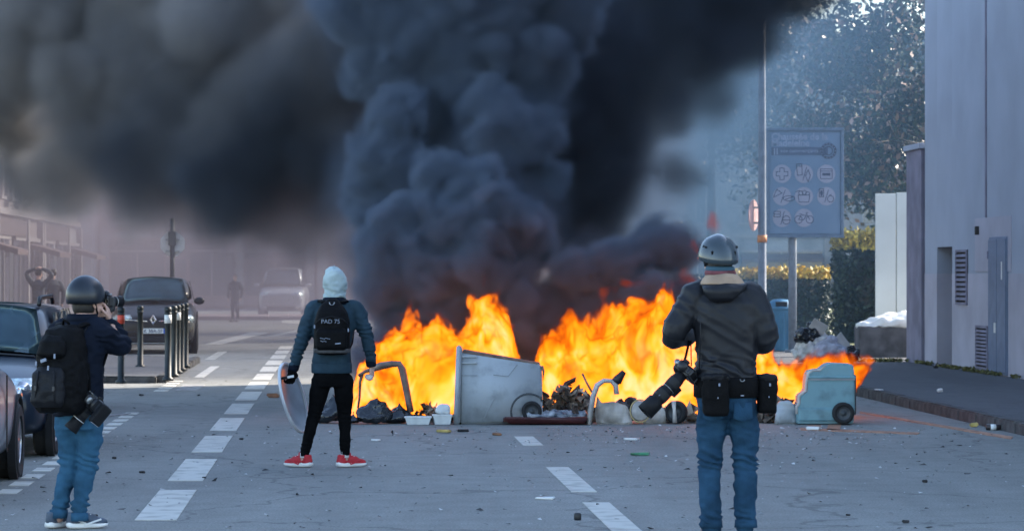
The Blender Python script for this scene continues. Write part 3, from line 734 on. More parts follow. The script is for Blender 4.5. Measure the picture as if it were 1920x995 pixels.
hedge('garden_hedge', (4.2, 78, 0), (2.6, 1.2, 1.6), 8000, 'low dark hedge farther from the white hoarding', None)
LAWN = tag(obj('park_lawn', raw('park_lawn', [(1, 68, .122), (30, 64, .122), (36, 148, .122), (1, 148, .122)], [(0, 1, 2, 3)]), pm('lawn', (.10, .11, .03), .95, nscale=3, namt=.4)), kind='structure')
def weeds():
    rng = np.random.default_rng(4); P = []
    for k in range(26):
        y = rng.uniform(45, 53.5); c = st(10.25, y, .12); m = rng.integers(10, 40)
        P.append(np.array(c) + rng.normal(size=(m, 3)) * np.array((.03, .14, .012)) + np.array((-.04, 0, .03)))
    for k in range(7):
        c = st(9.7, 54.5, .12); P.append(np.array(c) + rng.normal(size=(60, 3)) * np.array((.3, .12, .015)) + np.array((0, 0, .02)))
    C = np.concatenate(P); o = obj('weeds', quads_mesh('weeds', leaves(C, .07, rng, -.6)), M['weed']); tag(o, 'low weeds and moss along the foot of the building', 'weeds', kind='stuff')
M['weed'] = pm('weed_leaf', (.10, .10, .035), .8, island=.5)
weeds()

# ---------------------------------------------------------------- cars
def loftrings(bm, rings, cap=True):
    R = [[bm.verts.new(p) for p in r] for r in rings]; n = len(R[0])
    for i in range(len(R) - 1):
        for k in range(n): bm.faces.new((R[i][k], R[i][(k + 1) % n], R[i + 1][(k + 1) % n], R[i + 1][k]))
    if cap: bm.faces.new(R[0][::-1]); bm.faces.new(R[-1])
    bmesh.ops.recalc_face_normals(bm, faces=bm.faces[:])
def subsurf(me, lv=2):
    o = bpy.data.objects.new('tmp', me); COL.objects.link(o); m = o.modifiers.new('s', 'SUBSURF'); m.levels = lv; m.render_levels = lv
    out = bpy.data.meshes.new_from_object(o.evaluated_get(bpy.context.evaluated_depsgraph_get())); bpy.data.objects.remove(o)
    out.polygons.foreach_set('use_smooth', np.ones(len(out.polygons), dtype=bool)); return out
def wheel(parent, x, y, r, w, side):
    W = bpy.data.objects.new('wheel', None); link(W, parent); W.location = (x, y, r); W.rotation_euler = (0, 0, 0 if side > 0 else math.pi)
    R = Matrix.Rotation(math.pi / 2, 4, 'Y')
    if 'tyre' not in WH:
        bm = bmesh.new(); lathe(bm, [(.66, -.5), (.92, -.5), (.985, -.40), (1.0, -.2), (1.0, .2), (.985, .40), (.92, .5), (.66, .5)], 32, R, closed=True); me = bpy.data.meshes.new('tyre'); bmesh.ops.recalc_face_normals(bm, faces=bm.faces[:]); bm.to_mesh(me); bm.free(); me.materials.append(M['rubber']); WH['tyre'] = me
        bm = bmesh.new(); lathe(bm, [(.68, .36), (.64, .42), (.60, .30), (.58, -.2), (0, -.2)], 32, R)
        for k in range(7):
            a = 2 * math.pi * k / 7; c = Vector((.34, .36 * math.cos(a), .36 * math.sin(a))); bx(bm, c, (.10, .56, .13), Matrix.Rotation(a, 3, 'X'))
        ball(bm, (.36, 0, 0), (.08, .13, .13), 2)
        me = bpy.data.meshes.new('rim'); bmesh.ops.recalc_face_normals(bm, faces=bm.faces[:]); bm.to_mesh(me); bm.free(); me.materials.append(M['alloy']); WH['rim'] = me
    for k in ('tyre', 'rim'):
        o = bpy.data.objects.new(k, WH[k]); link(o, W); o.scale = (w, r, r)
WH = {}
M['screen'] = pm('windscreen_glass', (.10, .17, .20), .06, .55, nscale=1.3, namt=.35, spec=.9)
M['alloy'] = pm('alloy_rim', (.38, .38, .40), .3, .9, namt=.1)
def car(loc, yaw, label, paint, L=4.3, W=1.78, H=1.48, hood=.98, cowl=1.0, ws=(-.75, .05), roof_end=1.5, tail=2.0, bonnet_front=.72, rails=False, van=False, plate=None, badge=None, group=None, lamp_z=.66, lamp=(.22, .17), grille=True, dark_bumper=False, mo=.10):
    """local: front towards -Y. ws = (y of windscreen foot, y of its top edge)"""
    C = empty('parked_car', loc, yaw, label, 'van' if van else 'car', group)
    hl, hw = L / 2, W / 2
    def ring(y, zb, zt, w, shoulder=.0):
        # half cross-section mirrored: floor, sill, flank, shoulder, top
        P = [(w * .80, zb), (w * .965, zb + .07), (w * 1.0, zb + (zt - zb) * .45), (w * .985, zb + (zt - zb) * .78), (w * .90, zt - .015), (w * .55, zt + .02), (0.0, zt + .035)]
        left = [(-x, z) for x, z in P[:-1]][::-1]
        return [(x, y, z) for x, z in P + left]
    st_ = [(-hl, .36, bonnet_front - .14, hw * .70), (-hl + .06, .24, bonnet_front - .03, hw * .86), (-hl + .32, .19, bonnet_front + .05, hw * .965), (-hl + .75, .18, (bonnet_front + hood) / 2 + .06, hw), (ws[0] - .1, .18, hood, hw), (ws[0] + .5, .18, hood + .01, hw), (.8, .18, hood + .03, hw), (roof_end, .19, hood + .05, hw * .99), (hl - .30, .22, hood + .03, hw * .96), (hl - .06, .28, hood - .05, hw * .88), (hl, .40, hood - .22, hw * .74)]
    bm = bmesh.new(); loftrings(bm, [ring(*s) for s in st_]); me = bpy.data.meshes.new('body'); bm.to_mesh(me); bm.free()
    body = obj('body', subsurf(me, 2), paint, C, True)
    # greenhouse
    wb, wr = hw * .93, hw * .74
    def g(y0, y1, ins=0.0, lift=0.0): return None
    zb, zr = hood - .03, H
    yb0, yr0, yr1, yb1 = ws[0], ws[1], roof_end, tail
    bm = bmesh.new()
    rr = []
    for (t, hwid) in ((0, wb), (.5, (wb * .55 + wr * .45)), (.86, wr * 1.02), (1.0, wr * .86)):
        z = zb + (zr - zb) * (t if t < 1 else 1); y0 = yb0 + (yr0 - yb0) * min(t, 1) + (.10 if t == 1 else 0); y1 = yb1 + (yr1 - yb1) * t - (.08 if t == 1 else 0)
        n = 7; ring_ = []
        for k in range(n): ring_.append((-hwid + 2 * hwid * k / (n - 1), y0 + .16 * ((2 * k / (n - 1) - 1) ** 2) * (1 if t < 1 else .6), z + (.02 if t == 1 else 0) * (1 - (2 * k / (n - 1) - 1) ** 2)))
        for k in range(1, 5): ring_.append((hwid, y0 + .16 + (y1 - y0 - .22) * k / 5, z))
        for k in range(n): ring_.append((hwid - 2 * hwid * k / (n - 1), y1 - .06 * ((2 * k / (n - 1) - 1) ** 2), z))
        for k in range(1, 5): ring_.append((-hwid, y1 - .06 - (y1 - y0 - .22) * k / 5, z))
        rr.append(ring_)
    loftrings(bm, rr); me = bpy.data.meshes.new('cabin'); bm.to_mesh(me); bm.free(); obj('cabin', subsurf(me, 1), paint, C, True)
    def glass(name, corners, off, nx=8, nz=4, bow=0.0):
        (a, b, c, d) = [Vector(q) for q in corners]; nrm = (b - a).cross(d - a).normalized()
        bm = bmesh.new(); G = []
        for j in range(nz + 1):
            row = []
            for i in range(nx + 1):
                u, v = i / nx, j / nz
                p = (a * (1 - u) + b * u) * (1 - v) + (d * (1 - u) + c * u) * v
                p = p + nrm * (off + bow * (1 - (2 * u - 1) ** 2)); row.append(bm.verts.new(p))
            G.append(row)
        for j in range(nz):
            for i in range(nx): bm.faces.new((G[j][i], G[j][i + 1], G[j + 1][i + 1], G[j + 1][i]))
        geo = bmesh.ops.solidify(bm, geom=bm.faces[:], thickness=.006)
        return obj(name, bm, M['screen'] if name == 'windscreen' else M['glass'], C, True)
    ti, tb = .9, .07
    lerp = lambda t, s: (s * (wb * (1 - t) + wr * t), yb0 + (yr0 - yb0) * t, zb + (zr - zb) * t)
    A, B_ = lerp(.10, -.88), lerp(.10, .88); Cc, D = lerp(.90, .86), lerp(.90, -.86)
    sh = lambda p: (p[0], p[1] + .075, p[2])
    glass('windscreen', (sh(A), sh(B_), sh(Cc), sh(D)), .010, 10, 4, .075)
    for s in (1, -1):
        segs = 3 if not van else 2
        y_lo0, y_lo1 = yb0 + .34, yb1 - .22; y_hi0, y_hi1 = yr0 + .22, yr1 - .12
        for k in range(segs):
            u0, u1 = k / segs + .012, (k + 1) / segs - .012
            q = lambda lo0, lo1, u: lo0 + (lo1 - lo0) * u
            t0, t1 = .12, .84
            x0 = wb * (1 - t0) + wr * t0 + .006; x1 = wb * (1 - t1) + wr * t1 + .015
            P = [(s * x0, q(y_lo0, y_lo1, u0), zb + (zr - zb) * t0), (s * x0, q(y_lo0, y_lo1, u1), zb + (zr - zb) * t0), (s * x1, q(y_hi0, y_hi1, u1), zb + (zr - zb) * t1), (s * x1, q(y_hi0, y_hi1, u0), zb + (zr - zb) * t1)]
            if s < 0: P = [P[1], P[0], P[3], P[2]]
            glass('side_window', P, .012, 4, 3, .012)
        # door seams, handles, mirror, lights
        for yd in (ws[0] + .35, ws[0] + 1.38, ws[0] + 2.3): box('door_seam', (s * hw * .997, yd, .58), (.012, .014, .62), M['black'], C)
        box('door_handle', (s * hw * .995, ws[0] + 1.18, .80), (.05, .17, .035), paint, C, .01)
        bm = bmesh.new(); ball(bm, (s * (hw + mo), ws[0] + .30, hood + .09), (.12, .07, .085), 2); mi = obj('wing_mirror', bm, M['black'] if dark_bumper else paint, C, True)
        bm = bmesh.new(); bx(bm, (s * (hw + mo), ws[0] + .36, hood + .09), (.17, .012, .11)); obj('mirror_glass', bm, M['chrome'], mi)
        bm = bmesh.new(); bx(bm, (0, 0, 0), (lamp[0] * 2, .20, lamp[1])); bmesh.ops.bevel(bm, geom=bm.edges[:], offset=.045, segments=3, affect='EDGES')
        hlamp = obj('headlight', bm, M['lens'], C, True, (s * (hw * .70), -hl + .20, lamp_z), (math.radians(-22), 0, s * math.radians(24)))
        bm = bmesh.new(); lathe(bm, [(0, -.012), (.055, 0), (.062, .02)], 16, Matrix.Translation((0, -.098, 0)) @ Matrix.Rotation(math.pi / 2, 4, 'X')); obj('bulb_reflector', bm, M['chrome'], hlamp, True)
        box('fog_lamp', (s * hw * .66, -hl + .035, .36), (.16, .06, .08), M['chrome'], C, .015, rot=(0, 0, s * math.radians(20)))
        box('tail_light', (s * hw * .80, hl - .10, hood - .18), (.16, .16, .34), M['red'], C, .03)
        for yw in (-hl + .83, hl - .80):
            R = Matrix.Translation((s * (hw * .93), yw, .33)) @ Matrix.Rotation(s * math.pi / 2, 4, 'Y')
            bm = bmesh.new(); lathe(bm, [(0, 0), (.375, 0), (.375, .068), (.35, .07), (.345, .02), (0, .02)], 32, R); bmesh.ops.recalc_face_normals(bm, faces=bm.faces[:]); obj('wheel_arch', bm, M['dark'], C)
            wheel(C, s * (hw - .085), yw, .315, .20, s)
        if rails:
            bm = bmesh.new(); tube(bm, [(s * wr * .88, yr0 + .25, H - .01), (s * wr * .88, yr0 + .32, H + .06), (s * wr * .88, roof_end - .4, H + .07), (s * wr * .88, roof_end - .3, H)], .022, 8); obj('roof_rail', bm, M['black'], C, True)
    bmat = M['black'] if dark_bumper else paint
    box('lower_intake', (0, -hl + .035, .33), (W * .62, .10, .13), M['dark'], C, .03)
    box('bumper_strip', (0, -hl + .012, .46), (W * .66, .06, .07), bmat, C, .02)
    box('sill_trim', (0, -hl + .05, .235), (W * .70, .05, .03), M['steel'] if badge else M['black'], C, .01)
    if grille: box('grille', (0, -hl + .045, .585), (W * .46, .06, .10), M['dark'], C, .02)
    for s in (-.35, .35): box('wiper', (s, ws[0] + .06, hood + .045), (.55, .02, .015), M['black'], C, rot=(math.radians(-25), s * .2, 0))
    if badge:
        ol = [(0, .115), (.078, 0), (0, -.115), (-.078, 0)]; il = [(0, .055), (.034, 0), (0, -.055), (-.034, 0)]
        bm = bmesh.new(); O = [bm.verts.new((x, -.012, z)) for x, z in ol]; I = [bm.verts.new((x, -.012, z)) for x, z in il]; Mid = [bm.verts.new(((x + u) / 2, -.03, (z + v) / 2)) for (x, z), (u, v) in zip(ol, il)]
        for k in range(4):
            bm.faces.new((O[k], O[(k + 1) % 4], Mid[(k + 1) % 4], Mid[k])); bm.faces.new((Mid[k], Mid[(k + 1) % 4], I[(k + 1) % 4], I[k]))
        bmesh.ops.recalc_face_normals(bm, faces=bm.faces[:]); obj('diamond_badge', bm, M['chrome'], C, loc=(0, -hl - .0, .735))
        for s in (-1, 1): box('grille_strip', (s * .36, -hl + .045, .70 + .02), (.48, .03, .022), M['chrome'], C, .006, rot=(0, -s * .05, s * .1))
    if plate:
        pl = box('number_plate', (0.0, -hl - .018, .50), (.52, .014, .11), M['white'], C, .004)
        for s in (-1, 1): box('plate_end', (s * .238, -.009, 0), (.042, .006, .108), M['plateblue'], pl)
        t = obj('plate_number', text_mesh(plate, .105, .002, 'CENTER', .002), M['navy'], pl); t.location = (0, -.009, -.037)
    return C
M['plateblue'] = pm('plate_blue', (.02, .10, .45), .5)
M['p_black'] = pm('black_car_paint', (.006, .006, .008), .32, 0, namt=.1, coat=.05, spec=.3)
M['p_blue'] = pm('dark_blue_car_paint', (.007, .014, .028), .3, 0, namt=.1, coat=.12, spec=.35)
M['p_silver'] = pm('silver_car_paint', (.36, .37, .42), .3, .6, namt=.05, coat=.7)
M['p_grey'] = pm('pale_green_grey_car_paint', (.26, .31, .31), .3, .4, namt=.05, coat=.6)
M['p_white'] = pm('white_van_paint', (.30, .30, .32), .35, 0, namt=.05, coat=.5)
gC = 'cars parked along the left kerb'
q = gnd(282, 664)
car((q.x - .16, q.y + 2.2, 0), ST_ANG + math.radians(2.5), 'black people carrier with a diamond badge parked behind the bollards', M['p_black'], L=4.35, W=1.85, H=1.66, hood=1.04, ws=(-1.05, -.10), roof_end=1.75, tail=2.08, bonnet_front=.80, plate='K 38A-SF', badge=True, group=gC, lamp_z=.74, lamp=(.22, .17), mo=.05)
car((-5.27, 29.55, 0), ST_ANG, 'dark blue estate car with roof rails and bright headlight beside the photographer', M['p_blue'], L=4.4, W=1.76, H=1.41, hood=.89, ws=(-.85, -.12), roof_end=1.8, tail=2.1, bonnet_front=.71, rails=True, group=gC, lamp_z=.62, lamp=(.25, .23), dark_bumper=True)
car((-4.92, 23.72, 0), ST_ANG + math.pi, 'silver car at the picture edge in front of the dark blue estate', M['p_silver'], L=4.2, W=1.72, H=1.45, group=gC, mo=-.2)
car((-6.35, 37.2, 0), ST_ANG, 'pale green grey car parked behind the dark blue estate', M['p_grey'], L=4.2, W=1.74, H=1.34, hood=.9, group=gC)
vq = gnd(525, 592)
car((vq.x, vq.y + 2.4, 0), ST_ANG * .4, 'pale van standing in the smoke at the far junction', M['p_white'], L=4.9, W=1.95, H=2.0, hood=1.18, ws=(-1.75, -.85), roof_end=2.3, tail=2.42, bonnet_front=.95, van=True, lamp_z=.85, lamp=(.2, .26))
# ---------------------------------------------------------------- the barricade
M['bin_grey'] = pm('pale_grey_bin_plastic', (.36, .385, .40), .5, nscale=4.5, namt=.34, contrast=(.28, .50), col2=(.40, .425, .44), bump=.10, detail=8)
M['bin_teal'] = pm('pale_teal_bin_plastic', (.145, .27, .305), .45, nscale=4.5, namt=.36, contrast=(.28, .50), col2=(.165, .315, .355), bump=.08, detail=8)
M['bin_blue'] = pm('blue_container', (.05, .17, .30), .5, nscale=3, namt=.2)
M['scorch'] = pm('scorched_plastic', (.16, .10, .075), .7, nscale=8, namt=.5, bump=.3)
M['melt'] = pm('melted_plastic', (.50, .46, .42), .5, nscale=6, namt=.3, bump=.3, bscale=18)
M['bag'] = pm('black_bag_film', (.014, .016, .02), .22, nscale=6, namt=.3, spec=.7, bump=.35, bscale=14)
M['foam'] = pm('white_foam', (.74, .75, .72), .8, nscale=10, namt=.08, bump=.1)
M['ash'] = pm('charred_ash', (.06, .055, .06), .9, nscale=10, namt=.7, col2=(.30, .28, .29), bump=.6, contrast=(.45, .7))
M['maroon'] = pm('dark_red_lid', (.07, .018, .018), .45, nscale=5, namt=.3)
M['paper'] = pm('scrap_paper', (.55, .50, .44), .9, nscale=8, namt=.35, island=.5)
def rounded_prism(outline, y0, y1, bev=.03, seg=3):
    bm = bmesh.new(); prism(bm, outline, y0, y1); bmesh.ops.recalc_face_normals(bm, faces=bm.faces[:])
    bmesh.ops.bevel(bm, geom=[e for e in bm.edges], offset=bev, segments=seg, affect='EDGES', clamp_overlap=True)
    return bm
def bwheel(parent, c, r, w, name='wheel'):
    W = bpy.data.objects.new(name, None); link(W, parent); W.location = c
    R = Matrix.Rotation(math.pi / 2, 4, 'X')
    bm = bmesh.new(); lathe(bm, [(r * .62, -w / 2), (r * .93, -w / 2), (r, -w * .3), (r, w * .3), (r * .93, w / 2), (r * .62, w / 2)], 28, R, closed=True); bmesh.ops.recalc_face_normals(bm, faces=bm.faces[:]); obj('tyre', bm, M['rubber'], W, True)
    bm = bmesh.new(); lathe(bm, [(0, w * .36), (r * .16, w * .36), (r * .2, w * .2), (r * .52, w * .12), (r * .6, w * .4), (r * .64, w * .4), (r * .64, -w * .4), (0, -w * .4)], 28, R); bmesh.ops.recalc_face_normals(bm, faces=bm.faces[:]); obj('hub', bm, M['hub'], W, True)
    return W
M['hub'] = pm('grey_hub', (.05, .055, .06), .5)
YB = 34.0
def P(px, py, Y=YB): v = at(px, py, Y); return (v.x, max(v.z, 0.0))
def overturned_bin():
    o0 = at(935, 795, YB); C = empty('overturned_bin', (o0.x, YB, 0), 0, 'pale grey wheeled bin lying on its back before the flames', 'bin')
    loc = lambda px, py: (P(px, py)[0] - o0.x, P(px, py)[1])
    bm = rounded_prism([loc(862, 661), loc(1016, 684), loc(1018, 784), loc(1010, 793), loc(862, 795)], 0, .58, .022); obj('body', bm, M['bin_grey'], C, True)
    bm = rounded_prism([loc(856, 648), loc(866, 652), loc(862, 797), loc(850, 797)], -.05, .63, .014); obj('rim', bm, M['bin_grey'], C, True)
    for py in (668, 680): a, b = loc(866, py), loc(894, py + 1); box('rim_step', ((a[0] + b[0]) / 2, -.008, a[1]), (b[0] - a[0], .02, .022), M['bin_grey'], C, .005)
    a, b = loc(866, 656), loc(1014, 682)
    L_ = math.hypot(b[0] - a[0], b[1] - a[1]); box('scorched_edge', ((a[0] + b[0]) / 2, .28, (a[1] + b[1]) / 2 - .012), (L_ * .98, .5, .03), M['scorch'], C, .006, rot=(0, math.atan2(a[1] - b[1], b[0] - a[0]), 0))
    # moulded wheel housing, wheel, creases
    c = loc(997, 770); R = Matrix.Translation((c[0] - .03, -.006, c[1] - .01)) @ Matrix.Rotation(math.pi / 2, 4, 'X')
    bm = bmesh.new(); lathe(bm, [(.185, -.02), (.205, .012), (.225, -.02)], 30, R, closed=True); 
    bmesh.ops.bisect_plane(bm, geom=bm.verts[:] + bm.edges[:] + bm.faces[:], plane_co=(c[0] + .118, 0, 0), plane_no=(1, 0, 0), clear_outer=True)
    bmesh.ops.bisect_plane(bm, geom=bm.verts[:] + bm.edges[:] + bm.faces[:], plane_co=(0, 0, .02), plane_no=(0, 0, -1), clear_outer=True); obj('wheel_housing', bm, M['hub'], C, True)
    bwheel(C, (c[0], -.03, c[1] + .0), .115, .07); bwheel(C, (c[0], .61, c[1]), .115, .07)
    for (x0, y0, x1, y1) in ((970, 683, 953, 705), (953, 705, 925, 702), (928, 745, 908, 783), (866, 703, 895, 703)):
        a, b = loc(x0, y0), loc(x1, y1); box('crease', ((a[0] + b[0]) / 2, -.0, (a[1] + b[1]) / 2), (math.hypot(b[0] - a[0], b[1] - a[1]), .012, .008), M['hubline'], C, rot=(0, -math.atan2(b[1] - a[1], b[0] - a[0]), 0))
    a = loc(1016, 686); bm = bmesh.new(); tube(bm, [(a[0], .02, a[1]), (a[0] + .02, .01, a[1] - .06), (a[0] + .012, .0, a[1] - .16)], [.018, .012, .003], 6); obj('melted_drip', bm, M['scorch'], C, True)
M['hubline'] = pm('crease_shadow_line', (.30, .32, .34), .6)
overturned_bin()
def melted_bin():
    o0 = at(1550, 797, 33.9); C = empty('melting_bin', (o0.x, 33.9, 0), 0, 'pale teal wheeled bin with its left side melted away', 'bin')
    loc = lambda px, py: (P(px, py, 33.9)[0] - o0.x, P(px, py, 33.9)[1])
    ol = [(1494, 794), (1494, 762), (1499, 757), (1499, 742), (1505, 740), (1512, 733), (1513, 716), (1516, 699), (1524, 694), (1538, 694), (1548, 686), (1556, 681), (1600, 683), (1602, 700), (1603, 765), (1600, 794)]
    bm = rounded_prism([loc(*q) for q in ol], 0, .52, .014, 2); obj('body', bm, M['bin_teal'], C, False)
    a, b = loc(1515, 707), loc(1604, 707); box('lid_lip', ((a[0] + b[0]) / 2, .25, a[1]), (b[0] - a[0], .56, .024), M['bin_teal'], C, .008); box('lip_gap', ((a[0] + b[0]) / 2 + .005, .25, a[1] - .022), (b[0] - a[0] - .02, .535, .02), M['hubline'], C)
    a, b = loc(1497, 764), loc(1601, 764); box('lower_step', ((a[0] + b[0]) / 2, .26, (a[1]) / 2 + .02), (b[0] - a[0], .56, a[1] - .04), M['bin_teal'], C, .02)
    a = loc(1604, 740); box('hinge_rail', (a[0], .26, a[1]), (.03, .4, .45), M['hub'], C, .008)
    c = loc(1580, 783); bwheel(C, (c[0], -.05, .135), .125, .08); bwheel(C, (c[0] + .08, .60, .135), .125, .08)
    # pale molten edge and drooping skin
    bm = bmesh.new(); ed = [loc(*q) for q in ((1494, 775), (1494, 762), (1499, 757), (1499, 742), (1512, 733), (1513, 716), (1516, 699), (1524, 694), (1538, 694), (1548, 686))]
    tube(bm, [(x, .02, z) for x, z in ed], [.012, .02, .018, .022, .016, .02, .016, .018, .014, .01], 8); me = bpy.data.meshes.new('e'); bm.to_mesh(me); bm.free(); wrinkle(me, .01, .03); obj('molten_edge', me, M['melt'], C, True)
melted_bin()
def melted_sheet(name, pts, y, label, mat, thick=.03, parent=None, seed=0, cat='plastic scrap', bulge=.06):
    bm = rounded_prism([P(a, b, y) for a, b in pts], 0, thick, .008, 2)
    cx = sum(P(a, b, y)[0] for a, b in pts) / len(pts)
    bmesh.ops.subdivide_edges(bm, edges=bm.edges[:], cuts=2, use_grid_fill=True); bmesh.ops.triangulate(bm, faces=bm.faces[:])
    bmesh.ops.subdivide_edges(bm, edges=[e for e in bm.edges if e.calc_length() > .06], cuts=1)
    for v in bm.verts: v.co.x -= cx
    me = bpy.data.meshes.new(name); bm.to_mesh(me); bm.free(); V = getv(me); V[:, 1] += bulge * pnoise(V + seed, .18) + .3 * bulge * pnoise(V + seed, .07); setv(me, V)
    o = obj(name, me, mat, parent, True, loc=(cx, y, .0)); tag(o, label, cat); return o
melted_sheet('melted_plastic_sheet', [(1452, 796), (1455, 765), (1462, 752), (1480, 750), (1492, 760), (1496, 796)], 34.0, 'grey melted plastic sheet sagging beside the teal bin', M['bin_grey'], .05, seed=1)
melted_sheet('melted_plastic_sheet', [(1118, 795), (1116, 770), (1120, 742), (1128, 755), (1150, 752), (1175, 760), (1182, 775), (1186, 795)], 34.05, 'pale melted bin wall slumped inside the standing curved rim', M['melt'], .07, seed=4)
melted_sheet('melted_plastic_sheet', [(1205, 796), (1208, 778), (1225, 768), (1240, 757), (1247, 770), (1250, 796)], 34.1, 'pale dripping plastic sheet under the long lens', M['melt'], .05, seed=9)
def band(name, pts, y, w, t, label, mat, cat='bin frame', parts=()):
    o0 = P(*pts[0], y); C = empty(name, (o0[0], y, 0), 0, label, cat)
    bm = bmesh.new(); tube(bm, [(P(a, b, y)[0] - o0[0], 0, P(a, b, y)[1]) for a, b in pts], t, 8, sx=w / t, up=(1, 0, 0)); me = bpy.data.meshes.new('e'); bm.to_mesh(me); bm.free(); wrinkle(me, .008, .06); obj('hoop', me, mat, C, True)
    for nm, pp, r, mt, sxx in parts:
        bm = bmesh.new(); tube(bm, [(P(a, b, y)[0] - o0[0], dy, P(a, b, y)[1]) for a, b, dy in pp], r, 8, sx=sxx, up=(1, 0, 0)); obj(nm, bm, mt, C, True)
    return C
M['rimplastic'] = pm('singed_bin_rim', (.20, .135, .105), .6, nscale=7, namt=.4, bump=.2)
band('scorched_hoop', [(770, 772), (766, 750), (760, 720), (754, 692), (748, 682), (735, 682), (715, 686), (700, 690)], 34.35, .16, .042, 'singed bin rim standing upright among flames by the bags', M['rimplastic'], parts=(('top_bar', [(715, 687, 0), (700, 691, 0), (685, 696, 0), (672, 704, 0)], [.03, .025, .02, .018], M['scorch'], 1.5), ('thin_leg', [(680, 698, .02), (675, 715, .02), (674, 745, .02), (671, 765, .02)], [.02, .016, .014, .012], M['scorch'], 1.2)))
band('melted_hoop', [(1104, 795), (1107, 770), (1112, 742), (1120, 722), (1132, 713), (1146, 714), (1154, 722), (1156, 738)], 33.95, .10, .03, 'pale curved bin rim with a black handle stub', M['melt'], parts=(('handle_stub', [(1148, 718, -.02), (1158, 712, -.03), (1163, 705, -.03), (1170, 696, -.03)], [.035, .06, .045, .03], M['black'], .8), ('bent_rod', [(1092, 700, .05), (1100, 717, .05), (1110, 735, .05)], .012, M['rimplastic'], 1.0)))
def tray():
    a, b = P(945, 797, 33.8), P(1102, 797, 33.8); C = empty('flattened_lid', ((a[0] + b[0]) / 2, 33.85, 0), 0, 'dark red bin lid lying flat on the road', 'bin lid'); w = b[0] - a[0]
    bm = rounded_prism([(-w / 2 + .06, .015), (w / 2 - .04, .015), (w / 2, .07), (w / 2, .085), (-w / 2, .085), (-w / 2, .07)], -.02, .5, .012, 2); obj('lid_shell', bm, M['maroon'], C, True)
    me = bpy.data.meshes.new('lid_debris'); bm = bmesh.new(); ball(bm, (.05, .25, .09), (w * .40, .2, .05), 4); bm.to_mesh(me); bm.free(); wrinkle(me, .06, .09); o = obj('charred_film', me, M['bluefilm'], C)
    box('lid_hinge', (-w / 2 + .02, .2, .055), (.06, .3, .05), M['maroon'], C, .01)
M['bluefilm'] = pm('blue_grey_film', (.12, .17, .24), .4, nscale=12, namt=.7, col2=(.4, .42, .45), bump=.5, bscale=25)
tray()
def bag(px, py_top, px0, px1, Y, label, seed, mat='bag'):
    x0, x1 = P(px0, 0, Y)[0], P(px1, 0, Y)[0]; h = P(0, py_top, Y)[1]
    bm = bmesh.new(); w = (x1 - x0) / 2
    ball(bm, (0, 0, h * .36), (w, w * .75, h * .40), 4); ball(bm, (w * .15, 0, h * .62), (w * .55, w * .5, h * .36), 4); ball(bm, (-w * .4, -.05, h * .25), (w * .6, w * .6, h * .3), 4); ball(bm, (w * .12, 0, h * .97), (.03, .03, .06), 2)
    me = remeshed(bm, .018, 4); V = getv(me); N = norms(me)
    d = .045 * pnoise(V + seed, (.16, .16, .22)) - .03 * np.abs(pnoise(V + seed * 2, (.09, .09, .12))) - .018 * np.abs(pnoise(V + seed * 3, .04)); V = V + N * d[:, None]; V[:, 2] = np.maximum(V[:, 2], .004 + .01 * pnoise(V, .1)); setv(me, V)
    o = obj('rubbish_bag', me, M[mat], smooth=False, loc=((x0 + x1) / 2, Y, .0)); tag(o, label, 'rubbish bag', 'black rubbish bags at the left end of the barricade')
bag(620, 742, 588, 652, 34.3, 'peaked black rubbish bag behind the hooded person, seen between the legs', 1.3)
bag(715, 748, 668, 738, 34.1, 'large grey black rubbish bag at the foot of the upright bin rim', 5.1)
bag(745, 760, 715, 775, 34.25, 'smaller black rubbish bag tucked beside the white foam trays', 8.7)
bag(655, 775, 636, 684, 34.05, 'flat black rubbish bag nearest the hooded person', 3.9)
def foam_tray(px0, px1, py0, py1, Y, label, lid=0.0):
    x0, z0 = P(px0, py1, Y); x1, z1 = P(px1, py0, Y); w, h = x1 - x0, max(z1 - z0, .05)
    C = empty('foam_tray', ((x0 + x1) / 2, Y, z0 + .004), random.uniform(-.1, .1), label, 'foam tray', 'white foam trays beside the overturned bin')
    bm = bmesh.new(); ring = lambda s, z, t=0: [(-w / 2 * s + t, -.1 * s + t, z), (w / 2 * s - t, -.1 * s + t, z), (w / 2 * s - t, .1 * s - t, z), (-w / 2 * s + t, .1 * s - t, z)]
    loftrings(bm, [ring(.84, 0), ring(1.0, h * .8), ring(1.06, h * .82), ring(1.06, h * .95), ring(1.0, h * .95, .012), ring(.84, .02, .012)]); obj('tray', bm, M['foam'], C)
    if lid:
        bm = bmesh.new(); ball(bm, (.02, .07, h + .045), (w * .40, .03, .07), 3, Matrix.Rotation(lid, 3, 'Y')); me = bpy.data.meshes.new('lid'); bm.to_mesh(me); bm.free(); wrinkle(me, .02, .07); obj('lid', me, M['foam'], C, True)
foam_tray(760, 808, 780, 799, 33.95, 'low white foam tray at the left of the pair')
foam_tray(812, 846, 776, 797, 33.98, 'white foam tray with its lid flipped up against the bin', .3)
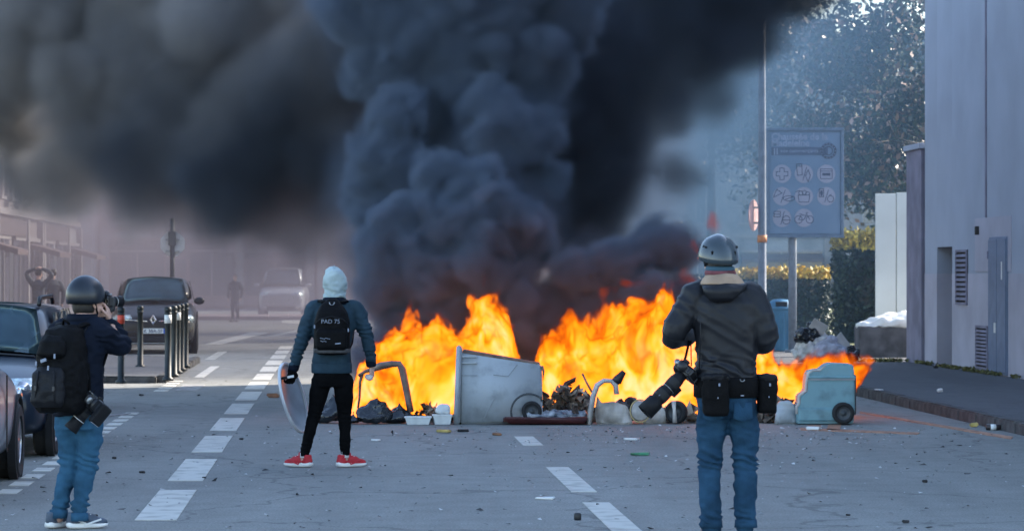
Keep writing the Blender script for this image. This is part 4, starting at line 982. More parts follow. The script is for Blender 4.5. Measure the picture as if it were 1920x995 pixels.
def ring_thing():
    c = P(1200, 770, 34.0); C = empty('wire_ring', (c[0], 34.0, 0), 0, 'pale plastic hoop standing on edge among melted plastic', 'hoop')
    bm = bmesh.new(); R = Matrix.Translation((0, 0, c[1])) @ Matrix.Rotation(math.radians(82), 4, 'X') @ Matrix.Diagonal((1, 1.15, 1, 1))
    lathe(bm, [(.105, -.012), (.118, -.012), (.118, .012), (.105, .012)], 32, R, closed=True); bmesh.ops.recalc_face_normals(bm, faces=bm.faces[:]); obj('hoop', bm, M['yring'], C, True)
    bm = bmesh.new(); lathe(bm, [(0, .06), (.09, .06), (.1, .03), (.1, .0), (0, .0)], 24, R); obj('disc', bm, M['melt'], C, True)
    c = P(1268, 772, 34.1); W = bwheel(None, (c[0], 34.1, .135), .13, .1, 'loose_wheel'); W.rotation_euler = (0, 0, math.radians(-28)); tag(W, 'loose dark bin wheel half covered by melted plastic', 'wheel')
    bm = bmesh.new(); tube(bm, [(.0, -.07, .13), (.01, -.075, .02), (.015, -.07, -.12)], [.03, .02, .03], 8); obj('melted_strip', bm, M['melt'], W, True)
M['yring'] = pm('cream_plastic', (.55, .44, .22), .5)
ring_thing()
def rubble():
    rng = np.random.default_rng(8); Vs = []
    def heap(px0, px1, pyt, Y, n, size):
        x0, x1 = P(px0, 0, Y)[0], P(px1, 0, Y)[0]; hh = P(0, pyt, Y)[1]
        C = np.stack([rng.uniform(x0, x1, n), Y + rng.uniform(-.18, .25, n), np.zeros(n)], 1); C[:, 2] = rng.uniform(0, 1, n) ** 1.3 * hh * (1 - ((C[:, 0] - (x0 + x1) / 2) / ((x1 - x0) / 2)) ** 2 * .8) + .01
        d = rng.normal(size=(n, 4, 3)); s = size * rng.uniform(.3, 1.2, (n, 1, 1))
        q = C[:, None, :] + d * s; q[:, :, 2] = np.maximum(q[:, :, 2], .006); Vs.append(q)
    heap(1020, 1110, 720, 34.5, 260, .06); heap(1040, 1098, 760, 34.25, 120, .05); heap(1215, 1310, 765, 34.4, 160, .05); heap(770, 850, 760, 34.4, 120, .05); heap(1425, 1500, 755, 34.4, 200, .05); heap(1290, 1450, 770, 34.6, 200, .05)
    V = np.concatenate(Vs)  # tetra scraps
    n = len(V); me = bpy.data.meshes.new('burnt_scraps'); F = (np.arange(n)[:, None, None] * 4 + np.array([[0, 1, 2], [0, 2, 3], [0, 3, 1], [1, 3, 2]])[None]).reshape(-1, 3)
    me.from_pydata(V.reshape(-1, 3).tolist(), [], F.tolist()); me.update()
    o = obj('burnt_scraps', me, M['ashscrap']); tag(o, 'charred paper and plastic scraps at the foot of the flames', 'scraps', kind='stuff')
    bm = bmesh.new()
    for k in range(34):
        px = 1172 + 26 * rng.normal() * .5; p = P(px, 764 - min(abs(rng.normal()), 1.3) * 11 * math.exp(-((px - 1178) / 25) ** 2), 34.25); ball(bm, (p[0], 34.25 + rng.normal() * .06, max(p[1], .05)), rng.uniform(.02, .05), 2)
    for k in range(10): p = P(1180 + rng.uniform(-22, 22), 765, 34.25); ball(bm, (p[0], 34.25, .12), (.08, .08, .1), 2)
    me = remeshed(bm, .012, 1); c = P(1180, 790, 34.25); V = getv(me); V -= np.array((c[0], 34.25, 0)); setv(me, V); wrinkle(me, .012, .03)
    o = obj('ash_heap', me, M['ash'], loc=(c[0], 34.25, 0)); tag(o, 'lumpy black and silver ash heap beside the curved bin rim', 'ash heap')
M['ashscrap'] = pm('burnt_scrap', (.06, .045, .035), .9, nscale=3, namt=.5, island=.7, col2=(.35, .27, .20), contrast=(.45, .6))
rubble()
# ---------------------------------------------------------------- on the right pavement
def blue_bin():
    p = at(1463, 640, 62.0); C = empty('blue_bin', (p.x, 62.0, .115), 0, 'blue round topped recycling container behind the sign post', 'bin')
    bm = bmesh.new(); lathe(bm, [(.24, 0), (.27, .04), (.29, .85), (.30, .87), (.30, .93), (.27, 1.0), (.16, 1.07), (0, 1.09)], 28); obj('body', bm, M['bin_blue'], C, True)
    bm = bmesh.new(); lathe(bm, [(.305, .86), (.315, .88), (.315, .91), (.305, .93)], 28); obj('rim', bm, M['bin_blue'], C, True)
    box('flap', (0, -.25, .98), (.24, .1, .1), M['dark'], C, .01)
    for k in range(6): a = -math.pi / 2 + (k - 2.5) * .35; box('rib', (.283 * math.cos(a), .283 * math.sin(a), .45), (.02, .02, .7), M['bin_blue'], C, rot=(0, 0, a))
blue_bin()
def trash_heap():
    rng = np.random.default_rng(9)
    for (px, py, r, mt, lab) in [(1520, 660, 26, 'whitebag', 'white rubbish bag at the foot of the heap on the pavement'), (1555, 662, 28, 'whitebag2', 'pale lilac rubbish bag lying in the middle of the pavement heap'), (1590, 668, 20, 'bag', 'small black rubbish bag at the outer end of the pavement heap'), (1518, 632, 22, 'bag', 'black rubbish bag on top of the pavement heap'), (1540, 640, 17, 'whitebag', 'small white bag crowning the pavement heap')]:
        Y = 46.5; p = at(px, py, Y); rr = r / F_PX * Y
        bm = bmesh.new(); ball(bm, (0, 0, 0), (rr * 1.25, rr, rr * .85), 4); ball(bm, (rr * .3, 0, rr * .7), (rr * .5, rr * .4, rr * .45), 3); me = remeshed(bm, .02, 3); wrinkle(me, .06, .12, seed=px)
        o = obj('rubbish_bag', me, M[mt], loc=(p.x, Y + rng.uniform(0, .4), max(p.z, .115 + rr * .7))); tag(o, lab, 'rubbish bag', 'rubbish heap on the right pavement')
    for k, (px, py, rx, ry, lab) in enumerate([(1535, 612, .4, .5, 'flattened pale cardboard sheet leaning on top of the heap'), (1580, 640, -.5, .9, 'torn cardboard flap at the outer side of the heap')]):
        p = at(px, py, 46.7); o = box('cardboard_sheet', (p.x, 46.7, max(p.z, .3)), (.26, .02, .17), M['card'], None, .004, rot=(rx, ry, .2)); tag(o, lab, 'cardboard', 'rubbish heap on the right pavement')
M['whitebag'] = pm('white_bag_film', (.55, .55, .55), .4, nscale=8, namt=.3, bump=.3, bscale=14)
M['whitebag2'] = pm('lilac_bag_film', (.40, .40, .46), .4, nscale=8, namt=.3, bump=.3, bscale=14)
M['card'] = pm('cardboard', (.50, .48, .46), .85, nscale=5, namt=.15)
trash_heap()
# ---------------------------------------------------------------- debris on the road
M['stone'] = pm('dark_stone', (.025, .025, .027), .8, nscale=20, namt=.4)
M['green'] = pm('green_scrap', (.05, .22, .12), .5, nscale=10, namt=.4)
M['brown'] = pm('brown_packet', (.25, .12, .06), .6, nscale=10, namt=.4)
M['yellow'] = pm('yellow_packet', (.5, .38, .12), .6, nscale=10, namt=.3)
def chunk(px, py, w, h, mat, label, name='rubble_chunk', cat='chunk', flat=False, z=0.0):
    p = gnd(px, py, z); k = p.y / F_PX; bm = bmesh.new()
    bmesh.ops.create_cube(bm, size=1, matrix=Matrix.Diagonal((w * k, max(w * k * .7, .03), max(h * k * .8, .012), 1))); bmesh.ops.bevel(bm, geom=bm.edges[:], offset=.2 * min(h * k, .05), segments=2, affect='EDGES')
    me = bpy.data.meshes.new(name); bm.to_mesh(me); bm.free(); V = getv(me); V += .25 * max(h * k, .01) * np.stack([pnoise(V + px, .03), pnoise(V + py, .03), pnoise(V + px + py, .03)], 1); V[:, 2] -= V[:, 2].min(); setv(me, V)
    tag(obj(name, me, mat, loc=(p.x, p.y, z + .001), rot=(0, 0, random.uniform(-.4, .4))), label, cat, 'rubble strewn over the road')
for t in [(266, 887, 10, 5, 'stone', 'dark chip of rubble between the photographer and the broad dashes'), (214, 860, 8, 5, 'stone', 'small dark chip of rubble beside the photographer in jeans'), (178, 967, 11, 4, 'stone', 'flat dark chip right behind the photographer shoes'),
          (452, 824, 8, 4, 'stone', 'dark chip just right of the third broad dash'), (1734, 904, 11, 6, 'stone', 'square dark chip alone on the right lane'), (1698, 980, 14, 6, 'stone', 'broad dark chip low on the right lane'), (1590, 966, 8, 3, 'stone', 'thin dark chip left of the broad one'),
          (1418, 841, 10, 5, 'stone', 'dark chip beside the knee of the photographer in the grey jacket'), (265, 742, 8, 4, 'stone', 'dark chip in the shadow before the build-out'), (373, 742, 6, 4, 'stone', 'tiny dark chip in the shadow beside the dashes'), (736, 816, 5, 12, 'stone', 'upright dark stub before the foam trays'), (383, 896, 7, 3, 'stone', 'thin dark chip at the second broad dash')]:
    chunk(t[0], t[1], t[2], t[3], M[t[4]], t[5])
for t in [(512, 745, 22, 8, 'brown', 'crushed brown packet on the road beside the disc', 'crushed_packet', 'packet'), (832, 811, 26, 7, 'yellow', 'yellow crushed packet before the overturned bin', 'crushed_packet', 'packet'), (1200, 853, 34, 6, 'green', 'green torn wrapper on the road', 'torn_wrapper', 'wrapper'), (1185, 824, 26, 4, 'white', 'white paper scrap before the melted rim', 'paper_scrap', 'paper'), (1022, 935, 34, 4, 'white', 'flat white paper scrap between the right lane dashes', 'paper_scrap', 'paper'),
          (705, 826, 16, 4, 'white', 'white torn card before the rubbish bags', 'paper_scrap', 'paper'), (932, 816, 18, 6, 'brown', 'brown leaf like scrap before the overturned bin', 'torn_wrapper', 'wrapper'), (868, 809, 22, 6, 'stone', 'tangled dark strap before the overturned bin', 'strap_scrap', 'strap'), (1525, 806, 26, 8, 'white', 'white crumpled paper before the teal bin', 'paper_scrap', 'paper')]:
    chunk(t[0], t[1], t[2], t[3], M[t[4]], t[5], t[6], t[7])
def small_round():
    p = gnd(1083, 974); bm = bmesh.new(); lathe(bm, [(0, 0), (.022, 0), (.026, .008), (.026, .04), (.02, .05), (0, .052)], 18); tag(obj('lens_cap', bm, M['black'], None, True, loc=(p.x, p.y, .0)), 'small round black cap lying on the road by the dash', 'cap')
    p = gnd(1862, 806); C = empty('drink_can', (p.x, p.y, .033), 0, 'dented drink can lying against the right kerb', 'can')
    bm = bmesh.new(); lathe(bm, [(0, -.08), (.026, -.08), (.033, -.07), (.033, .065), (.027, .08), (0, .078)], 18, Matrix.Rotation(math.pi / 2, 4, 'Y')); obj('can_body', bm, M['canpaint'], C, True)
    bm = bmesh.new(); lathe(bm, [(.0335, -.03), (.0335, .03)], 18, Matrix.Rotation(math.pi / 2, 4, 'Y')); obj('can_band', bm, M['white'], C, True)
    chunk(1826, 800, 14, 9, M['yellow'], 'small yellow wrapper in the gutter', 'torn_wrapper', 'wrapper')
    chunk(1762, 735, 10, 8, M['white'], 'pale crumpled paper ball on the right pavement', 'paper_ball', 'paper', z=.115); chunk(1648, 733, 16, 4, M['white'], 'white card on the right pavement by the kerb end', 'paper_scrap', 'paper', z=.115)
    chunk(1755, 690, 9, 5, M['stone'], 'dark chip on the right pavement before the building', z=.115)
M['canpaint'] = pm('can_paint', (.06, .05, .05), .3, .6)
small_round()
def litter():
    rng = np.random.default_rng(12); n = 520
    X = []; 
    for k in range(n):
        px = rng.uniform(0, 1920); py = 800 + abs(rng.normal()) * 75
        if rng.random() < .25: py = rng.uniform(735, 990)
        p = gnd(px, min(py, 1000)); X.append((p.x, p.y, .006))
    for k in range(220):                       # thicker sprinkling in front of the barricade
        p = gnd(rng.uniform(1020, 1700), rng.uniform(797, 835)); X.append((p.x, p.y, .006))
    C = np.array(X); s = rng.uniform(.004, .02, len(C))[:, None]
    a = rng.uniform(0, 6.28, len(C)); d = np.stack([np.cos(a), np.sin(a), rng.uniform(-.2, .5, len(C))], 1) * s; e = np.stack([-np.sin(a), np.cos(a), rng.uniform(-.1, .4, len(C))], 1) * s * .7
    up = np.array((0, 0, 1))[None] * s * .5
    V = np.stack([C - d - e, C + d - e + up, C + d + e, C - d + e + up], 1); V[:, :, 2] = np.maximum(V[:, :, 2], .006)
    o = obj('road_litter', quads_mesh('road_litter', V.reshape(-1, 3)), M['litter']); tag(o, 'tiny paper and glass specks strewn over the road', 'litter', kind='stuff')
M['litter'] = pm('litter_specks', (.38, .38, .37), .7, nscale=1, namt=.3, island=.6)
def grit():
    rng = np.random.default_rng(31); n = 620; px = rng.uniform(0, 1920, n); py = np.where(rng.random(n) < .45, 798 + np.abs(rng.normal(size=n)) * 45, rng.uniform(700, 1000, n))
    C = np.array([tuple(gnd(a, min(b, 1002))) for a, b in zip(px, py)]); s = rng.uniform(.005, .017, n) * np.where(rng.random(n) < .1, 1.8, 1)
    d = rng.normal(size=(n, 4, 3)) * s[:, None, None] * np.array((1, 1, .45)); V = C[:, None, :] + d; V[:, :, 2] = np.abs(V[:, :, 2]) + .002
    F = (np.arange(n)[:, None, None] * 4 + np.array([[0, 1, 2], [0, 2, 3], [0, 3, 1], [1, 3, 2]])[None]).reshape(-1, 3)
    me = bpy.data.meshes.new('road_grit'); me.from_pydata(V.reshape(-1, 3).tolist(), [], F.tolist()); me.update()
    tag(obj('road_grit', me, M['grit']), 'small dark chips and grit strewn over the road', 'grit', kind='stuff')
M['grit'] = pm('dark_grit', (.05, .05, .052), .85, nscale=3, namt=.4, island=.7)
litter(); grit()
# ---------------------------------------------------------------- people
def V3(*a): return Vector(a)
def ellring(c, a, b, n=16, ax=(1, 0, 0), ay=(0, 1, 0), p=2.0):
    ax, ay, c = Vector(ax), Vector(ay), Vector(c); R = []
    for k in range(n):
        t = 2 * math.pi * k / n; cx, sx = math.cos(t), math.sin(t)
        f = (abs(cx) ** p + abs(sx) ** p) ** (-1 / p)
        R.append(c + ax * (a * cx * f) + ay * (b * sx * f))
    return R
def torso(bm, rows, yaw=0.0, n=18, p=2.4):
    """rows: (x, y, z, half width, half depth)"""
    ax = (math.cos(yaw), math.sin(yaw), 0); ay = (-math.sin(yaw), math.cos(yaw), 0)
    loftrings(bm, [ellring((x, y, z), a, b, n, ax, ay, p) for x, y, z, a, b in rows])
def limb(bm, pts, rad, n=12, sx=1.0):
    # resample so that bends are rounded
    P = [Vector(q) for q in pts]; PP, RR = [], []
    for i in range(len(P) - 1):
        a, b, c, d = P[max(i - 1, 0)], P[i], P[i + 1], P[min(i + 2, len(P) - 1)]
        for j in range(4):
            t = j / 4
            q = .5 * ((2 * b) + (c - a) * t + (2 * a - 5 * b + 4 * c - d) * t * t + (3 * b - a - 3 * c + d) * t ** 3)
            PP.append(q); RR.append(rad[i] * (1 - t) + rad[i + 1] * t)
    PP.append(P[-1]); RR.append(rad[-1])
    tube(bm, PP, RR, n, sx=sx, up=(0.02, 1, 0.05))
    for q, r in ((P[0], rad[0]), (P[-1], rad[-1])): ball(bm, q, r * .97, 2)
def hand(bm, wrist, fdir, palm, side, curl=.5, s=1.0, spread=.1):
    """fdir: where the fingers point, palm: palm normal, side: thumb side direction"""
    f = Vector(fdir).normalized(); p = Vector(palm); p = (p - f * p.dot(f)).normalized(); t = f.cross(p)
    if t.dot(Vector(side)) < 0: t = -t
    w = Vector(wrist); M3 = Matrix((t, f, p)).transposed()
    ball(bm, w + f * .045 * s, (.040 * s, .052 * s, .017 * s), 3, M3); ball(bm, w + f * .005 * s, (.028 * s, .03 * s, .02 * s), 2, M3)
    for k, (off, ln) in enumerate([(.030, .072), (.010, .080), (-.010, .075), (-.029, .058)]):
        b = w + f * .082 * s + t * off * s; d = (f + t * off * spread * 10).normalized(); pts = [b - d * .02 * s, b]; q = b; ang = 0
        for j, fr in enumerate((.42, .32, .26)):
            ang += curl * (.7, 1.0, .8)[j]
            dd = d * math.cos(ang) + p * math.sin(ang); q = q + dd * ln * fr * s; pts.append(q)
        tube(bm, pts, [.0095 * s, .0095 * s, .009 * s, .0082 * s, .0065 * s], 8); ball(bm, pts[-1], .0068 * s, 2)
    b = w + f * .028 * s + t * .034 * s; d1 = (t * .75 + f * .6 + p * .35).normalized(); d2 = (f * .85 + t * .2 + p * .5 * (.5 + curl)).normalized()
    pts = [b - d1 * .02 * s, b + d1 * .022 * s, b + d1 * .022 * s + d2 * .03 * s, b + d1 * .02 * s + d2 * .055 * s]; tube(bm, pts, [.013 * s, .0115 * s, .0105 * s, .008 * s], 8); ball(bm, pts[-1], .0082 * s, 2)
def head(bm, c, yaw=0.0, pitch=0.0, s=1.0):
    """c = centre of the skull; faces local +Y turned by yaw"""
    R = Matrix.Rotation(yaw, 3, 'Z') @ Matrix.Rotation(pitch, 3, 'X')
    q = lambda x, y, z: Vector(c) + R @ (Vector((x, y, z)) * s)
    ball(bm, q(0, -.012, .025), (.077 * s, .096 * s, .092 * s), 3, R); ball(bm, q(0, .028, -.035), (.064 * s, .070 * s, .085 * s), 3, R); ball(bm, q(0, .055, -.095), (.032 * s, .03 * s, .025 * s), 2, R)
    tube(bm, [q(0, .092, .012), q(0, .108, -.022), q(0, .112, -.034)], [.009 * s, .013 * s, .014 * s], 8); ball(bm, q(0, .112, -.034), .014 * s, 2)
    for sx in (-1, 1):
        ball(bm, q(sx * .030, .084, .012), (.014 * s, .010 * s, .009 * s), 2, R); ball(bm, q(sx * .030, .088, .030), (.024 * s, .010 * s, .007 * s), 2, R)
        ball(bm, q(sx * .079, .0, -.01), (.009 * s, .02 * s, .032 * s), 2, R); ball(bm, q(sx * .045, .07, -.03), (.02 * s, .02 * s, .02 * s), 2, R)
    ball(bm, q(0, .096, -.062), (.022 * s, .008 * s, .006 * s), 2, R); ball(bm, q(0, .094, -.074), (.018 * s, .008 * s, .006 * s), 2, R)
    return R, q
def shoe(parent, x, y, yaw, upper, sole, L=.29, name='shoe', accent=None):
    S = bpy.data.objects.new(name, None); link(S, parent); S.location = (x, y, 0); S.rotation_euler = (0, 0, yaw)   # toe towards local +Y
    bm = bmesh.new(); h = L / 2
    rows = [(-h, .030, .012, .05), (-h + .03, .038, .0, .06), (-.02, .036, .0, .05), (.06, .047, .0, .045), (h - .05, .046, .004, .04), (h - .012, .032, .012, .035), (h, .012, .02, .03)]
    loftrings(bm, [[(-w, yy_, z0), (w, yy_, z0), (w * 1.04, yy_, z0 + .016), (w * .98, yy_, z1 * 1.0), (-w * .98, yy_, z1 * 1.0), (-w * 1.04, yy_, z0 + .016)] for yy_, w, z0, z1 in rows]); me = bpy.data.meshes.new('sole'); bm.to_mesh(me); bm.free(); obj('sole', subsurf(me, 1), sole, S, True)
    bm = bmesh.new()
    torso(bm, [(0, -.085, .03, .036, .058), (0, -.085, .075, .034, .052), (0, -.082, .112, .038, .050)], p=2.2)
    ball(bm, (0, .06, .042), (.041, .085, .034), 3); ball(bm, (0, .0, .06), (.036, .08, .045), 3); ball(bm, (0, -.1, .055), (.034, .045, .04), 3); ball(bm, (0, -.03, .085), (.03, .04, .035), 3); ball(bm, (0, -.02, .118), (.02, .018, .02), 2)
    obj('upper', remeshed(bm, .008, 4), upper, S, True)
    for k in range(4): box('lace', (0, -.005 + .024 * k, .108 - .013 * k), (.042, .008, .006), M['white'], S, .002)
    if accent:
        for sx in (-1, 1):
            box('side_flash', (sx * .040, .03, .045), (.006, .12, .012), accent, S, .002, rot=(.3, 0, 0)); box('side_flash', (sx * .038, -.05, .05), (.006, .07, .012), accent, S, .002, rot=(-.4, 0, 0))
    return S
M['denim'] = pm('denim', (.019, .056, .102), .9, spec=.15, nscale=5, namt=.32, bump=.25, bscale=120, detail=6)
M['denim2'] = pm('faded_denim', (.030, .092, .158), .9, spec=.15, nscale=5, namt=.36, bump=.25, bscale=120, detail=6)
M['blackjean'] = pm('black_jeans', (.0035, .0035, .004), .9, spec=.08, nscale=8, namt=.3, bump=.2, bscale=120)
M['jk_grey'] = pm('charcoal_shell_jacket', (.0125, .0135, .0175), .48, spec=.28, nscale=2, namt=.06, bump=.03, bscale=30)
M['jk_navy'] = pm('navy_jacket', (.005, .008, .017), .75, spec=.12, nscale=8, namt=.2, bump=.15, bscale=60)
M['jk_blue'] = pm('slate_blue_jacket', (.020, .044, .065), .75, spec=.2, nscale=8, namt=.18, bump=.15, bscale=60)
M['hood'] = pm('pale_hood', (.36, .44, .45), .85, nscale=7, namt=.12, bump=.15, bscale=40)
M['nylon'] = pm('black_nylon', (.0035, .0035, .0042), .7, spec=.12, nscale=14, namt=.25, bump=.25, bscale=90)
M['nylon2'] = pm('charcoal_nylon', (.009, .0095, .012), .6, spec=.2, nscale=14, namt=.25, bump=.25, bscale=90)
M['helm_black'] = pm('matte_black_helmet', (.013, .017, .024), .33, nscale=10, namt=.12)
M['helm_grey'] = pm('grey_helmet', (.036, .052, .064), .25, nscale=5, namt=.18, coat=.3)
M['tan'] = pm('tan_lining', (.36, .25, .17), .85, nscale=10, namt=.15)
M['scarf'] = pm('dark_red_scarf', (.16, .05, .06), .9, nscale=14, namt=.4)
M['teal'] = pm('teal_collar', (.035, .09, .13), .8)
M['shoe_red'] = pm('red_shoe', (.48, .02, .03), .7, nscale=14, namt=.15)
M['shoe_dark'] = pm('dark_trainer', (.05, .07, .10), .6, nscale=14, namt=.3)
M['shoe_brown'] = pm('brown_shoe', (.20, .12, .09), .6, nscale=14, namt=.3)
M['sole'] = pm('white_sole', (.72, .70, .66), .6)
M['hair'] = pm('dark_hair', (.02, .016, .013), .6, nscale=30, namt=.3)
M['silverprint'] = pm('pale_print', (.22, .25, .32), .5)
def folds(me, knee=(), amp=.010, seed=0.0, base=.006):
    """cloth creases: soft ripples everywhere, tight rings near the given heights (z, spread)"""
    V = getv(me); N = norms(me)
    d = base * pnoise(V + seed, (.10, .10, .06)) + base * .6 * pnoise(V + seed + 3, (.05, .05, .028))
    for (z, sp, x0, x1) in knee:
        w = np.exp(-((V[:, 2] - z) / sp) ** 2) * ((V[:, 0] > x0) & (V[:, 0] < x1))
        d = d + w * amp * np.sin((V[:, 2] + .25 * (V[:, 0]) + .03 * pnoise(V + seed, .08)) * 2 * math.pi / .045) * (.6 + .6 * pnoise(V + seed, .06))
    setv(me, V + N * d[:, None])

def helmet_skate(parent, c, yaw, tilt=0.0):
    H = bpy.data.objects.new('helmet', None); link(H, parent); H.location = c; H.rotation_euler = (tilt, 0, yaw)
    bm = bmesh.new(); n = 40; prof = []
    for k in range(13):
        t = k / 12 * math.radians(108); prof.append((math.sin(t), math.cos(t)))
    A, B_, Cz = .108, .126, .130
    lathe(bm, [(r, z) for r, z in prof], n)
    for v in bm.verts:
        lift = 0.0
        v.co = Vector((v.co.x * A, v.co.y * B_, v.co.z * Cz))
        if v.co.z < .0: v.co.z += .018 * max(0, (v.co.y / B_)) 
    bmesh.ops.solidify(bm, geom=bm.faces[:], thickness=.012); sh = obj('shell', bm, M['helm_black'], H, True)
    bm = bmesh.new(); lathe(bm, [(.955, -.29), (.97, -.30), (.965, -.32), (.94, -.31)], n, closed=True)
    for v in bm.verts: v.co = Vector((v.co.x * A * .985, v.co.y * B_ * .985, v.co.z * Cz + (.018 * max(0, v.co.y / 1.0)))) 
    obj('rim_trim', bm, M['black'], H, True)
    for (az, el) in [(-150, 12), (-150, 32), (-105, 10), (-105, 30), (-60, 12), (-60, 32), (-15, 14), (150, 14), (150, 34), (105, 12), (105, 32), (-90, 64), (-130, 66), (-50, 66), (90, 60), (60, 10)]:
        a, e = math.radians(az), math.radians(el); d = Vector((math.cos(a) * math.cos(e) * A, math.sin(a) * math.cos(e) * B_, math.sin(e) * Cz)); nn = Vector((d.x / A ** 2, d.y / B_ ** 2, d.z / Cz ** 2)).normalized()
        bm = bmesh.new(); bx(bm, (0, 0, 0), (.032, .015, .014)); bmesh.ops.bevel(bm, geom=bm.edges[:], offset=.005, segments=2, affect='EDGES')
        o = obj('vent', bm, M['dark'], H, True); o.location = d * 1.005; o.rotation_euler = nn.to_track_quat('Z', 'X').to_euler()
        o.rotation_euler = (Matrix((Vector((-math.sin(a), math.cos(a), 0)), nn.cross(Vector((-math.sin(a), math.cos(a), 0))), nn)).transposed()).to_euler()
    return H
def helmet_climb(parent, c, yaw):
    H = bpy.data.objects.new('helmet', None); link(H, parent); H.location = c; H.rotation_euler = (0, 0, yaw)
    bm = bmesh.new(); lathe(bm, [(math.sin(k / 14 * math.radians(100)), math.cos(k / 14 * math.radians(100))) for k in range(15)], 44)
    A, B_, Cz = .115, .142, .122
    for v in bm.verts:
        x, y, z = v.co; rim = max(0, .25 - z)
        a = math.atan2(y, x); rid = .018 * math.exp(-(x / .22) ** 2) * max(0, z) + .012 * math.exp(-((abs(x) - .62) / .12) ** 2) * max(0, z * 1.2)
        v.co = Vector((x * A * (1 + rim * .10 + rid), y * B_ * (1 + rim * .16 + rid), z * Cz * (1 + rid * 2) + (-.022 * max(0, -y) * rim * 4 if y < 0 else .012 * y * rim * 4)))
    bmesh.ops.solidify(bm, geom=bm.faces[:], thickness=.010); obj('shell', bm, M['helm_grey'], H, True)
    bm = bmesh.new(); R = []
    for k in range(48): a = 2 * math.pi * k / 48; R.append((math.cos(a) * A * 1.045, math.sin(a) * B_ * 1.06, -.026 + (-.012 if math.sin(a) < 0 else .010) * abs(math.sin(a))))
    tube(bm, R + [R[0], R[1]], .0055, 6, False); obj('brim_edge', bm, M['nylon2'], H, True)
    for s in (-1, 1):
        for (y, z, w) in ((-.02, .055, .05), (-.06, .05, .035)):
            o = box('vent', (s * A * .90, y, z), (.012, w, .014), M['dark'], H, .004, rot=(0, s * -.4, s * .25))
        box('headlamp_clip', (s * .070, -.118, .012), (.024, .014, .024), M['nylon'], H, .004)
    bm = bmesh.new(); torso(bm, [(0, -.005, -.075, .088, .098), (0, -.008, -.045, .094, .108), (0, -.008, -.012, .096, .112)], p=2); obj('inner_band', bm, M['nylon'], H, True)
    return H
def slr(parent, name, M4, long_lens, flash=False, strap=None, label=None):
    """camera body at the origin, lens along local -Z, top along +Y"""
    K = bpy.data.objects.new(name, None); link(K, parent); K.matrix_basis = M4
    bm = bmesh.new(); bx(bm, (0, 0, 0), (.145, .095, .065)); bx(bm, (0, -.06, .0), (.145, .05, .06)); bmesh.ops.bevel(bm, geom=bm.edges[:], offset=.012, segments=3, affect='EDGES'); ball(bm, (0, .055, .0), (.036, .03, .036), 3); ball(bm, (.058, -.02, -.03), (.02, .06, .022), 3); me = remeshed(bm, .0045, 2); obj('camera_body', me, M['black'], K, True)
    box('rear_screen', (0, -.01, .034), (.078, .056, .006), M['glass'], K, .003); box('eyepiece', (0, .055, .038), (.034, .024, .018), M['rubber'], K, .005)
    for (x, y) in ((.055, .02), (.055, -.015), (.057, .036)): box('button', (x, y, .035), (.009, .009, .005), M['steel'], K, .002)
    bm = bmesh.new(); lathe(bm, [(0, .0), (.018, 0), (.018, .012), (0, .012)], 14, Matrix.Translation((.052, .05, .0)) @ Matrix.Rotation(-math.pi / 2, 4, 'X')); obj('dial', bm, M['steel'], K, True)
    R = Matrix.Rotation(math.pi, 4, 'X')
    if long_lens: prof = [(.034, .02), (.036, .06), (.041, .075), (.041, .15), (.038, .155), (.038, .165), (.044, .175), (.044, .25), (.041, .255), (.041, .26), (.052, .27), (.054, .37), (.047, .372), (.044, .3), (0, .3)]
    else: prof = [(.032, .02), (.036, .05), (.036, .09), (.040, .10), (.040, .13), (.047, .17), (.043, .172), (.036, .14), (0, .14)]
    bm = bmesh.new(); lathe(bm, prof, 28, R); ln = obj('lens_barrel', bm, M['nylon2'], K, True)
    z1 = .13 if long_lens else .07
    for zz, w in (((.085, .05), (.19, .05)) if long_lens else ((.06, .022),)):
        bm = bmesh.new(); r = .0425 if long_lens and zz < .15 else (.0455 if long_lens else .0375); lathe(bm, [(r, zz)] + [(r + (.0012 if k % 2 else 0), zz + w * k / 12) for k in range(1, 12)] + [(r, zz + w)], 28, R); obj('zoom_ring', bm, M['rubber'], ln, True)
    bm = bmesh.new(); rr = .0416 if long_lens else .0405; zz = .157 if long_lens else .105; lathe(bm, [(rr, zz), (rr, zz + .003)], 28, R); obj('lens_band', bm, M['steel'] if long_lens else M['white'], ln, True)
    bm = bmesh.new(); zg = .31 if long_lens else .145; lathe(bm, [(0, zg), (.04, zg - .006)], 24, R); obj('front_glass', bm, M['glass'], ln, True)
    if long_lens:
        box('tripod_foot', (0, -.075, -.13), (.03, .03, .07), M['black'], ln, .006); box('foot_stem', (0, -.055, -.13), (.02, .04, .025), M['black'], ln, .004)
        for k in range(5): box('lens_marking', (-.018 + .009 * k, .0435 - abs(k - 2) * .0012, -.235 + .006 * (k % 2)), (.005, .002, .012), M['silverprint'], ln)
    if flash:
        box('flash_foot', (0, .095, 0), (.03, .03, .04), M['black'], K, .005); box('flash_body', (0, .14, .005), (.075, .07, .06), M['black'], K, .01); box('flash_head', (0, .195, -.02), (.078, .055, .105), M['nylon2'], K, .01); box('flash_window', (0, .195, -.074), (.066, .04, .004), M['chrome'], K)
    return K

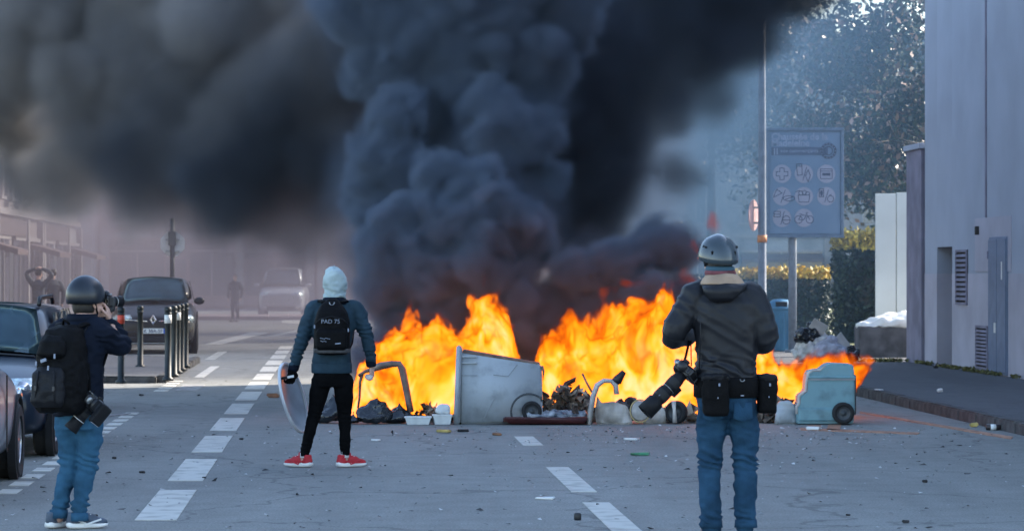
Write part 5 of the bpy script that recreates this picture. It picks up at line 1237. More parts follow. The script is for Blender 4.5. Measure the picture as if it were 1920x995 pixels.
# ---- hooded person with the disc
def hooded_person():
    o = gnd(610, 875); C = empty('person', (o.x, o.y, 0), 0, 'person in slate jacket, pale hood and red shoes holding a large disc', 'person', None)
    kk = o.y / F_PX
    X = lambda px: (px - 610) * kk
    Z = lambda py: (875 - py) * kk
    sL, sR = V3(X(588), 0, Z(581)), V3(X(668), 0, Z(581)); eL, eR = V3(X(566), -.02, Z(640)), V3(X(688), .0, Z(632)); wL, wR = V3(X(549), .03, Z(694)), V3(X(696), .05, Z(687))
    hipL, hipR = V3(X(604), 0, Z(712)), V3(X(643), 0, Z(712)); kL, kR = V3(X(590), .02, Z(775)), V3(X(646), .03, Z(778)); aL, aR = V3(X(571), -.02, Z(852)), V3(X(647), -.02, Z(850))
    hc = V3(X(627), .03, Z(532))
    bm = bmesh.new(); head(bm, hc, math.radians(-14)); limb(bm, [hc - V3(0, .02, .07), V3(X(627), 0, Z(568))], [.052, .058])
    torso(bm, [(X(626), 0, Z(705), .13, .09), (X(624), 0, Z(680), .13, .085), (X(625), 0, Z(640), .12, .08), (X(627), 0, Z(600), .15, .09), (X(627), 0, Z(575), .13, .06)])
    limb(bm, [sL, eL, wL], [.045, .036, .026]); limb(bm, [sR, eR, wR], [.045, .036, .026])
    limb(bm, [hipL, kL, aL, V3(aL.x, aL.y, .07)], [.07, .045, .03, .034]); limb(bm, [hipR, kR, aR, V3(aR.x, aR.y, .07)], [.07, .045, .03, .034])
    hand(bm, wR, (.05, .12, -1), (-.9, .3, 0), (0, 1, 0), 1.1, 1.1); hand(bm, wL, (-.25, .2, -1), (-.6, .8, 0), (0, 1, .3), 1.05, 1.05)
    obj('body', remeshed(bm, .0055, 2), M['skin'], C, True)
    # glove on the left hand
    bm = bmesh.new(); hand(bm, wL, (-.25, .2, -1), (-.6, .8, 0), (0, 1, .3), 1.05, 1.22); limb(bm, [wL + V3(0, 0, .03), wL + V3(-.01, .01, -.02)], [.038, .040]); me = remeshed(bm, .0055, 2); obj('glove', me, M['nylon'], C, True)
    bm = bmesh.new()
    torso(bm, [(X(622), 0, Z(698), .176, .125), (X(622), 0, Z(690), .178, .128), (X(622), 0, Z(672), .172, .125), (X(624), 0, Z(640), .170, .125), (X(626), 0, Z(605), .195, .135), (X(627), 0, Z(580), .185, .115), (X(627), 0, Z(566), .12, .09), (X(627), .01, Z(556), .075, .08)], p=2.5)
    limb(bm, [V3(X(600), 0, Z(577)), sL, eL, wL + V3(.004, 0, .03)], [.075, .082, .062, .044]); limb(bm, [V3(X(655), 0, Z(577)), sR, eR, wR + V3(0, 0, .035)], [.075, .082, .062, .044])
    me = remeshed(bm, .010, 4); folds(me, [(Z(625), .10, -1, X(585)), (Z(668), .08, -1, X(575)), (Z(620), .10, X(668), 1), (Z(662), .08, X(675), 1)], .010, 1.1, .007); obj('jacket', me, M['jk_blue'], C, True)
    bm = bmesh.new(); torso(bm, [(X(622), 0, Z(699), .172, .124), (X(622), 0, Z(697), .181, .131), (X(622), 0, Z(682), .181, .131), (X(622), 0, Z(680), .174, .126)], p=2.5); obj('hem_band', bm, M['jk_blue'], C, True)
    for w, e in ((wL, eL), (wR, eR)):
        d = (e - w).normalized(); bm = bmesh.new(); tube(bm, [w - d * .0, w + d * .012, w + d * .055, w + d * .062], [.040, .046, .047, .043], 14); obj('cuff', bm, M['jk_navy'], C, True)
    # hood
    bm = bmesh.new(); ball(bm, hc + V3(0, -.01, .01), (.111, .126, .148), 4); ball(bm, hc + V3(0, -.05, .055), (.080, .080, .092), 3); ball(bm, hc + V3(0, .0, -.09), (.096, .11, .085), 3); ball(bm, hc + V3(0, -.06, -.12), (.08, .06, .05), 3); limb(bm, [hc - V3(0, 0, .10), V3(X(627), .0, Z(563))], [.095, .115]); me = remeshed(bm, .010, 5); folds(me, [(hc.z - .10, .06, -1, 1)], .014, 4.0, .014)
    V = getv(me); V[:, 1] = np.minimum(V[:, 1], hc.y + .10); setv(me, V); obj('hood', me, M['hood'], C, True)
    bm = bmesh.new(); tube(bm, [(hc.x, hc.y - .125 * math.cos(t) - .005, hc.z + .02 + .145 * math.sin(t)) for t in np.linspace(-.9, 1.5, 10)], .0028, 5); obj('hood_seam', bm, M['hood'], C, True)
    bm = bmesh.new(); torso(bm, [(X(627), -.005, Z(570), .135, .10), (X(627), -.01, Z(563), .115, .105), (X(627), -.005, Z(557), .095, .105), (X(627), 0, Z(560), .085, .09)], p=2.2); obj('jacket_collar', bm, M['jk_navy'], C, True)
    # jeans
    bm = bmesh.new(); torso(bm, [(X(622), 0, Z(690), .155, .11), (X(622), -.005, Z(712), .172, .122), (X(622), -.005, Z(724), .165, .11)], p=2.4)
    limb(bm, [hipL + V3(-.002, 0, -.01), V3(X(597), .01, Z(740)), kL, V3(X(580), -.01, Z(812)), aL], [.095, .085, .062, .052, .043]); limb(bm, [hipR + V3(.004, 0, -.01), V3(X(645), .01, Z(740)), kR, V3(X(647), .0, Z(812)), aR], [.095, .085, .062, .052, .043])
    me = remeshed(bm, .010, 4); folds(me, [(Z(780), .07, -1, 1), (Z(838), .05, -1, 1)], .006, 6.0, .004); obj('jeans', me, M['blackjean'], C, True)
    for a in (aL, aR): bm = bmesh.new(); tube(bm, [(a.x, a.y, .085), (a.x, a.y, a.z + .02)], [.040, .038], 14); obj('sock', bm, M['white'], C, True)
    shoe(C, aL.x - .055, aL.y + .03, math.radians(62), M['shoe_red'], M['sole'], .295, accent=M['shoe_red']); shoe(C, aR.x + .055, aR.y + .03, math.radians(-62), M['shoe_red'], M['sole'], .295, accent=M['shoe_red'])
    # backpack
    B = bpy.data.objects.new('backpack', None); link(B, C); bc = V3(X(625), -.19, Z(612)); B.location = bc; zz = lambda py: Z(py) - bc.z
    bm = bmesh.new(); torso(bm, [(0, .03, zz(664), .125, .075), (0, 0, zz(655), .158, .10), (0, 0, zz(630), .160, .105), (0, 0.005, zz(600), .155, .10), (0, .02, zz(580), .125, .085), (0, .04, zz(568), .085, .06), (0, .05, zz(560), .04, .03)], p=3); me = remeshed(bm, .010, 5); folds(me, [], 0, 2.2, .006); obj('main_bag', me, M['nylon'], B, True)
    bm = bmesh.new(); torso(bm, [(0, -.085, zz(655), .12, .03), (0, -.095, zz(648), .138, .04), (0, -.095, zz(622), .138, .04), (0, -.085, zz(614), .12, .02)], p=3.5); obj('front_pocket', remeshed(bm, .010, 4), M['nylon'], B, True)
    bm = bmesh.new(); torso(bm, [(0, -.004, zz(660), .158, .103), (0, -.006, zz(652), .163, .107)], p=3); obj('base_panel', bm, M['basepanel'], B, True)
    bm = bmesh.new(); tube(bm, [(-.15, -.09, zz(607)), (-.1, -.108, zz(597)), (0, -.10, zz(592)), (.1, -.108, zz(597)), (.15, -.09, zz(607))], .004, 6); obj('zip', bm, M['nylon2'], B, True)
    bm = bmesh.new(); tube(bm, [(.022 * math.cos(t), -.02 - .012 * math.sin(t), zz(566) - .026 * math.sin(t)) for t in np.linspace(0, math.pi, 9)], .005, 6); obj('grab_loop', bm, M['steel'], B, True)
    for s in (-1, 1):
        bm = bmesh.new(); tube(bm, [(s * .06, .03, zz(566)), (s * .11, .13, zz(563)), (s * .15, .26, zz(575)), (s * .165, .31, zz(610)), (s * .16, .22, zz(645)), (s * .14, .05, zz(655))], [.026, .028, .028, .026, .014, .012], 8, sx=.35, up=(1, 0, 0)); obj('shoulder_strap', bm, M['nylon'], B, True)
        box('zip_pull', (s * .148, -.092, zz(611) - (0 if s < 0 else .03)), (.012, .006, .03), M['silverprint'], B, .002)
    t = obj('writing', text_mesh('PAD 75', .052, .0015, 'LEFT', .0), M['silverprint'], B); t.location = (-.09, -.110, zz(605))
    for (x, z, w) in ((-.09, zz(632), .09), (-.09, zz(637), .055)):
        for q in range(6): box('printed_mark', (x + w * q / 6, -.1365, z - .004 * (q % 3)), (w / 8, .003, .006), M['silverprint'], B)
    box('logo_bar', (.06, -.1365, zz(642)), (.05, .003, .010), M['silverprint'], B, rot=(0, -.1, 0))
    # disc held like a shield
    d0 = at(549, 746, o.y); D = empty('disc_shield', (d0.x, o.y + .10, d0.z), 0, 'large shallow dished disc gripped at the side of the hooded person', 'disc')
    nrm = Vector((.955, -.21, .235)).normalized(); Rm = nrm.to_track_quat('Z', 'Y').to_matrix().to_4x4()
    D.rotation_euler = (0, math.radians(-2), 0)
    r = .325; bm = bmesh.new(); lathe(bm, [(0, -.055), (r * .4, -.05), (r * .75, -.03), (r * .93, -.006), (r * .96, .0), (r * .94, -.002 - .008), (r * .75, -.038), (r * .4, -.058), (0, -.063)], 48, Rm); obj('dish', bm, M['dish'], D, True)
    bm = bmesh.new(); lathe(bm, [(r * .93, -.012), (r * .93, .008), (r * 1.0, .012), (r * 1.0, -.016)], 48, Rm, closed=True); bmesh.ops.recalc_face_normals(bm, faces=bm.faces[:]); obj('rim', bm, M['dishrim'], D, True)
    g = wL + V3(-.02, .0, -.06); gl = V3(o.x, o.y, 0) + g - D.location
    bm = bmesh.new(); tube(bm, [gl + V3(-.085, -.035, -.008), gl + V3(-.03, -.05, .0), gl + V3(.03, -.05, .012)], .012, 8, sx=1.6); obj('grip_strap', bm, M['black'], D, True)
    box('buckle', gl + V3(.01, -.065, .006), (.06, .012, .022), M['white'], D, .003, rot=(0, -.15, 0))
def held_stone():
    p = at(698, 702, 27.1); bm = bmesh.new(); ball(bm, (0, 0, 0), (.036, .034, .03), 3); me = bpy.data.meshes.new('s'); bm.to_mesh(me); bm.free(); wrinkle(me, .008, .03)
    tag(obj('held_stone', me, M['melt'], None, True, loc=(p.x, gnd(610, 875).y + .02, p.z)), 'pale stone held in the bare hand of the hooded person', 'stone')
held_stone()
M['basepanel'] = pm('worn_suede_base', (.06, .058, .06), .9, nscale=20, namt=.4)
M['dish'] = pm('satin_metal_dish', (.32, .35, .38), .28, .85, nscale=3, namt=.2)
M['dishrim'] = pm('pale_dish_rim', (.55, .56, .58), .4, .2)
hooded_person()

# ---- photographer in the grey jacket
def right_photographer():
    o = gnd(1360, 1012); C = empty('person', (o.x, o.y, 0), 0, 'photographer in charcoal shell jacket and grey helmet with a long lens at the hip', 'person')
    kk = o.y / F_PX; X = lambda px: (px - 1360) * kk; Z = lambda py: (1012 - py) * kk
    hc = V3(X(1347), .05, Z(493)); sL, sR = V3(X(1304), 0, Z(556)), V3(X(1412), 0, Z(562)); eL, eR = V3(X(1262), -.03, Z(625)), V3(X(1436), -.03, Z(634)); wL, wR = V3(X(1300), .27, Z(628)), V3(X(1405), .27, Z(640))
    hipL, hipR = V3(X(1338), 0, Z(760)), V3(X(1388), 0, Z(760)); kL, kR = V3(X(1331), .02, Z(868)), V3(X(1397), .02, Z(868)); aL, aR = V3(X(1333), -.02, Z(985)), V3(X(1398), -.02, Z(985))
    bm = bmesh.new(); head(bm, hc, math.radians(18)); limb(bm, [hc - V3(0, .02, .06), V3(X(1350), 0, Z(540))], [.056, .062])
    torso(bm, [(X(1362), 0, Z(750), .14, .10), (X(1361), 0, Z(700), .145, .10), (X(1360), 0, Z(640), .14, .095), (X(1358), 0, Z(590), .16, .10), (X(1357), 0, Z(550), .13, .07)])
    limb(bm, [sL, eL, wL], [.048, .038, .028]); limb(bm, [sR, eR, wR], [.048, .038, .028]); limb(bm, [hipL, kL, aL, V3(aL.x, aL.y, .07)], [.075, .05, .034, .036]); limb(bm, [hipR, kR, aR, V3(aR.x, aR.y, .07)], [.075, .05, .034, .036])
    hand(bm, wL, (.7, .7, .1), (0, -.2, -1), (0, 1, 0), .8, 1.05); hand(bm, wR, (-.7, .7, .1), (0, -.2, -1), (0, 1, 0), .8, 1.05)
    obj('body', remeshed(bm, .006, 2), M['skin'], C, True)
    bm = bmesh.new(); ball(bm, hc + V3(0, -.02, -.005), (.084, .094, .085), 3); ball(bm, hc + V3(0, -.05, -.05), (.068, .055, .05), 3); me = remeshed(bm, .008, 2); V = getv(me); V[:, 1] = np.minimum(V[:, 1], hc.y + .03); setv(me, V); obj('hair', me, M['hair'], C, True)
    helmet_climb(C, hc + V3(0, -.005, .052), math.radians(14))
    bm = bmesh.new()
    torso(bm, [(X(1361), 0, Z(714), .196, .145), (X(1361), 0, Z(704), .198, .148), (X(1361), 0, Z(680), .194, .145), (X(1361), 0, Z(640), .195, .145), (X(1360), 0, Z(600), .215, .15), (X(1359), 0, Z(568), .215, .14), (X(1357), 0, Z(548), .165, .11), (X(1354), .01, Z(536), .105, .09)], p=2.6)
    limb(bm, [V3(X(1322), 0, Z(552)), sL, eL, V3(X(1285), .15, Z(632)), wL], [.09, .098, .082, .066, .05]); limb(bm, [V3(X(1395), 0, Z(554)), sR, eR, V3(X(1418), .15, Z(642)), wR], [.09, .098, .080, .066, .05])
    me = remeshed(bm, .010, 4); V = getv(me); N = norms(me)
    # long diagonal creases of a shell jacket
    u = V[:, 2] * .9 + V[:, 0] * .55; u2 = V[:, 2] * .9 - V[:, 0] * .5
    dd = .007 * (1 - np.abs(pnoise(np.stack([u * 1.0, V[:, 0] * .10, V[:, 1] * .12], 1), (.06, .055, .08))) * 2.6) + .004 * (1 - np.abs(pnoise(np.stack([u2, V[:, 0] * .10 + 5, V[:, 1] * .12], 1), (.08, .06, .08))) * 2.2)
    setv(me, V + N * (dd * .9)[:, None]); folds(me, [(Z(690), .07, -.2, .2)], .009, 9.0, .0015); obj('jacket', me, M['jk_grey'], C, True)
    bm = bmesh.new(); tube(bm, [V3(X(1308), -.0, Z(548)), V3(X(1312), -.10, Z(575)), V3(X(1311), -.125, Z(620)), V3(X(1309), -.11, Z(690))], .004, 6); obj('side_seam', bm, M['jk_grey'], C, True)
    # folded hood hanging on the back, tan lining, scarf
    bm = bmesh.new(); hx = X(1354); torso(bm, [(hx, -.135, Z(566), .05, .03), (hx, -.15, Z(559), .085, .05), (hx, -.14, Z(548), .125, .07), (hx, -.10, Z(538), .15, .10), (hx, -.06, Z(532), .155, .11), (hx, -.03, Z(530), .13, .09)], p=2.2); me = remeshed(bm, .010, 4); folds(me, [], 0, 12.0, .010); obj('hood', me, M['jk_grey'], C, True)
    bm = bmesh.new(); torso(bm, [(hx, -.055, Z(534), .152, .110), (hx - .003, -.045, Z(527), .140, .106), (hx - .005, -.03, Z(518), .118, .10), (hx - .008, -.015, Z(513), .098, .092)], p=2.2); me = remeshed(bm, .010, 3); folds(me, [], 0, 2.0, .006); obj('hood_lining', me, M['tan'], C, True)
    bm = bmesh.new(); torso(bm, [(hx - .01, .0, Z(517), .098, .096), (hx - .012, .0, Z(511), .102, .10), (hx - .012, .005, Z(506), .094, .094)], p=2.1); obj('scarf', bm, M['scarf'], C, True)
    bm = bmesh.new(); torso(bm, [(hx - .012, .0, Z(509), .090, .092), (hx - .014, .0, Z(504), .096, .098), (hx - .016, .005, Z(499), .086, .088)], p=2.1); obj('collar', bm, M['teal'], C, True)
    # jeans
    bm = bmesh.new(); torso(bm, [(X(1362), 0, Z(722), .178, .125), (X(1362), -.01, Z(745), .190, .145), (X(1362), -.012, Z(765), .190, .145), (X(1362), -.005, Z(780), .18, .12)], p=2.5)
    limb(bm, [hipL + V3(-.002, 0, -.02), V3(X(1334), .01, Z(810)), kL, V3(X(1331), -.015, Z(925)), aL], [.108, .098, .078, .074, .066]); limb(bm, [hipR + V3(.006, 0, -.02), V3(X(1395), .01, Z(810)), kR, V3(X(1397), -.015, Z(925)), aR], [.108, .098, .078, .074, .066])
    me = remeshed(bm, .010, 4); folds(me, [(Z(862), .06, -1, 1), (Z(970), .045, -1, 1)], .020, 3.0, .011); folds(me, [(Z(800), .05, -1, 1)], .007, 1.0, .0); obj('jeans', me, M['denim'], C, True)
    bm = bmesh.new(); tube(bm, [V3(X(1362), -.155, Z(722)), V3(X(1362), -.158, Z(765)), V3(X(1364), -.11, Z(792))], .004, 5); obj('seat_seam', bm, M['denim'], C, True)
    for s in (-1, 1):
        bm = bmesh.new(); rounded = rounded_prism([(-.06, 0), (.06, 0), (.065, -.1), (0, -.125), (-.065, -.1)], -.006, .006, .003, 1); obj('back_pocket', rounded, M['denim'], C, True, loc=(X(1362) + s * .095, -.142, Z(752)), rot=(0, 0, s * .25))
    for a in (aL, aR): bm = bmesh.new(); tube(bm, [(a.x, a.y, .085), (a.x, a.y, .135)], [.074, .070], 16); me = bpy.data.meshes.new('h'); bm.to_mesh(me); bm.free(); obj('hem', me, M['denim'], C, True)
    shoe(C, aL.x - .01, aL.y + .09, math.radians(8), M['shoe_brown'], M['sole']); shoe(C, aR.x + .01, aR.y + .09, math.radians(-8), M['shoe_brown'], M['sole'])
    # belt with pouches
    Bt = bpy.data.objects.new('utility_belt', None); link(Bt, C)
    bm = bmesh.new(); torso(bm, [(X(1362), -.005, Z(744), .205, .158), (X(1362), -.005, Z(742), .212, .164), (X(1362), -.005, Z(708), .212, .164), (X(1362), -.005, Z(706), .204, .156)], p=2.6); obj('padded_belt', bm, M['nylon'], Bt, True)
    def pouch(px0, px1, py0, py1, y, top=M['nylon2']):
        Pq = bpy.data.objects.new('belt_pouch', None); link(Pq, Bt); cx, w = X((px0 + px1) / 2), (px1 - px0) * kk; z0, z1 = Z(py1), Z(py0); Pq.location = (cx, y, (z0 + z1) / 2); hh = (z1 - z0) / 2
        bm = bmesh.new(); torso(bm, [(0, 0, -hh, w * .42, .055), (0, 0, -hh + .02, w * .47, .068), (0, 0, hh * .6, w * .5, .072), (0, 0, hh, w * .47, .066)], p=3.4); me = remeshed(bm, .009, 3); folds(me, [], 0, px0, .006); obj('pouch_body', me, M['nylon'], Pq, True)
        bm = bmesh.new(); torso(bm, [(0, 0, hh * .72, w * .51, .074), (0, 0, hh * 1.0, w * .5, .072), (0, 0, hh * 1.07, w * .36, .05)], p=3.2); me = remeshed(bm, .009, 2); wrinkle(me, .008, .03); obj('pouch_lid', me, top, Pq, True)
        box('cord_lock', (w * .1, -.078, hh * .55), (.012, .01, .02), M['silverprint'], Pq, .003); box('cord_lock', (w * .05, -.076, -hh * .1), (.008, .008, .012), M['silverprint'], Pq, .003)
    pouch(1312, 1364, 701, 776, -.20); pouch(1418, 1457, 704, 774, -.02)
    bm = bmesh.new(); tube(bm, [(X(1388) + .014 * math.cos(t), -.172, Z(709) + .014 * math.sin(t)) for t in np.linspace(math.pi, 2 * math.pi, 8)], .003, 6); obj('d_ring', bm, M['steel'], Bt, True); box('belt_tag', (X(1388), -.170, Z(739)), (.02, .003, .008), M['silverprint'], Bt)
    # hanging camera with long lens; lens points down to the left
    bd = at(1285, 694, o.y); d = Vector(((1216 - 1285), 0, -(762 - 694))).normalized(); d = (d + Vector((0, -.15, 0))).normalized()
    zax = -d; yax = Vector((-.45, -.75, .5)); yax = (yax - zax * yax.dot(zax)).normalized(); xax = yax.cross(zax)
    M4 = Matrix.Translation((bd.x, o.y - .08, bd.z)) @ Matrix((xax, yax, zax)).transposed().to_4x4() @ Matrix.Diagonal((1.08, 1.05, 1.02, 1))
    K = slr(None, 'slung_camera', M4, True); tag(K, 'black camera with long lens hanging from a strap at the photographer elbow', 'camera')
    bm = bmesh.new(); a = Vector((bd.x, o.y - .06, bd.z)); L = lambda v: K.matrix_basis.inverted() @ v
    tube(bm, [L(a + V3(-.02, 0, .03)), L(a + V3(.0, .02, .09)), L(a + V3(.025, .05, .19))], .008, 6, sx=.35); tube(bm, [L(a + V3(.035, 0, .03)), L(a + V3(.035, .03, .1)), L(a + V3(.035, .05, .19))], .004, 6); obj('strap', bm, M['nylon'], K, True)
right_photographer()

# ---- photographer with the backpack
def left_photographer():
    o = gnd(140, 990); C = empty('person', (o.x, o.y, 0), 0, 'photographer in navy jacket, black helmet and backpack raising a camera', 'person')
    kk = o.y / F_PX; X = lambda px: (px - 140) * kk; Z = lambda py: (990 - py) * kk; yw = math.radians(-42)
    hc = V3(X(163), .06, Z(568)); sL, sR = V3(X(112), .05, Z(625)), V3(X(190), -.06, Z(622)); eL, eR = V3(X(165), .32, Z(645)), V3(X(226), .06, Z(648)); wL, wR = V3(X(180), .30, Z(600)), V3(X(200), .10, Z(602))
    hipL, hipR = V3(X(128), .02, Z(790)), V3(X(168), -.02, Z(790)); kL, kR = V3(X(127), .04, Z(878)), V3(X(163), .0, Z(878)); aL, aR = V3(X(109), .03, Z(958)), V3(X(149), -.02, Z(962))
    hy = math.radians(-44)
    bm = bmesh.new(); head(bm, hc, hy, math.radians(-4)); limb(bm, [hc - V3(.01, .02, .06), V3(X(150), .0, Z(606))], [.055, .06])
    torso(bm, [(X(147), 0, Z(780), .14, .10), (X(145), 0, Z(740), .14, .10), (X(147), 0, Z(690), .135, .095), (X(150), 0, Z(640), .15, .10), (X(150), 0, Z(612), .12, .07)], yw)
    limb(bm, [sL, eL, wL], [.045, .037, .027]); limb(bm, [sR, eR, wR], [.045, .037, .027]); limb(bm, [hipL, kL, aL, V3(aL.x, aL.y, .07)], [.075, .048, .033, .036]); limb(bm, [hipR, kR, aR, V3(aR.x, aR.y, .07)], [.075, .048, .033, .036])
    hand(bm, wR, (-.12, .25, 1), (-.9, .1, .1), (-.2, -1, .4), .75, 1.05); hand(bm, wL, (.1, -.1, 1), (.3, -.6, .3), (.5, 0, .4), .8, 1.05)
    obj('body', remeshed(bm, .0055, 2), M['skin'], C, True)
    bm = bmesh.new(); ball(bm, hc + V3(-.025, -.015, -.02), (.082, .088, .085), 3); me = remeshed(bm, .008, 2); obj('hair', me, M['hair'], C, True)
    helmet_skate(C, hc + V3(-.018, -.01, .045), hy, 0.0)
    bm = bmesh.new(); dirf = Vector((-math.sin(hy), math.cos(hy), 0)); dirr = Vector((math.cos(hy), math.sin(hy), 0))
    tube(bm, [hc + dirr * .088 + V3(0, 0, .0) - dirf * .01, hc + dirr * .075 + dirf * .02 + V3(0, 0, -.07), hc + dirf * .055 + V3(0, 0, -.125)], .007, 6, sx=.5); obj('chin_strap', bm, M['nylon'], C, True)
    bm = bmesh.new()
    torso(bm, [(X(146), 0, Z(778), .182, .135), (X(146), 0, Z(765), .186, .14), (X(146), 0, Z(720), .182, .14), (X(148), 0, Z(670), .185, .14), (X(150), 0, Z(632), .195, .13), (X(150), 0, Z(612), .15, .11), (X(152), .01, Z(600), .10, .095), (X(153), .015, Z(590), .088, .09)], yw, p=2.5)
    limb(bm, [V3(X(125), .03, Z(617)), sL, eL, wL - V3(0, 0, .02)], [.085, .088, .070, .048]); limb(bm, [V3(X(176), -.03, Z(615)), sR, V3(X(212), .0, Z(640)), eR, V3(X(214), .12, Z(622)), wR - V3(0, 0, .02)], [.088, .092, .082, .070, .058, .046])
    me = remeshed(bm, .010, 4); folds(me, [(Z(630), .08, X(185), 1), (Z(760), .05, -1, 1)], .010, 5.0, .008); obj('jacket', me, M['jk_navy'], C, True)
    bm = bmesh.new(); torso(bm, [(X(151), .01, Z(606), .105, .10), (X(152), .012, Z(598), .112, .108), (X(154), .015, Z(588), .10, .10), (X(154), .015, Z(591), .09, .09)], yw, p=2.2); obj('collar', bm, M['jk_navy'], C, True)
    bm = bmesh.new(); torso(bm, [(X(147), 0, Z(765), .170, .125), (X(148), 0, Z(785), .178, .140), (X(148), 0, Z(805), .168, .125)], yw, p=2.4)
    limb(bm, [hipL + V3(0, 0, -.02), V3(X(130), .03, Z(830)), kL, V3(X(118), .02, Z(920)), aL], [.098, .084, .064, .058, .052]); limb(bm, [hipR + V3(0, 0, -.02), V3(X(169), -.01, Z(830)), kR, V3(X(155), -.015, Z(920)), aR], [.098, .084, .064, .058, .052])
    me = remeshed(bm, .010, 4); folds(me, [(Z(868), .07, -1, 1), (Z(945), .05, -1, 1)], .013, 8.0, .010); obj('jeans', me, M['denim2'], C, True)
    for a in (aL, aR): bm = bmesh.new(); tube(bm, [(a.x, a.y, a.z - .045), (a.x, a.y, a.z + .01)], [.067, .062], 16); obj('hem', bm, M['denim2'], C, True)
    shoe(C, aL.x + .0, aL.y + .06, math.radians(-28), M['shoe_dark'], M['sole'], accent=M['white']); shoe(C, aR.x + .05, aR.y + .03, math.radians(-66), M['shoe_dark'], M['sole'], accent=M['white'])
    # backpack on the back, turned with the torso
    B = bpy.data.objects.new('backpack', None); link(B, C); bc = V3(X(124), -.20, Z(690)); B.location = bc; B.rotation_euler = (math.radians(-4), 0, math.radians(-24)); zz = lambda py: Z(py) - bc.z
    bm = bmesh.new(); torso(bm, [(0, 0, zz(770), .135, .09), (0, 0, zz(762), .165, .125), (0, 0, zz(730), .172, .14), (0, 0, zz(680), .168, .135), (0, .01, zz(640), .15, .12), (0, .03, zz(616), .12, .09), (0, .05, zz(606), .07, .05)], p=3); me = remeshed(bm, .010, 4); folds(me, [], 0, 3.3, .012); obj('main_bag', me, M['nylon'], B, True)
    bm = bmesh.new(); torso(bm, [(-.01, -.12, zz(762), .10, .04), (-.01, -.14, zz(752), .125, .055), (-.01, -.14, zz(700), .12, .05), (-.01, -.12, zz(688), .09, .03)], p=3.2); me = remeshed(bm, .010, 4); folds(me, [], 0, 8.8, .008); obj('front_pocket', me, M['nylon2'], B, True)
    bm = bmesh.new(); torso(bm, [(-.01, -.10, zz(672), .09, .03), (-.01, -.125, zz(664), .11, .045), (-.01, -.11, zz(640), .10, .04), (-.01, -.08, zz(628), .06, .03)], p=3); me = remeshed(bm, .010, 3); folds(me, [], 0, 6.1, .008); obj('upper_pocket', me, M['nylon'], B, True)
    for s in (-1, 1):
        bm = bmesh.new(); tube(bm, [(s * .07, .04, zz(612)), (s * .10, .12, zz(603)), (s * .14, .24, zz(616)), (s * .16, .30, zz(650)), (s * .15, .2, zz(720)), (s * .15, .06, zz(755))], [.03, .032, .032, .028, .014, .012], 8, sx=.35, up=(1, 0, 0)); obj('shoulder_strap', bm, M['nylon'], B, True)
        bm = bmesh.new(); tube(bm, [(s * .075, -.185, zz(755)), (s * .07, -.195, zz(725)), (s * .06, -.185, zz(695))], .007, 6, sx=.5); obj('compression_strap', bm, M['nylon2'], B, True)
        box('buckle', (s * .07, -.197, zz(728)), (.02, .014, .035), M['black'], B, .003)
    for (x, y, z) in ((.06, -.185, zz(668)), (-.09, -.17, zz(682)), (.02, -.195, zz(690))): box('zip_pull', (x, y, z), (.012, .008, .032), M['silverprint'], B, .002)
    box('white_tag', (-.03, -.178, zz(676)), (.045, .006, .022), M['silverprint'], B, .002, rot=(0, -.3, 0))
    bm = bmesh.new(); tube(bm, [(-.02, .03, zz(606)), (.0, .0, zz(598)), (.03, .03, zz(605))], .009, 6); obj('grab_handle', bm, M['nylon'], B, True)
    bm = bmesh.new(); tube(bm, [V3(X(172), -.11, Z(605)), V3(X(164), -.16, Z(622)), V3(X(162), -.175, Z(640))], .008, 6, sx=.5); obj('strap_webbing', bm, M['nylon2'], C, True); box('strap_clip', (X(162), -.18, Z(645)), (.022, .012, .06), M['yellowclip'], C, .004)
    # camera at the eye: lens points where the face looks
    fwd = dirf; cp = V3(o.x, o.y, 0) + hc + fwd * .150 + V3(0, 0, .008); zax = -fwd; yax = V3(0, 0, 1); xax = yax.cross(zax)
    K = slr(None, 'raised_camera', Matrix.Translation(cp) @ Matrix((xax, yax, zax)).transposed().to_4x4() @ Matrix.Diagonal((.88, .88, .75, 1)), False); tag(K, 'black camera held up to the eye of the helmeted photographer', 'camera')
    # second camera with flash hanging at the hip
    cp = at(180, 752, o.y); d = Vector((-.62, -.1, -.78)).normalized(); zax = -d; yax = Vector((.62, -.62, .1)); yax = (yax - zax * yax.dot(zax)).normalized(); xax = yax.cross(zax)
    K2 = slr(None, 'hip_camera', Matrix.Translation((cp.x, o.y - .17, cp.z)) @ Matrix((xax, yax, zax)).transposed().to_4x4() @ Matrix.Diagonal((1.08, 1.0, 1.35, 1)), False, True); tag(K2, 'camera with flash and hooded lens hanging at the hip over jeans', 'camera')
    inv = K2.matrix_basis.inverted(); bm = bmesh.new(); a = Vector((cp.x, o.y - .16, cp.z)); tube(bm, [inv @ (a + V3(-.02, 0, .05)), inv @ (a + V3(-.03, .0, .25)), inv @ (a + V3(-.03, .05, .45))], .01, 6, sx=.3); obj('strap', bm, M['nylon'], K2, True)
M['yellowclip'] = pm('yellow_black_clip', (.40, .25, .04), .6, nscale=60, namt=.9)
left_photographer()
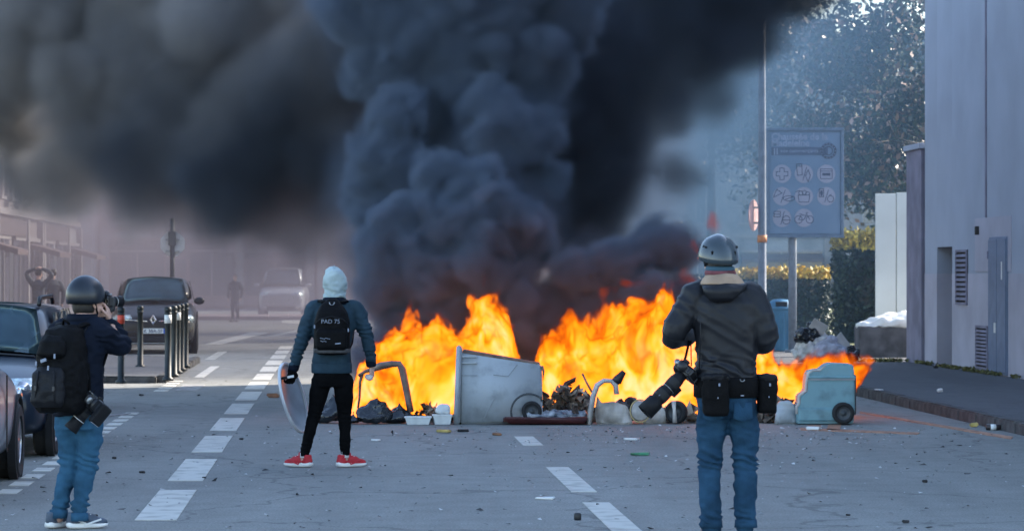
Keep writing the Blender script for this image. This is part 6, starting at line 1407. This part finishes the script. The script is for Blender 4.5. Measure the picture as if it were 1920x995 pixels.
# ---- passers-by
def bystander(loc, yaw, label, top, legs, arms='down', hs=1.0):
    C = empty('person', loc, yaw, label, 'person', None); hc = V3(0, .02, 1.62); bm = bmesh.new()
    el = {-1: V3(-.26, -.02, 1.13), 1: V3(.26, -.02, 1.13)}; wr = {-1: V3(-.25, .06, .87), 1: V3(.25, .06, .87)}
    if arms == 'head': el = {-1: V3(-.36, .05, 1.62), 1: V3(.36, .05, 1.60)}; wr = {-1: V3(-.10, .02, 1.74), 1: V3(.10, .02, 1.74)}
    if arms == 'phone': el = {-1: V3(-.25, -.02, 1.15), 1: V3(.26, .1, 1.25)}; wr = {-1: V3(-.24, .05, .9), 1: V3(.14, .3, 1.48)}
    head(bm, hc, 0); limb(bm, [hc - V3(0, .01, .06), V3(0, 0, 1.42)], [.05, .055]); torso(bm, [(0, 0, .88, .13, .09), (0, 0, 1.1, .12, .08), (0, 0, 1.35, .15, .09), (0, 0, 1.42, .11, .06)])
    for s in (-1, 1):
        limb(bm, [V3(s * .16, 0, 1.37), el[s], wr[s]], [.042, .035, .026]); limb(bm, [V3(s * .08, 0, .86), V3(s * .09, .02, .47), V3(s * .1, -.02, .1), V3(s * .1, -.02, .06)], [.07, .048, .034, .034])
        d = (wr[s] - el[s]).normalized(); hand(bm, wr[s], d, (-s, .1, 0), (0, 1, 0), .4, 1.0)
    obj('body', remeshed(bm, .007, 2), M['skin'], C, True)
    bm = bmesh.new(); torso(bm, [(0, 0, .80, .165, .12), (0, 0, 1.1, .155, .115), (0, 0, 1.33, .18, .12), (0, 0, 1.42, .12, .08), (0, .01, 1.47, .07, .07)])
    for s in (-1, 1): limb(bm, [V3(s * .14, 0, 1.37), V3(s * .17, 0, 1.36), el[s], wr[s]], [.07, .075, .06, .042])
    me = remeshed(bm, .014, 3); folds(me, [], 0, 1.0, .008); obj('coat', me, top, C, True)
    bm = bmesh.new(); torso(bm, [(0, 0, .95, .15, .11), (0, 0, .82, .16, .12)])
    for s in (-1, 1): limb(bm, [V3(s * .08, 0, .84), V3(s * .09, .02, .47), V3(s * .1, -.02, .1)], [.092, .07, .055])
    obj('trousers', remeshed(bm, .014, 3), legs, C, True)
    bm = bmesh.new(); ball(bm, hc + V3(0, -.02, .03), (.086, .10, .095), 3); me = remeshed(bm, .01, 2); V = getv(me); V[:, 1] = np.minimum(V[:, 1], hc.y + .055); setv(me, V); obj('hair', me, M['hair'], C, True)
    for s in (-1, 1): shoe(C, s * .1, .05, -s * .15, M['black'], M['black'])
    return C
p = at(72, 560, 75); bystander((p.x, 75, .11), math.radians(-20), 'passer-by in grey coat holding both hands to the head', pm('grey_coat', (.06, .07, .085), .85), M['denim'], 'head')
p = at(100, 560, 76); bystander((p.x, 76, .11), math.radians(25), 'passer-by in dark coat standing next to the one holding their head', pm('dark_coat', (.03, .04, .05), .85), M['blackjean'])
p = at(441, 560, 108); bystander((p.x, 108, 0), math.radians(160), 'lone hazy figure in dark clothes beside the pale van', M['jk_grey'], M['blackjean'])
p = at(2, 560, 33.5); bystander((p.x - .16, 33.5, .0), math.radians(-70), 'person in black hoodie at the picture edge behind the dark blue estate', M['nylon'], M['blackjean'])
# ---------------------------------------------------------------- smoke and fire
def sstep(a, b, x):
    t = np.clip((x - a) / (b - a), 0, 1); return t * t * (3 - 2 * t)
def spheres_sdf(origin, h, dims, S):
    """signed distance (negative inside) to a union of spheres S: (x,y,z,r); only near values are exact"""
    D = np.full(dims, 1.0, np.float32)
    o = np.array(origin)
    for x, y, z, r in S:
        c = (np.array((x, y, z)) - o) / h; R = (r + 0.45) / h
        lo = np.maximum(np.floor(c - R).astype(int), 0); hi = np.minimum(np.ceil(c + R).astype(int) + 1, dims)
        if (hi <= lo).any(): continue
        gx, gy, gz = [((np.arange(lo[k], hi[k]) - c[k]) * h).astype(np.float32) for k in range(3)]
        d = np.sqrt(gx[:, None, None] ** 2 + gy[None, :, None] ** 2 + gz[None, None, :] ** 2) - r
        V = D[lo[0]:hi[0], lo[1]:hi[1], lo[2]:hi[2]]
        np.minimum(V, d, out=V)
    return D
def billow(S, rng, n=14, f=(0.28, 0.5), levels=1):
    """smaller balls riding on the surface of bigger ones: cauliflower heads"""
    out = list(S); cur = S
    for _ in range(levels):
        nxt = []
        for x, y, z, r in cur:
            for _k in range(n):
                v = rng.normal(size=3); v /= np.linalg.norm(v)
                q = r * rng.uniform(*f)
                p = np.array((x, y, z)) + v * (r * rng.uniform(.72, .95))
                nxt.append((p[0], p[1], p[2], q))
        out += nxt; cur = nxt
    return out
def smoke_material(name, dens, alb_dark, alb_light, aniso=0.0, alb2=None, scale=.3):
    m = bpy.data.materials.new(name); m.use_nodes = True; nt = m.node_tree; nt.nodes.clear()
    out = nt.nodes.new('ShaderNodeOutputMaterial')
    at_ = nt.nodes.new('ShaderNodeAttribute'); at_.attribute_name = 'density'
    pv = nt.nodes.new('ShaderNodeVolumePrincipled')
    pv.inputs['Density Attribute'].default_value = ''
    pv.inputs['Color Attribute'].default_value = ''
    pv.inputs['Temperature Attribute'].default_value = ''
    mul = nt.nodes.new('ShaderNodeMath'); mul.operation = 'MULTIPLY'; mul.inputs[1].default_value = dens
    nt.links.new(at_.outputs['Fac'], mul.inputs[0]); nt.links.new(mul.outputs[0], pv.inputs['Density'])
    pv.inputs['Anisotropy'].default_value = aniso
    pv.inputs['Color'].default_value = (*alb_light, 1)
    pv.inputs['Absorption Color'].default_value = (*alb_dark, 1)
    if alb2:                                    # random soot content, with sunlit and shaded parts painted into the albedo
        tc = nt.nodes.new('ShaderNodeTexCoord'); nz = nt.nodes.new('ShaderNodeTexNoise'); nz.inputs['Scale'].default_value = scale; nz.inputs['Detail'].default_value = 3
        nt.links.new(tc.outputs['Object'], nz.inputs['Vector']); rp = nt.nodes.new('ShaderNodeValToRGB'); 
        dp = nt.nodes.new('ShaderNodeVectorMath'); dp.operation = 'DOT_PRODUCT'; dp.inputs[1].default_value = (-.12, 0, .25); nt.links.new(tc.outputs['Object'], dp.inputs[0])   # paler up and to the left: sunlight painted into the smoke colour
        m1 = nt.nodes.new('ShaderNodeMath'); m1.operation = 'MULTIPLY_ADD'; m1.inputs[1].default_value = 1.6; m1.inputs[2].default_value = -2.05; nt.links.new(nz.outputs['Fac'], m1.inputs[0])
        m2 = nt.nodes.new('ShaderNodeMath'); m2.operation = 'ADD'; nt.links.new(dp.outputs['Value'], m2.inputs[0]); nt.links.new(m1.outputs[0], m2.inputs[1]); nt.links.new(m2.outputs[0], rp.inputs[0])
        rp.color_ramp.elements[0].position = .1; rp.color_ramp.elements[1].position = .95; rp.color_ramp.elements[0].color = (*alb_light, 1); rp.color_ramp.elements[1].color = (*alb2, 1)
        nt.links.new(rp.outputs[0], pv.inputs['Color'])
    nt.links.new(pv.outputs[0], out.inputs['Volume'])
    return m
def fire_material(name, dens, strength):
    m = bpy.data.materials.new(name); m.use_nodes = True; nt = m.node_tree; nt.nodes.clear()
    out = nt.nodes.new('ShaderNodeOutputMaterial')
    at_ = nt.nodes.new('ShaderNodeAttribute'); at_.attribute_name = 'density'
    rp = nt.nodes.new('ShaderNodeValToRGB'); cr = rp.color_ramp
    stops = [(0.0, (.03, .003, .001)), (.2, (.10, .010, .001)), (.34, (.24, .040, .0012)), (.46, (.45, .088, .0015)), (.58, (.66, .145, .003)), (.70, (.80, .185, .008)), (.84, (.90, .225, .03)), (1.0, (1.0, .27, .13))]
    while len(cr.elements) < len(stops): cr.elements.new(.5)
    for e, (p, c) in zip(cr.elements, stops): e.position = p; e.color = (*c, 1)
    nt.links.new(at_.outputs['Fac'], rp.inputs[0])
    dm = nt.nodes.new('ShaderNodeMapRange'); dm.interpolation_type = 'SMOOTHSTEP'
    dm.inputs['From Min'].default_value = 0.03; dm.inputs['From Max'].default_value = 0.50
    dm.inputs['To Min'].default_value = 0; dm.inputs['To Max'].default_value = dens
    nt.links.new(at_.outputs['Fac'], dm.inputs['Value'])
    em = nt.nodes.new('ShaderNodeEmission'); nt.links.new(rp.outputs[0], em.inputs[0])
    sm = nt.nodes.new('ShaderNodeMath'); sm.operation = 'MULTIPLY'; sm.inputs[1].default_value = strength
    nt.links.new(dm.outputs[0], sm.inputs[0]); nt.links.new(sm.outputs[0], em.inputs[1])
    ab = nt.nodes.new('ShaderNodeVolumeAbsorption'); ab.inputs['Color'].default_value = (0, 0, 0, 1)
    nt.links.new(dm.outputs[0], ab.inputs['Density'])
    ad = nt.nodes.new('ShaderNodeAddShader'); nt.links.new(em.outputs[0], ad.inputs[0]); nt.links.new(ab.outputs[0], ad.inputs[1])
    nt.links.new(ad.outputs[0], out.inputs['Volume'])
    return m

def build_fire():
    rng = np.random.default_rng(21)
    h = 0.0165
    org = (-2.2, 35.05, 0.0); dims = (416, 66, 160)
    X = org[0] + np.arange(dims[0]) * h; Yy = org[1] + np.arange(dims[1]) * h; Z = org[2] + np.arange(dims[2]) * h
    # height of the flame tops along the barricade (photo columns at the fire's distance)
    tops = [(640, 790), (662, 740), (685, 655), (700, 625), (740, 590), (790, 552), (850, 548), (915, 522), (942, 540), (962, 600), (978, 690), (996, 770), (1008, 700), (1022, 590), (1060, 560),
            (1120, 560), (1175, 528), (1215, 512), (1260, 545), (1300, 560), (1340, 560), (1385, 520), (1415, 522), (1435, 600), (1460, 645), (1490, 645), (1505, 648), (1530, 640), (1580, 636), (1612, 628), (1638, 628), (1652, 720), (1660, 800)]
    Y0 = 35.7
    tx = [(p - 960) / F_PX * Y0 for p, q in tops]; tz = [CAM_H - (q - HY) / F_PX * Y0 for p, q in tops]
    H = np.interp(X, tx, tz).astype(np.float32)
    # warped coordinates: flames lean and curl
    w1 = gfbm(dims, h, (.30, .30, .42), rng, 3); w2 = gfbm(dims, h, (.30, .30, .42), rng, 3)
    gi = np.stack(np.meshgrid(*[np.arange(d, dtype=np.float32) for d in dims], indexing='ij'), -1)
    P = gi.copy(); P[..., 0] += w1 * 12; P[..., 2] += w2 * 15; P[..., 1] += w1 * 4
    body = trilin(gfbm(dims, h, (.34, .34, .55), rng, 4, .55), P)
    col = gfbm(dims, h, (.30, .30, .40), rng, 2)
    fine = gfbm(dims, h, (.10, .10, .15), rng, 3, .75)
    ridg = 1 - np.abs(gfbm(dims, h, (.11, .11, .18), rng, 2, .6)) * 3.4
    col = trilin(col, P); fine = trilin(fine, P); ridg = np.clip(trilin(ridg, P), -.3, 1)
    Hx = H[np.clip((gi[..., 0] + w1 * 13).astype(int), 0, dims[0] - 1)]
    zf = Z[None, None, :] / np.maximum(Hx, .03)
    depth_c = 35.62 + .12 * np.sin(X * 2.3)
    dep = np.abs(Yy[None, :] - depth_c[:, None]) / .44
    env = 1.0 - zf ** 1.8 * 1.16 - (dep ** 2.4)[:, :, None] * .8
    LB = np.interp(X, [(p - 960) / F_PX * Y0 for p in (1480, 1520, 1590, 1612, 1640)], [-.3, -.3, .28, .40, .58]).astype(np.float32)
    env = env - sstep(.10, -.10, Z[None, None, :] - LB[:, None, None]) * 1.2 - (sstep(1.2, 3.1, X) * .0)[:, None, None]
    env = env - (sstep(3.25, 3.7, X) * -.10)[:, None, None]
    S = env + body * .70 + fine * .30 - sstep(.15, .55, -col) * np.clip(zf, 0, 1) * .45
    mask = sstep(.03, .24, S)
    # inner colour: hot yellow low down and in the middle, orange tears, dull red rims
    heat = .71 + col * .40 + (ridg - .4) * .22 + fine * .56 - sstep(.5, 1.08, zf) * .44 + sstep(.5, .0, zf) * .10 - sstep(.32, .06, S) * .22
    heat = heat - (sstep(3.3, 3.8, X) * .20)[:, None, None]
    T = mask * np.clip(heat, .16, 1)
    # dull red tongues torn off above the right half
    for (px, py, rx, rz, v) in ((1350, 418, .17, .16, .24), (1305, 462, .15, .13, .26), (1205, 528, .22, .12, .30), (1270, 520, .2, .14, .28), (1395, 470, .12, .16, .26), (1130, 548, .2, .09, .28)):
        cx, cz = (px - 960) / F_PX * Y0, CAM_H - (py - HY) / F_PX * Y0
        r2 = ((X - cx) / rx)[:, None, None] ** 2 + ((Yy - 35.75) / .22)[None, :, None] ** 2 + ((Z - cz) / rz)[None, None, :] ** 2
        T = np.maximum(T, sstep(.0, 1.3, .35 - r2 * .6 + body * 2.4 + fine * 1.3) * v * .8 * (r2 < 3))
    for a_ in (np.s_[:, :, 0], np.s_[0], np.s_[-1], np.s_[:, 0], np.s_[:, -1], np.s_[:, :, -1]): T[a_] = 0
    o = grid_volume('flames', org, h, T, fire_material('flame_glow', 14.0, 1.2))
    tag(o, 'tall yellow and orange flames rising along the burning barricade of bins', 'fire', kind='stuff')
    return o

def px_sphere(px, py, Y, rpx):
    p = at(px, py, Y); return (p.x, p.y, p.z, rpx / F_PX * Y)

def build_plume():
    rng = np.random.default_rng(5)
    h = 0.042
    org = (-3.2, 35.85, 0.25); dims = (172, 110, 140)
    S = []
    def a(px, py, Y, r): S.append(px_sphere(px, py, Y, r))
    # lowest head, right above the flames
    for t in [(880, 440, 37.0, 105), (830, 330, 37.1, 62), (770, 430, 37.0, 80), (960, 440, 37.0, 80), (740, 500, 36.9, 62), (1005, 450, 37.2, 50), (900, 500, 36.8, 70), (820, 500, 36.8, 70), (720, 545, 36.8, 45), (970, 510, 36.9, 50),
              (890, 370, 37.1, 70), (1090, 520, 36.9, 50), (1170, 500, 37.1, 60), (1250, 470, 37.2, 60), (1000, 580, 36.6, 30), (1000, 640, 36.6, 28), (1000, 700, 36.65, 28)] + [(650 + 48 * k, 575 + 18 * (k % 3), 37.0 + .1 * (k % 2), 52) for k in range(2, 14)] + [(720 + 60 * k, 660 + 14 * (k % 2), 37.0, 50) for k in range(10)]:
        a(*t)
    # second heads further back
    for t in [(730, 300, 38.3, 75), (725, 400, 38.3, 66), (750, 215, 38.4, 62), (960, 270, 38.2, 80), (1015, 265, 38.3, 50), (930, 210, 38.3, 56), (725, 470, 38.3, 50), (1010, 330, 38.4, 48)]:
        a(*t)
    # third row and the rising trunk
    for t in [(880, 110, 39.2, 105), (1000, 110, 39.3, 90), (800, 60, 39.4, 105), (920, 20, 39.4, 120), (1040, 40, 39.5, 85), (730, 120, 39.5, 85), (830, 220, 39.8, 110),
              (740, 330, 39.8, 100), (880, 380, 39.8, 140), (850, -60, 39.5, 140), (1000, -80, 39.5, 120), (720, 0, 39.6, 110)]:
        a(*t)
    B = billow(S, rng, 12, (.26, .46), 1); B += [q for q in billow(B[len(S):], rng, 5, (.30, .5), 1)[len(B) - len(S):] if q[3] > .05]
    D = spheres_sdf(org, h, dims, B)
    n = gfbm(dims, h, (.42, .42, .42), rng, 4, .6); n3 = gfbm(dims, h, (1.1, 1.1, .9), rng, 2)
    wv = [gfbm(dims, h, (.8, .8, .8), rng, 3, .6) for _ in range(3)]
    gi = np.stack(np.meshgrid(*[np.arange(d, dtype=np.float32) for d in dims], indexing='ij'), -1)
    for k in range(3): gi[..., k] += wv[k] * 6.0
    D = trilin(D, gi)
    rid = np.abs(gfbm(dims, h, (.30, .30, .30), rng, 3, .55))
    D = D + n * .12 + n3 * .12 + (rid - .15) * .22
    soft = np.interp(org[2] + np.arange(dims[2]) * h, [1.5, 3.0, 5.5], [1.0, 1.25, 2.2])[None, None, :].astype(np.float32)
    den = sstep(.045, -.12, D / soft) * np.clip(.85 + .6 * n + .4 * n3, .2, 2)
    # frayed smoke round the heads
    haze = sstep(.5, -.1, D) * np.clip(.25 + gfbm(dims, h, (.9, .9, .7), rng, 3) * .9, 0, 1) * .045
    den = np.clip(np.maximum(den, haze), 0, 1.5)
    den[0] = den[-1] = 0; den[:, 0] = 0; den[:, -1] = 0; den[:, :, 0] = 0; den[:, :, -1] = 0
    den[den < .004] = 0
    o = grid_volume('smoke_plume', org, h, den, smoke_material('soot_smoke', 22.0, (.2, .2, .2), (.125, .158, .215), .0))
    return tag(o, 'thick dark grey billowing smoke column rising from the burning barricade', 'smoke', kind='stuff')

def build_drift():
    """the soot cloud drifting off to the left behind the column, down to head height"""
    rng = np.random.default_rng(15); h = .12
    org = (-12.0, 41.0, .8); dims = (165, 92, 72)
    S = []
    def a(px, py, Y, r): S.append(px_sphere(px, py, Y, r))
    for t in [(640, 120, 43.5, 150), (520, 200, 44, 140), (450, 300, 44, 120), (560, 330, 44.5, 110), (380, 200, 45, 150), (300, 90, 45.5, 150), (430, 60, 45, 150), (180, 160, 46, 130), (100, 60, 46.5, 150), (240, 250, 46, 110), (330, 330, 45.5, 80), (0, 120, 47.5, 140), (-80, 40, 48, 160), (60, 230, 48, 90),
              (200, -60, 46.5, 170), (400, -90, 45.5, 170), (620, -60, 44.5, 170), (0, -80, 47, 170), (620, 420, 44, 60), (500, 390, 44.5, 90), (420, 400, 44.8, 80), (330, 380, 45.2, 70), (560, 440, 44.3, 55), (300, 300, 45, 120), (150, 300, 46.5, 90), (60, 330, 48, 70), (250, 390, 46, 55),
              (760, 60, 43, 160), (900, 200, 42.8, 170), (1050, 120, 43, 170), (1080, 330, 43, 140), (1170, 120, 43.5, 110), (1140, 260, 43.5, 90), (1000, -90, 43.5, 190), (1200, -70, 44, 170), (1330, 0, 44.5, 100), (1400, -100, 45, 130), (1260, 60, 44, 110), (1220, 190, 44, 70), (1320, 150, 44.6, 70), (1390, 70, 45, 80), (1260, 330, 44, 45), (1500, -40, 46, 90), (760, 330, 43, 140), (640, 260, 43.5, 110), (1120, 420, 43.2, 70), (1480, -50, 46, 80), (700, 470, 43, 70)]:
        a(*t)
    B = billow(S, rng, 12, (.25, .5), 1)
    D = spheres_sdf(org, h, dims, B)
    n = gfbm(dims, h, (1.0, 1.0, .8), rng, 5, .62); n2 = gfbm(dims, h, (2.6, 2.6, 1.6), rng, 3)
    D = D + n * .42
    den = sstep(.14, -.30, D) * np.clip(.75 + .9 * n2, .18, 1.6)
    wisp = sstep(.95, .0, D) * np.clip(n * 1.4 - .05, 0, 1) * .12
    den = np.maximum(den, wisp)
    for a_ in (np.s_[:, :, 0], np.s_[0], np.s_[-1], np.s_[:, 0], np.s_[:, -1], np.s_[:, :, -1]): den[a_] = 0
    den[den < .004] = 0
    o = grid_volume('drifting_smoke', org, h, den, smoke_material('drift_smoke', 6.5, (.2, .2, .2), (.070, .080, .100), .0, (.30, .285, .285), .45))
    return tag(o, 'broad dark smoke cloud drifting left above the parked cars', 'smoke', kind='stuff')
def build_haze():
    rng = np.random.default_rng(17); h = .8
    def put(name, org, dims, den, mat, label):
        for a_ in (np.s_[:, :, -1], np.s_[0], np.s_[-1], np.s_[:, 0], np.s_[:, -1]): den[a_] = 0
        return tag(grid_volume(name, org, h, den, mat), label, 'haze', kind='stuff')
    org = (-32.0, 53.0, 0.1); dims = (46, 84, 15)
    n = gfbm(dims, h, (8, 8, 3.5), rng, 4, .55)
    X = (org[0] + np.arange(dims[0]) * h)[:, None, None]; Y = (org[1] + np.arange(dims[1]) * h)[None, :, None]; Zz = (org[2] + np.arange(dims[2]) * h)[None, None, :]
    den = sstep(53, 70, Y) * np.clip(.6 + n * 1.0 + .9 * sstep(1.5, 5, Zz), .1, 2.5) * np.ones_like(X)
    put('street_haze', org, dims, den, smoke_material('thin_grey_smoke', .09, (.4, .4, .42), (.135, .12, .14), .0), 'thin grey smoke haze hanging over the far street')
    org = (1.5, 53.0, 0.1); dims = (16, 60, 15)
    n = gfbm(dims, h, (5, 5, 3.5), rng, 4, .6)
    X = (org[0] + np.arange(dims[0]) * h)[:, None, None]; Y = (org[1] + np.arange(dims[1]) * h)[None, :, None]; Zz = (org[2] + np.arange(dims[2]) * h)[None, None, :]
    den = sstep(53, 56, Y) * (.25 + .75 * sstep(1.0, 3.6, Zz) + .7 * sstep(4.0, 7.0, Zz)) * (.25 + .75 * sstep(9.0, 5.5, X) + 2.4 * sstep(6.0, 3.4, X)) * np.clip(1.0 + n * 1.3, .05, 2.8)
    put('blue_haze', org, dims, den, smoke_material('thin_blue_smoke', .085, (.4, .4, .42), (.048, .088, .142), .0), 'thin blue smoke haze drifting in front of the trees')
build_fire(); build_plume(); build_drift(); build_haze()
